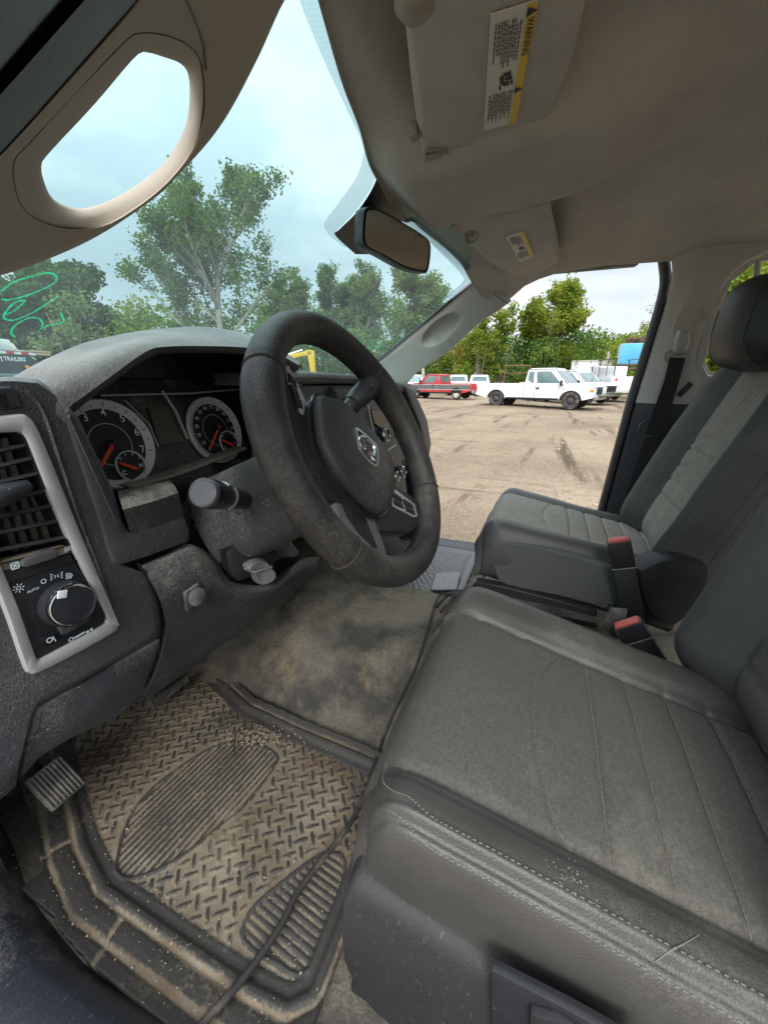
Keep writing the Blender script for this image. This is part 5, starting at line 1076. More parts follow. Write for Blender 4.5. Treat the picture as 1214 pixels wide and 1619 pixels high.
panel('bin_cavity', [(634, 646), (646, 647), (662, 680), (640, 688), (632, 678)], .4595, mat('bin_dark', (.012, .012, .013), .8, .1, 9), dash, .004, .001, 1)
panel('stack_panel', [(530, 612), (580, 616), (600, 660), (622, 700), (640, 742), (646, 800), (640, 812), (560, 800), (540, 700)], .452, M['black'], dash, .10, .006, 2)
vt = panel('centre_vent', [(530, 618), (556, 616), (570, 640), (576, 668), (552, 664), (538, 645)], .447, VSL, dash, .008, .003, 2)
b = B()
for k in range(4): a_, c_ = PY(532 + k * 7, 628 + k * 10, .4455), PY(560 + k * 4, 622 + k * 11, .4455); tube(b, [a_, c_], .0025, 5)
obj('slat', b, M['gloss'], vt, 40)
b = B(); ln = pline([(579, 622), (584, 650), (592, 685), (600, 710)], .446, 6); ribbon(b, ln, .006, (0, -1, 0)); obj('silver_strip', b, M['silver'], dash, 40)
panel('radio_face', [(586, 646), (604, 648), (618, 676), (600, 676), (592, 670)], .446, M['gloss'], dash, .006, .002, 1)
b = B(); ln = pline([(600, 716), (612, 712), (626, 703)], .444, 6); ribbon(b, ln, .006, (0, -1, 0)); obj('silver_strip', b, M['silver'], dash, 40)
for px, py, rr in ((604, 687, .020), (632, 745, .021), (622, 752, .017)):
    b = B(); lathe(b, PY(px - 3, py + 1, .448), (-.15, -1, .1), [(0, rr * 1.05), (.012, rr), (.022, rr * .93), (.024, rr * .85), (.0235, rr * .8), (.024, .0001)], 28); kb = obj('control_knob', b, M['gloss'], dash, 40)
    b = B(); lathe(b, PY(px - 3, py + 1, .448), (-.15, -1, .1), [(.0225, rr * .95), (.0248, rr * .86), (.0235, rr * .82)], 28, capa=False); obj('knob_rim', b, M['chrome'], kb, 40)
b = B(); t_ = PY(622, 724, .4445); f = b.faces.new([b.verts.new(t_ + V(x)) for x in ((-.006, 0, -.005), (.006, 0, -.005), (0, 0, .006))]); obj('hazard_mark', b, M['red'], dash, None)
panel('lower_stack', [(560, 800), (646, 806), (640, 830), (632, 850), (646, 876), (618, 880), (590, 850), (560, 830)], .50, M['black'], dash, .2, .01, 2)

# ================================================================== STEERING COLUMN AND WHEEL
WC = V((-.447, .224, 1.361)); WN = V((math.sin(R(-1.25)), -math.cos(R(27.2)), math.sin(R(27.2)))).normalized()
WUx = V((0, 0, 1)).cross(WN).normalized()
WV = WN.cross(WUx).normalized()
if WUx.x < 0: WUx = -WUx
if WV.z < 0: WV = -WV
def WP(a, b_, c=0.0): return WC + WUx * a + WV * b_ + WN * c
def WX(px, py, c=0.0): return PP(px, py, WC + WN * c, WN)
col_ = thing('steering_column', 'dusty black steering column shroud with turn stalk and shift lever behind the wheel', 'steering column', tuple(WP(0, 0, -.15)))
def shroud(w0, w1, t0_, t1_, b0, b1, s0, s1, lo, hi):
    rows = []
    for k in range(9):
        t = k / 8; s = lerp(s0, s1, t); ww, tt, bb = lerp(w0, w1, t), lerp(t0_, t1_, t), lerp(b0, b1, t)
        ring = []
        for j in range(28):
            a = lo + (hi - lo) * j / 27; ca, sa = math.cos(a), math.sin(a)
            e = .55; x = ww * math.copysign(abs(ca) ** e, ca); y = (tt if sa > 0 else bb) * math.copysign(abs(sa) ** e, sa)
            ring.append(WP(x, y, -s))
        rows.append(ring)
    return rows
b = B(); rows = shroud(.066, .085, .052, .068, .07, .075, .055, .27, 0, math.pi); vs = grid(b, rows); cap(b, vs[0]); obj('upper_shroud', b, mat('dusty_grey_shroud', (.055, .055, .054), .6, .15, 9, grain=.5, gscale=600, dust=(.33, .31, .25), damt=.62, dscale=9, dup_=.9), col_, 50)
b = B(); rows = shroud(.067, .088, .05, .06, .072, .085, .055, .27, math.pi * .995, 2.005 * math.pi); vs = grid(b, rows); cap(b, vs[0]); obj('lower_shroud', b, M['knee'], col_, 50)
# side plate left of the shroud (ignition cover) and its recess
panel_ = lambda name, pts, yf, m, d=.02, bv=.004: obj(name, (lambda bb: (prism(bb, [PY(x, y, yf) for x, y in pts], (0, d, 0), bv, 2), bb)[1])(B()), m, col_, 40)
o = panel_('column_cover', [(284, 800), (300, 792), (345, 822), (414, 814), (440, 830), (475, 872), (466, 890), (440, 912), (376, 924), (352, 905), (342, 884), (302, 858)], .475, M['gloss'], .04, .008)
from mathutils.bvhtree import BVHTree as _BT
_tb = B(); grid(_tb, shroud(.067, .088, .05, .06, .072, .085, .055, .27, math.pi * .995, 2.005 * math.pi)); _bt = _BT.FromBMesh(_tb); _tb.free()
def skin(px, py, off=.003, dflt=.385):
    d = ray(px, py).normalized(); h = _bt.ray_cast(CAM, d)
    return (h[0] if h[0] and h[0].y < dflt + .03 else PY(px, py, dflt)) - d * off
_c0 = skin(402, 882, .004); _n0 = (_bt.ray_cast(CAM, ray(402, 882).normalized())[1] or V((-.7, -.5, -.5)))
if _n0.dot(CAM - _c0) < 0: _n0 = -_n0
_n0 = (_n0 * .55 + V((-.35, -.8, .1)) * .45).normalized()
def SPn(x, y, o_=0.0): return PP(x, y, _c0 + _n0 * o_, _n0)
def splate(name, pts, o_, d, bv, m, parent=None):
    P_ = [SPn(x, y, o_) for x, y in pts]; b = B(); prism(b, P_, -_n0 * d, bv, 2); return obj(name, b, m, parent or col_, 40), P_
splate('recess', [(358, 874), (372, 860), (395, 846), (410, 848), (441, 874), (440, 884), (430, 895), (405, 908), (378, 920), (364, 904)], .002, .03, .003, mat('recess_black', (.012, .012, .014), .4, .2, 60))
pl_, P_ = splate('cover_plate', [(379, 857), (402, 847), (423, 868), (393, 880)], .007, .006, .0012, mat('cover_plate', (.045, .047, .055), .45, .1, 30, dust=DUST, damt=.25))
b = B(); tube(b, [P_[0], P_[3], P_[2]], .0008, 5); obj('plate_edge', b, M['chrome'], pl_, 40)
lp = crom([SPn(x, y, .016) for x, y in ((390, 898), (400, 888), (418, 885), (428, 896), (437, 908), (432, 919), (418, 925), (408, 922), (402, 908))], 3, True) ; c = sum(lp, V()) / len(lp)
b = B(); vs = grid(b, [[p - _n0 * .016 for p in lp], lp, [c + (p - c) * .86 + _n0 * .004 for p in lp], [c + (p - c) * .4 + _n0 * .001 for p in lp]], closed_v=True); cap(b, vs[-1]); tube(b, [SPn(386, 898, .012), SPn(402, 905, .020), SPn(430, 896, .020)], .0022, 6)
obj('release_lever', b, mat('grey_lever', (.13, .13, .128), .45, .2, 60), col_, 50)
# turn-signal stalk: boot, dark barrel with white marks, pale end cap
p1 = PX(322, 779, -.615); p0 = PX(386, 791, -.520); dr = (p1 - p0)
b = B(); tube(b, [p0 - dr * .3, p0 + dr * .0, p0 + dr * .22, p0 + dr * .30, p0 + dr * .32, p0 + dr * .80, p0 + dr * .93, p1 - dr * .02], [.012, .0125, .0135, .0135, .0150, .0178, .0178, .0170], 20); sk = obj('turn_stalk', b, M['gloss'], col_, 40)
b = B(); lathe(b, p1 - dr.normalized() * .004, dr, [(0, .0176), (.004, .0174), (.0062, .016), (.0068, .014), (.0066, .0138), (.0072, .0001)], 28); obj('end_cap', b, mat('stalk_cap', (.075, .08, .088), .4, .08, 40), sk, 40)
b = B(); u_, v_ = frame_at(dr)
for t, a in ((.60, -1.9), (.60, -1.5), (.66, -2.3)):
    rr = .0174; c = p0 + dr * t; e1 = [c + (u_ * math.cos(a + k * .1) + v_ * math.sin(a + k * .1)) * rr for k in range(5)]; tube(b, e1, .0009, 4)
tube(b, [p0 + dr * .52 + (u_ * math.cos(k * .21) + v_ * math.sin(k * .21)) * .0166 for k in range(9, 20)], .0004, 4)
obj('stalk_print', b, M['white'], sk, 40)
b = B(); lathe(b, p0 - dr * .16, dr, [(0, .030), (.006, .027), (.012, .018), (.013, .012)], 24); obj('stalk_boot', b, M['dusty'], col_, 50)
# column shift lever behind the wheel, up to the right
b = B(); s0, s1 = PY(556, 640, .285), PY(590, 606, .265); s2 = s0 + (s0 - s1) * 1.2 + V((0, .03, -.03)); tube(b, crom([s2, s0 - (s1 - s0) * .2, s0, s0.lerp(s1, .4), s0.lerp(s1, .9), s1], 3), [.012] * 5 + [.016] * 3 + [.018] * 6 + [.014, .008], 14); lv = obj('shift_lever', b, mat('shifter_plastic', (.03, .034, .036), .42, .1, 30, dust=DUST, damt=.15), col_, 50)
b = B(); c = s0.lerp(s1, .55) + WN * .017; box(b, c, (.016, .004, .012), Matrix.Rotation(.5, 3, 'Y'), .001); obj('lever_button', b, M['gloss'], lv, 40)
# --- wheel
wheel_ = thing('steering_wheel', 'worn leather steering wheel with dust-caked rim and chrome ram-head emblem on its hub', 'steering wheel', tuple(WC))
def leather_mat(name, base, dustc, damt):
    return mat(name, base, .5, .2, 9, grain=.8, gscale=480, gd=.22, grain2=.12, g2scale=60, dust=dustc, damt=damt, dscale=6, dup_=.55, voro=True)
RIM_R, RIM_T = .172, .0205
b = B(); rows = []; n = 144
for i in range(n):
    th = 2 * math.pi * i / n; e = WUx * math.cos(th) + WV * math.sin(th)
    # thumb swells near the horizontal spokes, stitched joints
    sw_ = 1 + .09 * sum(math.exp(-((th - t + math.pi) % (2 * math.pi) - math.pi) ** 2 / .05) for t in (R(28), R(152)))
    row = []
    for k in range(20):
        ph = 2 * math.pi * k / 20; rr = RIM_T * sw_ * (1 - (.05 if any(abs(((th - R(t) + math.pi) % (2 * math.pi)) - math.pi) < .014 for t in (-35, -145, 40, 140)) else 0))
        row.append(WC + e * (RIM_R + rr * .96 * math.cos(ph)) + WN * rr * 1.04 * math.sin(ph))
    rows.append(row)
grid(b, rows, closed_u=True, closed_v=True); rim = obj('rim', b, leather_mat('rim_leather', (.024, .0235, .023), (.15, .138, .113), .62), wheel_, 60)
b = B()
for t in (-35, -145, 40, 140):
    e = WUx * math.cos(R(t)) + WV * math.sin(R(t)); tube(b, [WC + e * (RIM_R + RIM_T * .985 * math.cos(2 * math.pi * k / 24)) + WN * RIM_T * 1.05 * math.sin(2 * math.pi * k / 24) for k in range(25)], .0011, 5)
tube(b, [WC + (WUx * math.cos(2 * math.pi * i / 120) + WV * math.sin(2 * math.pi * i / 120)) * (RIM_R - RIM_T * .93) + WN * RIM_T * .20 for i in range(121)], .0008, 4)
obj('stitch_line', b, mat('stitch_thread_dark', (.05, .045, .04), .8), rim, 40)
def wslab(name, pts, c, depth, m, parent=None, bv=.004, smooth=40, seg=2):
    P_ = [WX(x, y, c) for x, y in pts]; b = B(); prism(b, P_, -WN * depth, bv, seg); return obj(name, b, m, parent or wheel_, smooth)
HUBM = mat('hub_plastic', (.030, .030, .032), .5, .15, 12, grain=.8, gscale=420, gd=.25, dust=(.20, .185, .155), damt=.5, dscale=8, dup_=.6, voro=True)
# airbag pad, domed
po = [(496, 630), (514, 630), (534, 636), (561, 660), (594, 697), (613, 730), (619, 766), (614, 798), (604, 813), (594, 815), (578, 805), (554, 783), (528, 753), (506, 714), (498, 681)]
P_ = crom([WX(x, y, .004) for x, y in po], 4, True); c = sum(P_, V()) / len(P_)
b = B(); rows = [[p - WN * .05 for p in P_], [p for p in P_], [c + (p - c) * .975 + WN * .006 for p in P_], [c + (p - c) * .93 + WN * .010 for p in P_], [c + (p - c) * .7 + WN * .013 for p in P_], [c + (p - c) * .4 + WN * .014 for p in P_], [c + (p - c) * .1 + WN * .0145 for p in P_]]
vs = grid(b, rows, closed_v=True); cap(b, vs[-1]); pad = obj('hub_pad', b, HUBM, wheel_, 50)
b = B(); vs = grid(b, [[c + (p - c) * 1.035 + WN * -.002 for p in P_], [c + (p - c) * 1.03 + WN * .001 for p in P_], [c + (p - c) * .99 + WN * .0005 for p in P_]], closed_v=True); obj('pad_gap', b, M['gloss'], wheel_, 50)
# emblem
def EM(px, py, d=0): return WX(px, py, .0185 + d)
eo = [(561, 677), (567, 679), (580, 690), (594, 704), (598, 722), (596, 738), (590, 737), (580, 729), (568, 710), (563, 690)]
P_ = [EM(*p) for p in eo]; c = sum(P_, V()) / len(P_); P_ = crom(P_, 2, True)
b = B(); grid(b, [[p - WN * .004 for p in P_], [p + WN * .0015 for p in P_], [c + (p - c) * .86 + WN * .0015 for p in P_], [c + (p - c) * .84 for p in P_]], closed_v=True)
# head: brow, snout and curled horns
for k in ([(572, 694), (577, 702), (584, 712), (588, 722), (590, 730)], [(576, 692), (570, 690), (567, 697), (571, 705), (577, 709)], [(580, 696), (588, 702), (592, 710), (591, 719), (586, 718)], [(574, 700), (580, 706), (586, 712)], [(580, 716), (586, 724), (591, 729)]):
    tube(b, crom([EM(x, y, .0) for x, y in k], 5), .0024, 6)
em = obj('emblem', b, M['chrome'], pad, 50)
b = B(); b.faces.new([b.verts.new(c + (p - c) * .85 - WN * .001) for p in P_]); obj('emblem_ground', b, mat('emblem_dark', (.03, .03, .032), .4, .2, 50), pad, 50)
b = B(); text_bm(b, 'AIRBAG', WX(580, 748, .0187), (WX(590, 757, .0187) - WX(570, 738, .0187)), (WX(585, 742, .0187) - WX(577, 752, .0187)), .006, 0); obj('airbag_mark', b, M['black'], pad, None, fix=False)
# spokes
SPK = mat('spoke_black', (.024, .025, .030), .42, .15, 12, grain=.3, gscale=600, dust=DUST, damt=.3, dscale=10, dup_=.6)
wslab('left_spoke', [(446, 560), (458, 578), (486, 640), (500, 640), (506, 716), (530, 756), (556, 786), (548, 800), (520, 790), (470, 720), (440, 640)], -.006, .030, SPK, None, .006)
wslab('right_spoke', [(596, 815), (612, 800), (618, 762), (632, 770), (660, 790), (684, 800), (686, 830), (668, 826), (650, 842), (600, 840)], -.004, .028, SPK, None, .006)
bz = wslab('button_bezel', [(452, 578), (457, 577), (484, 634), (481, 656), (476, 652), (456, 600)], -.004, .004, M['silver'], None, .0015)
bz2 = wslab('button_bezel', [(619, 773), (626, 774), (656, 797), (661, 816), (656, 818), (622, 800)], -.002, .004, M['silver'], None, .0015)
BTN = mat('wheel_button', (.022, .023, .025), .45, .1, 30, dust=DUST, damt=.15)
for z_, cells in ((bz, [[(456, 588), (462, 592), (465, 606), (459, 603)], [(463, 594), (469, 602), (471, 614), (466, 608)], [(460, 606), (465, 609), (470, 624), (464, 620)], [(466, 611), (472, 618), (475, 630), (471, 626)], [(465, 622), (471, 627), (477, 645), (470, 640)], [(472, 628), (477, 633), (480, 646), (478, 645)]]), (bz2, [[(622, 778), (635, 786), (637, 794), (624, 786)], [(624, 788), (637, 796), (639, 804), (625, 797)], [(638, 788), (651, 796), (655, 804), (640, 797)], [(641, 799), (655, 806), (657, 814), (643, 807)]])):
    for q in cells: wslab('spoke_button', q, -.002 if z_ is bz else .0005, .004, BTN, z_, .0012)
SPS = mat('spoke_silver', (.19, .19, .195), .4, .08, 12, metal=.3, dust=DUST, damt=.25)
lo_ = wslab('lower_spoke', [(522, 770), (530, 764), (556, 790), (580, 808), (596, 818), (604, 850), (614, 878), (600, 888), (566, 860), (538, 818)], -.008, .022, SPS, None, .004)
wslab('spoke_insert', [(540, 796), (548, 792), (574, 808), (586, 838), (598, 868), (590, 866), (566, 842), (548, 816)], -.0072, .004, SPK, lo_, .001)
b = B(); lathe(b, WP(0, 0, -.055), WN, [(0, .055), (.03, .06), (.045, .05)], 28); obj('hub_back', b, SPK, wheel_, 50)

# ================================================================== SEATS
from mathutils.bvhtree import BVHTree
VINYL = mat('seat_vinyl', (.066, .063, .057), .43, .16, 7, grain=.7, gscale=520, gd=.2, grain2=.10, g2scale=30, dust=(.18, .17, .142), damt=.36, dscale=4, dup_=.5, voro=True)
CLOTH = mat('seat_cloth', (.086, .081, .070), .85, .22, 260, grain=.6, gscale=700, gd=.4, dust=(.21, .193, .158), damt=.42, dscale=5, dup_=.5)
PVINYL = mat('passenger_vinyl', (.066, .066, .065), .5, .10, 5, grain=.6, gscale=520, gd=.2, grain2=.1, g2scale=30, dust=(.18, .175, .155), damt=.32, dscale=6, dup_=.8, voro=True)
PCLOTH = mat('passenger_cloth', (.27, .255, .22), .88, .10, 40, grain=.7, gscale=650, dust=(.22, .2, .16), damt=.35, dscale=4, dup_=.5)
PSIDE = mat('seat_side_carpet', (.078, .084, .084), .9, .25, 240, grain=.9, gscale=500, dust=(.2, .19, .16), damt=.25, dscale=8)
SHELL = mat('seat_shell_plastic', (.021, .021, .022), .62, .15, 6, grain=.6, gscale=500, dust=(.3, .28, .24), damt=.25, dscale=5, dup_=.6, scratch=.35)
THREAD = mat('stitch_thread', (.185, .172, .145), .8, .15, 60)
HINGE = mat('hinge_cover_plastic', (.016, .016, .018), .55, .15, 20, grain=.5, gscale=500, dust=DUST, damt=.15, dup_=.8)

def gauss(d, w): return math.exp(-(d / w) ** 2)
def make_cushion(x0, mir, root, mats, zoff=0.0, yoff=0.0, side_len=.16):
    """Seat cushion: lateral profile swept from the back to a rounded nose; seams pressed in. mir = 1 driver, -1 mirrored."""
    prof = [(-.196, -.155), (-.226, -.135), (-.238, -.085), (-.240, -.035), (-.231, -.003), (-.214, .008), (-.196, .0075), (-.176, .001), (-.12, .003), (-.04, .005), (.04, .004), (.10, .000), (.132, -.001), (.158, .014), (.190, .019), (.216, .007), (.232, -.03), (.236, -.08), (.224, -.13), (.20, -.155)]
    P = crom([V((x, 0, z)) for x, z in prof], 9)
    st = [(-.36 + .425 * i / 110, 0.0, 0.0) for i in range(111)]
    for k in range(1, 25): a = math.pi / 2 * k / 24; st.append((.062 + .068 * math.sin(a), -.058 * (1 - math.cos(a)), a))
    for k in range(1, 16): st.append((.130 + .024 * math.sin(k / 15 * 3.1) - .010 * k / 15, -.058 - .095 * k / 15, math.pi / 2))
    rows = []
    for (y, dz, a) in st:
        ws = 1 - .075 * (1 - math.cos(a)) ** 1.2; row = []
        tilt = .18 * (min(y, .10) - .09)
        for p in P:
            top = 1 if p.z > -.06 else max(0, 1 - (-.06 - p.z) / .10)
            z = p.z + (dz * top if a else 0); x = p.x * ws
            yy = y
            if a > 0: yy = y - .014 * sstep(.15, .24, abs(p.x)) * math.sin(a) - .0
            low = -.158
            if a: z = max(low, z)
            taper = 1 - .16 * sstep(.10, -.32, y) * (1 if x > 0 else 0)
            row.append(V((x0 + mir * x * taper, yy + yoff, 1.07 + zoff + z + tilt + .0016 * mnoise.noise(V((x * 14, y * 14, x0 * 9))) + .0028 * mnoise.noise(V((x * 6, y * 6, 4 + x0))))))
        rows.append(row)
    # seams pressed into the top
    def seam(p):
        u = (p.x - x0) * mir; y = p.y - yoff; d = 0
        inx = sstep(-.182, -.172, u) * (1 - sstep(.085, .132, u))
        for yl in (-.104, -.157, -.210, -.263, -.315): d += .0042 * gauss(y - yl, .0038) * inx
        yc = interp([(-.18, -.072), (-.168, -.060), (-.14, -.050), (-.08, -.036), (-.01, -.030), (.06, -.040), (.115, -.062), (.13, -.085)], u); d += .004 * gauss(y - yc, .0038) * inx
        xr = interp([(-.3, .10), (-.168, .112), (-.043, .122), (.09, .134), (.12, .14)], y); d += .006 * gauss(u - xr, .005) * (1 - sstep(.10, .12, y))
        d += .005 * gauss(u + .174, .0045) * (1 - sstep(.09, .105, y))
        d += .0045 * gauss(u + .226, .0035)
        d -= .0022 * gauss(u + .219, .0034); d -= .0018 * gauss(u + .236, .0032)
        d -= .0014 * (gauss(y + .13, .02) + gauss(y + .08, .02) + gauss(y + .185, .02)) * inx
        return d
    for row in rows:
        for p in row:
            if p.z > .96: p.z -= seam(p)
    b = B(); vs = grid(b, rows)
    for f in b.faces:
        c = f.calc_center_median(); u = (c.x - x0) * mir; y = c.y - yoff
        xr = interp([(-.3, .10), (-.168, .112), (-.043, .122), (.09, .134), (.12, .14)], y)
        if -.174 < u < xr and c.z > .97 + zoff: f.material_index = 1
        elif side_len > .2 and False: pass
    bmesh.ops.recalc_face_normals(b, faces=b.faces)
    bvh = BVHTree.FromBMesh(b)
    o = obj('cushion', b, mats, root, 60)
    def drop(x, y):
        h = bvh.ray_cast(V((x, y, 1.6)), V((0, 0, -1)));  return h[0] if h[0] else None
    return o, drop, rows
def stitches(path, drop, b, step=.0062, ln=.0046, r=.0007, lift=.0007):
    path = crom([V((x, y, 0)) for x, y in path], 12); acc = 0; last = path[0]; d_on = True; seg = [path[0]]
    pts = []; tot = 0
    for p in path[1:]:
        d = p - last; L_ = d.length
        if L_ < 1e-6: continue
        k = 0
        while k < L_: pts.append(last + d * (k / L_)); k += .0015
        last = p
    n = int(step / .0015); m = int(ln / .0015)
    i = 0
    while i + m < len(pts):
        q = [drop(p.x, p.y) for p in (pts[i], pts[i + m // 2], pts[i + m])]
        if all(q): tube(b, [x + V((0, 0, lift)) for x in q], r, 4)
        i += n
def make_back(x0, mir, root, mats, ybase, z0, z1, lean, tuck=.0):
    """Backrest: bolstered section swept up the lean, closing to a rounded top."""
    prof = [(-.13, -.13), (-.19, -.125), (-.228, -.095), (-.238, -.045), (-.236, .010), (-.226, .038), (-.208, .050), (-.185, .044), (-.155, .022), (-.128, .004), (-.06, .002), (0, .004), (.06, .002), (.128, .004), (.155, .022), (.185, .044), (.208, .050), (.226, .038), (.236, .010), (.238, -.045), (.228, -.095), (.19, -.125), (.13, -.13)]
    P = crom([V((x, d, 0)) for x, d in prof], 7); rows = []; n = 96
    for i in range(n + 1):
        t = i / n; z = lerp(z0, z1, t); e = sstep(.70, 1.0, t); wsc = interp([(0, .86), (.1, .95), (.3, 1.0), (.62, 1.0), (.80, .93), (.92, .80), (.975, .66), (1, .52)], t); dsc = interp([(0, .6), (.06, .95), (.2, 1.05), (.6, .95), (.85, .75), (.95, .6), (1, .35)], t)
        yc = ybase - lean * (z - 1.0) - (.03 * gauss(t, .08)) - .035 * sstep(.93, 1, t) - tuck * (1 - sstep(.90, 1.07, z))
        row = []
        for p in P:
            d = p.y * dsc; u = p.x
            g = 0
            if p.y > -.03 and abs(u) < .129:
                for tt in (.28, .36, .44, .52): g += .0045 * gauss((t - tt) * (z1 - z0), .004)
                tc_ = .60 - .5 * (u * u) / .0166 * .10; g += .005 * gauss((t - tc_) * (z1 - z0), .004)
            g += .006 * gauss(abs(u) - .130, .0045) * (1 if p.y > -.03 else 0)
            if p.y > -.02: g += .0045 * gauss(abs(u) - .2195, .0035) - .003 * gauss(abs(u) - .2115, .003) - .003 * gauss(abs(u) - .2275, .003)
            row.append(V((x0 + mir * u * wsc, yc + d - g + .0016 * mnoise.noise(V((u * 12, z * 12, x0))), z + .02 * 0)))
        rows.append(row)
    b = B(); vs = grid(b, rows); cap(b, vs[-1]); cap(b, list(reversed(vs[0])))
    for f in b.faces:
        c = f.calc_center_median(); t = (c.z - z0) / (z1 - z0); wsc = interp([(0, .86), (.1, .95), (.3, 1.0), (.62, 1.0), (.80, .93), (.92, .80), (.975, .66), (1, .52)], t); u = (c.x - x0) / max(.1, wsc); yc = ybase - lean * (c.z - 1.0)
        if abs(u) < .130 and c.y > yc - .05: f.material_index = 1
    bmesh.ops.recalc_face_normals(b, faces=b.faces)
    return obj('backrest', b, mats, root, 60), rows
# --- driver seat
DX = -.468
dseat = thing('driver_seat', 'large charcoal driver seat with dusty stitched cushion nearest the camera', 'car seat', (DX, -.1, .74))
cu, drop, crow = make_cushion(DX, 1, dseat, [VINYL, CLOTH])
b = B()
def DU(u, y): return (DX + u, y)
for yl in (-.104, -.157, -.210, -.263): stitches([DU(-.172, yl), DU(-.05, yl + .001), DU(.112, yl)], drop, b, .0072, .0054, .00062)
stitches([DU(-.172, -.072), DU(-.165, -.060), DU(-.14, -.050), DU(-.08, -.036), DU(-.01, -.030), DU(.06, -.040), DU(.112, -.064)], drop, b, .0072, .0054, .00045)
for off in (-.2165, -.2325): stitches([DU(off * (1 if y < .07 else .97), y) for y in (-.33, -.2, -.1, 0, .05, .075)] + [DU(off * .955, .095)] + ([DU(off * .88, .111), DU(off * .75, .118)] if off > -.22 else []), drop, b, .0062, .0044, .00062)
obj('stitching', b, THREAD, cu, 40)
# scuff patch and a torn seam on the bolster
b = B(); rg = random.Random(2)
for i in range(60):
    x, y = PZ(900, 1392, 1.05).x + rg.gauss(0, .008), PZ(900, 1392, 1.05).y + rg.gauss(0, .009); p = drop(x, y)
    if p: s = rg.uniform(.0003, .0009); f = b.faces.new([b.verts.new(p + V((math.cos(a) * s * rg.uniform(.6, 1.3), math.sin(a) * s * rg.uniform(.6, 1.3), .0006))) for a in (0, 1.1, 2.2, 3.3, 4.4, 5.5)])
obj('scuff_marks', b, mat('white_scuff', (.24, .24, .235), .9, .3, 90), cu, None)
b = B(); q = [drop(PZ(x, y, 1.04).x, PZ(x, y, 1.04).y) for x, y in ((1040, 1508), (1060, 1500), (1082, 1488), (1108, 1470))]; q = [p + V((0, 0, .001)) for p in q if p]
if len(q) > 1: tube(b, q, [.0003, .0006, .0005, .0002][:len(q)], 5)
obj('torn_seam', b, mat('torn_foam', (.19, .178, .145), .9, .2, 80), cu, 40)
# moulded shell under the cushion
top = [(.128, .965), (.118, .975), (.09, .972), (.02, .958), (-.05, .943), (-.15, .925), (-.33, .90)]; bot = [(.128, .86), (.105, .80), (.06, .78), (0.0, .775), (-.06, .775), (-.15, .775), (-.33, .775)]
T_ = crom([V((-.712, y, z)) for y, z in top], 6); Bm = crom([V((-.722, y, z)) for y, z in bot], 6)
b = B(); rows = [[p + V((.06, 0, .008)) for p in T_], [p + V((.010, 0, .006)) for p in T_], [p + V((.0, 0, .0)) for p in T_], [p.lerp(q, .08) + V((-.006, 0, 0)) for p, q in zip(T_, Bm)], [p.lerp(q, .5) + V((-.010, 0, 0)) for p, q in zip(T_, Bm)], [p.lerp(q, .93) + V((-.004, 0, 0)) for p, q in zip(T_, Bm)], Bm, [p + V((.08, 0, -.01)) for p in Bm]]
grid(b, rows); 
# front return of the shell
fr1 = [V((-.712 + .44 * k / 10, .128 - .0 + .008 * math.sin(k / 10 * 3.14), .965 - .0)) for k in range(11)]; grid(b, [fr1, [p + V((0, -.004, -.10)) for p in fr1], [p + V((0, -.03, -.18)) for p in fr1]])
sh = obj('side_shell', b, SHELL, dseat, 50)
b = B(); prism(b, [PX(x, y, -.733) for x, y in ((775, 1535), (900, 1600), (1020, 1668), (1020, 1740), (880, 1740), (775, 1640))], (.01, 0, 0), .004, 2); obj('shell_panel', b, mat('shell_recess', (.018, .019, .023), .5, .1, 9, dust=DUST, damt=.15), sh, 40)
b = B(); prism(b, [PX(x, y, -.741) for x, y in ((836, 1606), (880, 1620), (930, 1650), (930, 1700), (836, 1690))], (.012, 0, 0), .005, 2); obj('recline_lever', b, HINGE, dseat, 40)
# front seat-track foot
b = B(); prism(b, [PX(x, y, -.70) for x, y in ((586, 1470), (598, 1490), (620, 1560), (660, 1610), (640, 1640), (556, 1592), (550, 1566), (566, 1525))], (.05, 0, 0), .008, 2); prism(b, [PX(x, y, -.705) for x, y in ((553, 1558), (600, 1556), (632, 1590), (612, 1606), (556, 1594))], (.02, 0, 0), .004, 2); obj('track_foot', b, SHELL, dseat, 40)
b = B(); box(b, (-.69, -.05, .79), (.03, .36, .04), bv=.004); box(b, (-.26, -.05, .79), (.03, .36, .04), bv=.004); obj('track_rail', b, HINGE, dseat, 40)
bk, brow = make_back(DX, 1, dseat, [PVINYL, CLOTH], -.275, .90, 1.55, .24, tuck=.11)
# --- passenger seat
QX = .298
pseat = thing('passenger_seat', 'dark passenger seat with light grey cloth centre and headrest across the cab', 'car seat', (QX, -.1, .72))
pc, pdrop, prow = make_cushion(QX, -1, pseat, [PVINYL, PCLOTH], zoff=.002)
b = B()
for yl in (-.104, -.157, -.210): stitches([(QX - .112, yl), (QX + .05, yl + .001), (QX + .172, yl)], pdrop, b, .008, .006, .0006)
obj('stitching', b, mat('grey_thread', (.13, .125, .11), .8), pc, 40)
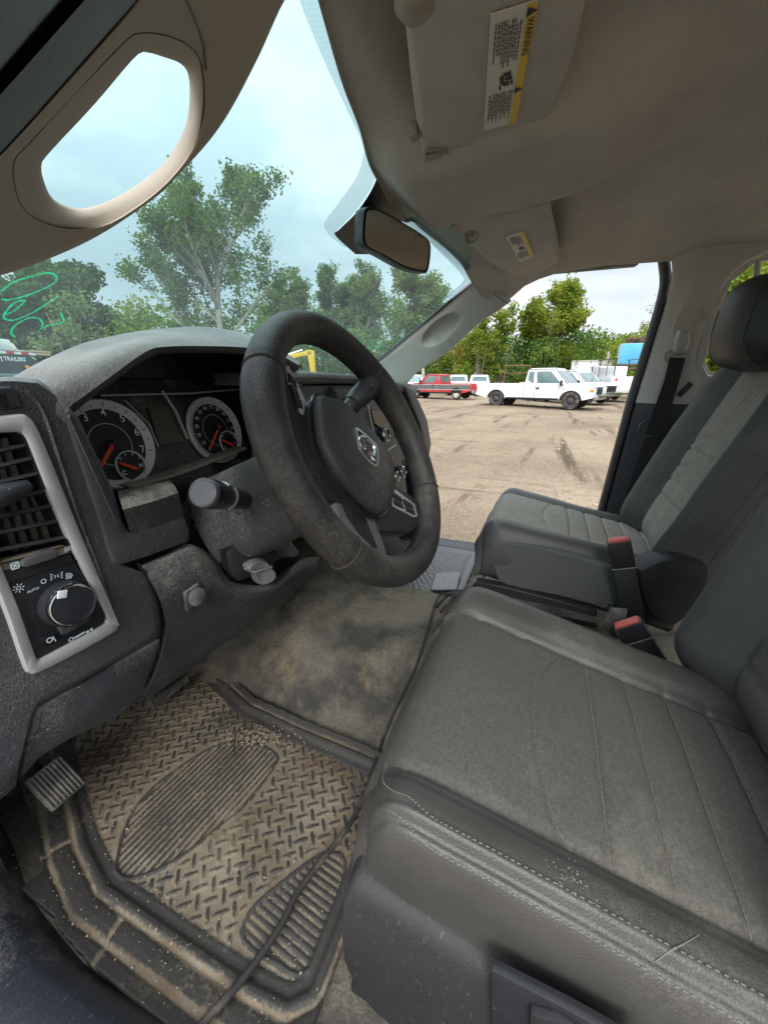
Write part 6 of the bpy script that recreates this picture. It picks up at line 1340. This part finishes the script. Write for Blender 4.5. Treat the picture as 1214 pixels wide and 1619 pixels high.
# carpeted side panel of the passenger cushion, with its edge seam
sp = crom([PX(x, y, .064) for x, y in ((778, 872), (784, 862), (800, 857), (880, 872), (950, 893), (974, 905), (982, 940), (984, 972), (940, 958), (880, 942), (800, 925), (782, 905))], 3, True)
b = B(); prism(b, sp, (.03, 0, 0), .006, 3); obj('side_panel', b, PSIDE, pseat, 50)
pb2, prow2 = make_back(QX, -1, pseat, [PVINYL, PCLOTH], -.305, .97, 1.535, .33)
_q = B(); grid(_q, prow2); _bv = BVHTree.FromBMesh(_q); _q.free()
def on_back(x, y, lift=.0008):
    d = ray(x, y).normalized(); h = _bv.ray_cast(CAM, d); return (h[0] - d * lift) if h[0] else None
b = B()
for k in (0, 7):
    pth = [p for p in (on_back(v.x + k, v.y + k * .35) for v in crom([V(q + (0,)) for q in [(1013, 872), (1016, 842), (1036, 803), (1060, 768), (1090, 730), (1120, 692), (1160, 648), (1206, 606)]], 26)) if p]
    for i in range(0, len(pth) - 1, 2): tube(b, [pth[i], pth[i].lerp(pth[i + 1], .9)], .0007, 4)
obj('stitching', b, mat('dark_thread', (.14, .14, .13), .8), pb2, 40)
b = B()
for ln in ([(1222, 738), (1180, 790), (1140, 842), (1112, 874), (1096, 884), (1060, 880), (1020, 884)], [(1240, 748), (1190, 806), (1150, 856), (1122, 890)]):
    pth = [p for p in (on_back(v.x, v.y, .0004) for v in crom([V(q + (0,)) for q in ln], 8)) if p]
    if len(pth) > 2: tube(b, pth, .0024, 6)
obj('piping', b, PVINYL, pb2, 50)
# headrest
b = B(); rows = []; hc = V((QX + .012, -.43, 1.566)); hy, hz = V((0, .97, .24)).normalized(), V((0, -.24, .97)).normalized(); n = 40
for i in range(25):
    a = -math.pi / 2 + math.pi * i / 24; ring = []
    for k in range(n):
        c_ = 2 * math.pi * k / n; ex = .62
        sp_ = lambda v, e: math.copysign(abs(v) ** e, v)
        x = .134 * sp_(math.cos(a), .55) * sp_(math.cos(c_), ex); y = .075 * sp_(math.cos(a), .55) * sp_(math.sin(c_), .75); z = .094 * sp_(math.sin(a), .70)
        y += .018 * (z / .1) * (1 if y > 0 else .3) - .02 * (x / .13) ** 2
        ring.append(hc + V((x, 0, 0)) + hy * y + hz * z)
    rows.append(ring)
grid(b, rows, closed_v=True); hr = obj('headrest', b, mat('headrest_vinyl', (.030, .031, .033), .42, .12, 6, grain=.6, gscale=450, dust=(.2, .19, .17), damt=.3, dscale=8, dup_=.85, voro=True), pseat, 70)
b = B()
for sx in (-1, 1):
    pth = []
    for i in range(3, 22): pth.append(max(rows[i], key=lambda p: (p - hc).dot(hy) - 8 * abs((p.x - QX) - sx * .085)) + hy * .0006)
    tube(b, pth, .0016, 5)
obj('headrest_seam', b, M['rubber'], hr, 50)
# hinge cover on the inner side
hp = crom([PX(x, y, .050) for x, y in ((1005, 905), (1018, 893), (1042, 882), (1068, 878), (1094, 884), (1118, 896), (1114, 922), (1100, 952), (1084, 972), (1058, 988), (1032, 978), (1016, 950))], 3, True); c = sum(hp, V()) / len(hp)
b = B(); vs = grid(b, [[p + V((.06, 0, 0)) for p in hp], hp, [c + (p - c) * .93 + V((-.012, 0, 0)) for p in hp], [c + (p - c) * .62 + V((-.016, 0, -.012)) for p in hp], [c + (p - c) * .5 + V((-.015, 0, -.012)) for p in hp]], closed_v=True); cap(b, vs[-1]); obj('hinge_cover', b, HINGE, pseat, 30)
# rail and dark box between the seats
b = B(); prism(b, [PX(x, y, .045) for x, y in ((752, 920), (800, 929), (870, 947), (944, 967), (942, 976), (870, 958), (790, 942), (752, 936))], (.03, 0, 0), .002, 1); tube(b, [PX(960, 960, .06), PX(1010, 980, .06)], .01, 6)
box(b, (.12, -.03, .80), (.04, .34, .03), bv=.003); obj('track_rail', b, HINGE, pseat, 40)
# --- belt on the far pillar
belt = thing('seat_belt', 'black seat belt hanging from the grey guide on the far pillar', 'seat belt', tuple(PX(1070, 570, .67)))
b = B(); ring = [PX(x, y, .674) for x, y in ((1052, 573), (1047, 566), (1049, 557), (1057, 553), (1063, 557), (1068, 561), (1076, 562), (1082, 558), (1087, 557), (1091, 562), (1090, 570), (1084, 575), (1078, 572), (1066, 569), (1060, 572))]
prism(b, ring, (-.008, 0, 0), .003, 2); obj('guide_ring', b, mat('guide_grey', (.34, .335, .30), .45, .08, 30), belt, 50)
b = B(); kp = crom([PX(x, y, .672) for x, y in ((1064, 558), (1064, 544), (1067, 530), (1073, 522), (1082, 522), (1089, 527), (1088, 542), (1083, 556), (1077, 561), (1070, 561))], 3, True); c = sum(kp, V()) / len(kp); vs = grid(b, [kp, [c + (p - c) * .93 + V((-.014, 0, 0)) for p in kp], [c + (p - c) * .7 + V((-.022, 0, 0)) for p in kp], [c + (p - c) * .3 + V((-.024, 0, 0)) for p in kp]], closed_v=True); cap(b, vs[-1]); obj('guide_cap', b, mat('guide_cap_grey', (.40, .39, .345), .45, .08, 30), belt, 50)
b = B(); L0 = crom([PX(1058, 565, .664), PX(1050, 600, .662), PX(1036, 640, .655), PX(1020, 690, .648), PX(1000, 750, .64), PX(985, 800, .64)], 5); R0 = crom([PX(1083, 566, .664), PX(1074, 600, .662), PX(1062, 640, .655), PX(1050, 680, .648), PX(1035, 720, .64), PX(1020, 770, .64)], 5)
grid(b, [[p, p.lerp(q, .5) + V((-.002, 0, 0)), q] for p, q in zip(L0, R0)]); grid(b, [[p + V((.002, 0, 0)), q + V((.002, 0, 0))] for p, q in zip(L0, R0)]); obj('webbing', b, mat('belt_webbing', (.022, .022, .024), .8, .15, 400, grain=.7, gscale=900), belt, 60)
b = B(); tube(b, crom([PX(1020, 667, .660), PX(1012, 672, .655), PX(1011, 688, .655), PX(1030, 690, .64)], 4), .004, 6); obj('belt_stop', b, M['black'], belt, 40)
# --- buckles
def buckle(name, label, rt, rb, x, lo, hi, w):
    r_ = thing(name, label, 'buckle', tuple(PX(*lo, x)))
    a, c = PX(*hi, x), PX(*lo, x); ax = (a - c); L_ = ax.length; ax.normalize(); sd = V((0, -1, 0)) ; sd = (sd - ax * sd.dot(ax)).normalized(); nn = ax.cross(sd)
    Rm = Matrix((sd, nn, ax)).transposed()
    b = B(); box(b, c + ax * L_ * .36, (w, .018, L_ * .72), Rm, .004); obj('strap_sleeve', b, mat('buckle_sleeve', (.022, .023, .026), .5, .15, 20, dust=DUST, damt=.15), r_, 40)
    b = B(); box(b, c + ax * L_ * .84, (w * 1.02, .026, L_ * .30), Rm, .003); hd = obj('buckle_head', b, mat('buckle_black', (.016, .016, .018), .4, .1, 20, dust=DUST, damt=.15), r_, 40)
    b = B(); box(b, c + ax * (L_ * .995), (w * .86, .019, L_ * .05), Rm, .002); obj('release_button', b, M['buckle_red'], hd, 40)
    b = B(); q = c + ax * L_ * .69
    tube(b, [q + sd * w * .52 + nn * .014, q + sd * w * .52 - nn * .014, q - sd * w * .52 - nn * .014, q - sd * w * .52 + nn * .014, q + sd * w * .52 + nn * .014], .0012, 5); obj('head_rim', b, mat('buckle_rim_grey', (.14, .14, .14), .4), hd, 40)
    return r_
buckle('seat_belt_buckle', 'upright black seat belt buckle with a red button against the passenger seat', None, None, .03, (1002, 985), (977, 853), .046)
buckle('seat_belt_buckle', 'short tilted buckle with a wide red button beside the driver seat cushion', None, None, -.165, (1040, 1062), (990, 984), .050)
b = B(); prism(b, [PX(x, y, -.10) for x, y in ((966, 964), (992, 966), (988, 985), (984, 1012), (968, 1008), (948, 992))], (.012, 0, 0), .003, 2); tag(obj('trim_flap', b, mat('flap_grey', (.075, .075, .07), .7, .2, 60, dust=DUST, damt=.4, dscale=30), None, 40), 'grey flap of trim sticking up behind the short tilted buckle', 'trim flap')

# ================================================================== FLOOR, MATS, PEDALS
def floor_z(x, y):
    w_ = .748
    tun = interp([(-.6, .84), (.2, .845), (.35, .86), (.6, .93), (1.1, 1.1)], y)
    pas = .705
    if x < -.1: z = lerp(w_, tun, sstep(-.415, -.17, x))
    else: z = lerp(tun, pas, sstep(.06, .26, x))
    toe = sstep(.78, 1.1, y) * .32
    z += toe * (1 - .6 * sstep(-.4, -.2, x) * (1 - sstep(.06, .26, x)))
    z += .006 * mnoise.noise(V((x * 9, y * 9, 2))) * sstep(-.45, -.3, x) + .012 * mnoise.noise(V((x * 4, y * 4, 7))) * sstep(-.42, -.3, x)
    return z
# dirty moulded vinyl floor: black where rubbed, tan mud dust elsewhere
def vinyl_floor_mat():
    m, nt, bs = new_mat('dirty_vinyl_floor'); N, L = nt.nodes, nt.links; tcn = N.new('ShaderNodeTexCoord'); co = tcn.outputs['Object']
    def noise(sc, det=5, ro=.6):
        n = N.new('ShaderNodeTexNoise'); n.inputs['Scale'].default_value = sc; n.inputs['Detail'].default_value = det; n.inputs['Roughness'].default_value = ro; L.new(co, n.inputs['Vector']); return n.outputs['Fac']
    def rp(s, a, b_, lo=0, hi=1):
        r = N.new('ShaderNodeMapRange'); r.inputs[1].default_value = a; r.inputs[2].default_value = b_; r.inputs[3].default_value = lo; r.inputs[4].default_value = hi; L.new(s, r.inputs[0]); return r.outputs[0]
    def mix(f, a, b_):
        x = N.new('ShaderNodeMix'); x.data_type = 'RGBA'; L.new(f, x.inputs[0])
        for k, v in ((6, a), (7, b_)):
            if isinstance(v, tuple): x.inputs[k].default_value = (*v, 1)
            else: L.new(v, x.inputs[k])
        return x.outputs[2]
    def mul(a, b_):
        x = N.new('ShaderNodeMath'); x.operation = 'MULTIPLY'; L.new(a, x.inputs[0]); L.new(b_, x.inputs[1]); return x.outputs[0]
    c = mix(rp(noise(6), .35, .65), (.034, .033, .031), (.082, .077, .068))
    big = rp(noise(5.2, 7, .66), .44, .60); fine = rp(noise(300, 3, .7), .38, .58, .25, 1)
    c = mix(mul(big, fine), c, (.20, .172, .128))
    c = mix(mul(rp(noise(9, 7, .7), .54, .66), fine), c, (.225, .172, .112))
    L.new(c, bs.inputs['Base Color']); bs.inputs['Roughness'].default_value = .75; bs.inputs['Specular IOR Level'].default_value = .3
    b1 = N.new('ShaderNodeBump'); b1.inputs['Strength'].default_value = .7; b1.inputs['Distance'].default_value = .0012; L.new(noise(420, 2), b1.inputs['Height'])
    b2 = N.new('ShaderNodeBump'); b2.inputs['Strength'].default_value = .5; b2.inputs['Distance'].default_value = .006; L.new(noise(40, 4), b2.inputs['Height']); L.new(b2.outputs[0], b1.inputs['Normal']); L.new(b1.outputs[0], bs.inputs['Normal']); return m
VFL = vinyl_floor_mat()
b = B(); rows = []
for i in range(111): 
    x = -.815 + 1.575 * i / 110; rows.append([V((x, -1.0 + 2.15 * j / 110, floor_z(x, -1.0 + 2.15 * j / 110))) for j in range(111)])
grid(b, rows); grid(b, [[V((-.9, y, .7)) for y in (-1.6, -.8, .2, 1.1)], [V((.78, y, .69)) for y in (-1.6, -.8, .2, 1.1)]]); grid(b, [[V((x, 1.12, z)) for x in (-.9, 0, .76)] for z in (.6, 1.0, 1.36)]); fl = obj('floor_covering', b, VFL, cab, 180)
# tan carpet patch between the seats
b = B(); cp = [PZ(x, y, .865) for x, y in ((1028, 1004), (1060, 1004), (1110, 1010), (1130, 1050), (1110, 1080), (1075, 1072), (1045, 1050))]; prism(b, cp, (0, 0, .006), .003, 1); obj('carpet_patch', b, mat('tan_carpet', (.24, .21, .165), .95, .2, 120, grain=.9, gscale=300), cab, 60)
# kick panels and sills
b = B(); P_ = []
for y in [-.6 + 1.45 * k / 30 for k in range(31)]:
    s = sstep(.55, .85, y) ; xi = interp([(-.6, -.80), (.2, -.800), (.45, -.815), (.6, -.800), (.72, -.765), (.85, -.745)], y); n_ = .003 * mnoise.noise(V((y * 9, 1, 0)))
    P_.append([V((xi + .005, y, .745)), V((xi - .004, y, .768 + n_)), V((xi - .016, y, .795 + .10 * s)), V((xi - .034, y, .812 + .25 * s + n_)), V((xi - .075, y, .818 + .3 * s)), V((xi - .125, y, .812 + .3 * s)), V((xi - .15, y, .80 + .3 * s)), V((xi - .165, y, .76 + .3 * s)), V((xi - .17, y, .55))])
grid(b, P_); o = obj('door_sill', b, mat('sill_plastic', (.024, .027, .035), .45, .2, 9, grain=.5, gscale=500, dust=(.27, .25, .21), damt=.42, dscale=6, scratch=.6), cab, 50)
b = B(); P_ = []
for y in [-.5 + 1.2 * k / 12 for k in range(13)]: P_.append([V((.70, y, .70)), V((.715, y, .715)), V((.74, y, .722)), V((.80, y, .72)), V((.83, y, .70)), V((.84, y, .5))])
grid(b, P_); grid(b, [[V((.755, y, z)) for y in (.50, .7, 1.1)] for z in (.5, .9, 1.30)]); obj('door_sill', b, M['black'], cab, 50)
b = B(); grid(b, [[V((-.80, y, z)) for y in (.62, .8, 1.1)] for z in (.7, .95, 1.36)]); grid(b, [[V((x, .62, z)) for x in (-.80, -.93)] for z in (.6, 1.0, 1.36)]); obj('kick_panel', b, M['black'], cab, 40)
# sand heaped along the sill and mat edge
rg = random.Random(9)
# --- driver floor mat: real tread, ribs and lips
def sdf(poly, x, y):
    d = 1e9; ins = False; n = len(poly)
    for i in range(n):
        ax, ay = poly[i]; bx, by = poly[(i + 1) % n]; ex, ey = bx - ax, by - ay; wx, wy = x - ax, y - ay; t = max(0, min(1, (wx * ex + wy * ey) / (ex * ex + ey * ey + 1e-12))); dx, dy = wx - ex * t, wy - ey * t; d = min(d, dx * dx + dy * dy)
        if (ay > y) != (by > y) and x < (bx - ax) * (y - ay) / (by - ay + 1e-12) + ax: ins = not ins
    d = math.sqrt(d); return -d if ins else d
MZ = .757
def mxy(pts, k=3): return [(p.x, p.y) for p in crom([PZ(x, y, MZ) for x, y in pts], k, True)]
FOOT = mxy([(180, 1370), (186, 1386), (205, 1393), (250, 1378), (300, 1348), (350, 1308), (385, 1280), (415, 1240), (438, 1207), (440, 1192), (420, 1178), (380, 1170), (340, 1178), (300, 1200), (250, 1236), (215, 1272), (193, 1315)])
HEEL = mxy([(378, 1480), (384, 1456), (402, 1428), (450, 1388), (500, 1350), (520, 1343), (540, 1346), (548, 1362), (546, 1392), (522, 1462), (496, 1530), (484, 1542), (466, 1546), (430, 1526), (396, 1504)])
IN = [(-.738, .185), (-.45, .185), (-.445, .30), (-.437, .45), (-.43, .56), (-.36, .75), (-.34, .83), (-.66, .83), (-.665, .72), (-.715, .58), (-.740, .48)]
IN = [(-.722, .186), (-.735, .20), (-.738, .24)][::-1] + [(-.46, .186), (-.448, .20), (-.444, .30), (-.439, .42), (-.432, .53), (-.39, .66), (-.352, .76), (-.34, .86), (-.62, .86), (-.628, .79), (-.676, .675), (-.714, .585), (-.738, .50)]
UA = V((.0, 0)) 
def tread(x, y):
    """Small bars set in a herring-bone of two directions; returns 0..1."""
    p = .0355; best = 0
    for k, (ox, oy, ang) in enumerate(((0, 0, R(8)), (.5, .5, R(8)), (.5, 0, R(98)), (0, .5, R(98)))):
        ca, sa = math.cos(R(32)), math.sin(R(32)); u, v = (x * ca + y * sa) / p - ox, (-x * sa + y * ca) / p - oy
        u -= round(u); v -= round(v); a = ang + R(0); ux, uy = u * math.cos(a) + v * math.sin(a), -u * math.sin(a) + v * math.cos(a)
        L_, W_ = .30, .085; taper = 1 - (abs(ux) / L_) ** 2
        if taper > 0:
            w_ = W_ * math.sqrt(taper); best = max(best, 1 - sstep(.62, 1.05, abs(uy) / w_))
    return best
NXm, NYm = 250, 400; X0, X1, Y0, Y1 = -.825, -.33, .150, .93
rows = []; dirt = []
for i in range(NXm + 1):
    x = lerp(X0, X1, i / NXm); row = []
    for j in range(NYm + 1):
        y = lerp(Y0, Y1, j / NYm); d = sdf(IN, x, y) if True else 0
        h = 0; dv = .55
        if d <= 0:
            f, g = sdf(FOOT, x, y), sdf(HEEL, x, y); m_ = min(f, g)
            if m_ < 0:
                if m_ < -.006:
                    if f < 0: q = math.sin((y * .93 + x * .10) * 2 * math.pi / .0092)
                    else: q = math.sin((x * .97 - y * .12) * 2 * math.pi / .0092)
                    h = .0010 * q - .0004; dv = .56 - .36 * q - (.14 * gauss(f + .05, .03) if f < 0 else 0)
                else: h = .0022 * math.sin((-m_ / .006) * math.pi); dv = .20
            else:
                e = sstep(.004, .010, m_) * sstep(.004, .012, -d); tr = tread(x, y) * e
                h = .0030 * tr; dv = lerp(.78, .26, tr)
                if m_ < .007: dv = .85
            if d > -.010: dv = lerp(dv, .15, sstep(-.010, -.004, d)); h += .003 * sstep(-.010, -.002, d)
        else:
            left = x < -.60; k = d
            band = interp([(0, .003), (.006, .004), (.012, .010), (.018, .0115), (.024, .006), (.030, .0105), (.040, .014), (.050, .0155), (.055, .009), (.060, .014), (.072, .019), (.085, .022)], k); h = band
            dv = interp([(0, .12), (.010, .15), (.018, .25), (.0225, .85), (.0255, .85), (.029, .22), (.047, .20), (.0525, .8), (.0555, .8), (.059, .2), (.085, .28)], k)
            if left and k > .028:      # short moulded cross channels on the left border
                for yc, sl in ((.62, .5), (.45, -.6)):
                    dd = abs((y - yc) + sl * (x + .76) * .6); h -= .004 * gauss(dd, .004); dv = max(dv, .9 * gauss(dd, .005))
        toe = sstep(.74, 1.0, y) * .22
        wob = .0035 * mnoise.noise(V((x * 7, y * 7, 5)))
        row.append(V((x, y, MZ - .002 + h + toe + wob + .006 * mnoise.noise(V((x * 3, y * 3, 1))) * 0))); dirt.append(dv)
    rows.append(row)
b = B(); lay = b.verts.layers.float.new('dirt'); vs = grid(b, rows); it = iter(dirt)
kill = []
OUT = [(-.805, .158), (-.43, .158), (-.408, .22), (-.400, .40), (-.392, .53), (-.35, .64), (-.332, .74), (-.33, .92), (-.70, .92), (-.706, .80), (-.745, .68), (-.780, .59), (-.806, .51), (-.812, .44), (-.812, .20)]
for i, row in enumerate(vs):
    for v in row:
        v[lay] = next(it)
        if not (-.801 < v.co.x < -.41 and .17 < v.co.y < .60) and sdf(OUT, v.co.x, v.co.y) > .0: kill.append(v)
bmesh.ops.delete(b, geom=kill, context='VERTS')
edge = [e for e in b.edges if len(e.link_faces) == 1]; ex = bmesh.ops.extrude_edge_only(b, edges=edge); bmesh.ops.translate(b, vec=(0, 0, -.014), verts=[g for g in ex['geom'] if isinstance(g, bmesh.types.BMVert)])
def mat_mat():
    m, nt, bs = new_mat('muddy_rubber_mat'); N, L = nt.nodes, nt.links; tcn = N.new('ShaderNodeTexCoord'); co = tcn.outputs['Object']; at = N.new('ShaderNodeAttribute'); at.attribute_name = 'dirt'
    def noise(sc, det=5, ro=.6):
        n = N.new('ShaderNodeTexNoise'); n.inputs['Scale'].default_value = sc; n.inputs['Detail'].default_value = det; n.inputs['Roughness'].default_value = ro; L.new(co, n.inputs['Vector']); return n.outputs['Fac']
    def rp(s, a, b_, lo=0, hi=1):
        r = N.new('ShaderNodeMapRange'); r.inputs[1].default_value = a; r.inputs[2].default_value = b_; r.inputs[3].default_value = lo; r.inputs[4].default_value = hi; L.new(s, r.inputs[0]); return r.outputs[0]
    def mth(op, a, b_):
        x = N.new('ShaderNodeMath'); x.operation = op
        for k, v in ((0, a), (1, b_)):
            if isinstance(v, float): x.inputs[k].default_value = v
            else: L.new(v, x.inputs[k])
        return x.outputs[0]
    def mix(f, a, b_):
        x = N.new('ShaderNodeMix'); x.data_type = 'RGBA'; L.new(f, x.inputs[0])
        for k, v in ((6, a), (7, b_)):
            if isinstance(v, tuple): x.inputs[k].default_value = (*v, 1)
            else: L.new(v, x.inputs[k])
        return x.outputs[2]
    amt = mth('ADD', at.outputs['Fac'], mth('ADD', rp(noise(7, 6, .65), .3, .7, -.46, .36), rp(noise(170, 3, .7), .3, .7, -.22, .22)))
    tan = mix(rp(noise(12, 5), .35, .65), (.140, .110, .074), (.235, .197, .145)); tan = mix(rp(noise(5, 5), .52, .68), tan, (.11, .073, .045))
    c = mix(rp(amt, .36, .72), (.05, .047, .043), tan)
    v = N.new('ShaderNodeTexVoronoi'); v.inputs['Scale'].default_value = 210; L.new(co, v.inputs['Vector']); sc = N.new('ShaderNodeSeparateColor'); L.new(v.outputs['Color'], sc.inputs[0])
    c = mix(mth('MULTIPLY', rp(v.outputs['Distance'], .14, .24, 1, 0), rp(sc.outputs[0], .90, .92)), c, (.36, .31, .23))
    L.new(c, bs.inputs['Base Color']); L.new(rp(amt, .4, .65, .55, .95), bs.inputs['Roughness']); bs.inputs['Specular IOR Level'].default_value = .3
    b1 = N.new('ShaderNodeBump'); b1.inputs['Strength'].default_value = .7; b1.inputs['Distance'].default_value = .0014; L.new(noise(260, 3, .65), b1.inputs['Height']); L.new(b1.outputs[0], bs.inputs['Normal']); return m
fm = obj('floor_mat', b, mat_mat(), None, 180)
tag(fm, 'muddy black rubber floor mat with raised tread and two ribbed heel pads under the pedals', 'floor mat')
# --- passenger mat
b = B(); rows = []; dirt = []
for i in range(131):
    x = lerp(.24, .69, i / 130); row = []
    for j in range(131):
        y = lerp(.20, .80, j / 130); e = min(x - .24, .69 - x, y - .20); h = .003 * tread(x * .9, y * .9) * sstep(.035, .045, e) + (.008 * (1 - sstep(.0, .03, abs(e - .018)))); row.append(V((x, y, .722 + h + .2 * sstep(.72, 1, y) + .004 * mnoise.noise(V((x * 6, y * 6, 0)))))); 
    rows.append(row)
vs = grid(b, rows); tag(obj('floor_mat', b, mat('passenger_mat_rubber', (.075, .075, .079), .35, .2, 9, dust=(.3, .28, .25), damt=.4, dscale=8, dup_=.4), None, 180), 'grey rubber tread mat on the passenger side, behind the steering wheel rim', 'floor mat')
b = B(); prism(b, [PZ(x, y, .742) for x, y in ((689, 905), (728, 904), (722, 932), (680, 932))], (0, 0, -.006), .002, 1); ob_ = obj('hatch_lid', b, mat('shiny_lid', (.11, .11, .115), .25, .15, 12, dust=DUST, damt=.3, dscale=20), None, 40)
tag(ob_, 'flat dark shiny plate lying on the passenger mat', 'plate')
# --- pedals
PEDM = mat('pedal_rubber', (.045, .044, .043), .65, .2, 20, dust=(.24, .21, .16), damt=.5, dscale=20)
def pedal(label, quad, n, arm, m=PEDM):
    q = [V(p) for p in quad]; c = sum(q, V()) / 4; nn = (q[1] - q[0]).cross(q[3] - q[0]).normalized()
    if nn.dot(CAM - c) < 0: nn = -nn
    r_ = thing('pedal', label, 'pedal', tuple(c)); b = B(); prism(b, q, -nn * .014, .003, 2); pd = obj('pedal_pad', b, m, r_, 40)
    b = B()
    for k in range(n):
        t = (k + .5) / n; a, e = q[0].lerp(q[1], t), q[3].lerp(q[2], t); a, e = a.lerp(e, .05), e.lerp(a, .05); tube(b, [a + nn * .0006, e + nn * .0006], (q[1] - q[0]).length / n * .33, 5)
    obj('ribs', b, m, pd, 50)
    b = B(); tube(b, crom([c - nn * .012, c - nn * .05 + V(arm) * .3, c + V(arm)], 5), .010, 8); obj('pedal_arm', b, HINGE, r_, 50)
def Q3(pts, y0_, y1_): return [PY(x, y, y0_ if i in (0, 1) else y1_) for i, (x, y) in enumerate(pts)]
# parking brake: ribs run up-left to down-right
pedal('ribbed parking brake pedal low at the left end of the dash', [PP(x, y, (-.715, .63, .86), (0, -.75, .66)) for x, y in ((40, 1236), (96, 1193), (138, 1238), (85, 1283))], 9, (-.01, .2, .2))
pedal('worn ribbed brake pedal half hidden under the knee panel', [PP(x, y, (-.47, .69, .80), (0, -.8, .6)) for x, y in ((236, 1108), (298, 1066), (298, 1078), (244, 1122))], 15, (.0, .15, .2))
pedal('narrow ribbed accelerator pedal beside the floor tunnel', [PP(x, y, (-.33, .70, .775), (-.2, -.8, .55)) for x, y in ((318, 1040), (348, 1020), (356, 1054), (341, 1069))], 7, (0, .12, .2))
# --- wiring and scraps
WIRE = mat('dusty_cable', (.026, .025, .023), .75, .25, 20, dust=(.20, .17, .125), damt=.4, dscale=14)
def fz(x, y):
    return floor_z(x, y)
cp = [(735, 940, .06), (712, 938, .05), (695, 942, .03), (685, 965, .01), (672, 1010, .006), (655, 1060, .006), (630, 1110, .006), (604, 1172, .008), (575, 1260, .016), (548, 1310, .016), (505, 1365, .014), (470, 1412, .012), (446, 1460, .012), (405, 1520, .014), (365, 1570, .018), (320, 1619, .024), (280, 1670, .03)]
pts = []
for x, y, h in cp:
    z = .85
    for _ in range(8): p = PZ(x, y, z + h); z = max(fz(p.x, p.y), .757 if p.x < -.41 and p.y > .15 else 0)
    pts.append(PZ(x, y, z + h))
b = B(); _cp = crom(pts, 8); tube(b, _cp, [lerp(.0028, .0046, sstep(.35, .7, i / len(_cp))) for i in range(len(_cp))], 8); tag(obj('cable', b, WIRE, None, 60), 'dusty dark cable running from the floor tunnel across the muddy mat', 'cable')
b = B(); tube(b, crom([PZ(x, y, .770 + h) for x, y, h in ((372, 1196, 0), (371, 1175, .006), (378, 1152, .012), (395, 1142, .014), (418, 1148, .010), (437, 1160, 0))], 8), .0014, 6); tag(obj('wire_scrap', b, M['rubber'], None, 60), 'thin black bent wire lying on the mat by the footprint pad', 'wire')
b = B()
for k in range(3):
    tube(b, crom([PZ(690 + k * 7, 960 + k * 8, .86), PZ(712 + k * 9, 938 + k * 3, .875), PZ(745 + k * 6, 930 - k * 5, .87), PZ(765 + k * 8, 905 - k * 8, .80)], 6), .005, 6)
tag(obj('wiring_bundle', b, WIRE, None, 60), 'bundle of dusty wires coming out of the floor in front of the seats', 'wiring')
# grit on mat and floor
b = B()
for i in range(620):
    x = rg.uniform(-.74, -.42) if rg.random() < .75 else rg.uniform(-.80, -.74); y = rg.uniform(.19, .78); s = rg.uniform(.0005, .0013) * (1.8 if rg.random() < .06 else 1)
    bmesh.ops.create_icosphere(b, subdivisions=1, radius=s, matrix=Matrix.Translation((x, y, MZ + .001 + (.010 if x < -.745 else 0))) @ Matrix.Diagonal((1, rg.uniform(.7, 1.5), .7, 1)))
for i in range(160):
    p = PZ(rg.gauss(400, 30), rg.gauss(1165, 10), .765); bmesh.ops.create_icosphere(b, subdivisions=1, radius=rg.uniform(.001, .0026), matrix=Matrix.Translation(p))
tag(obj('grit', b, mat('grit_stone', (.27, .22, .16), .9, .4, 300), None, 60), 'loose sand and grit spread over the muddy driver mat', 'grit', kind='stuff')
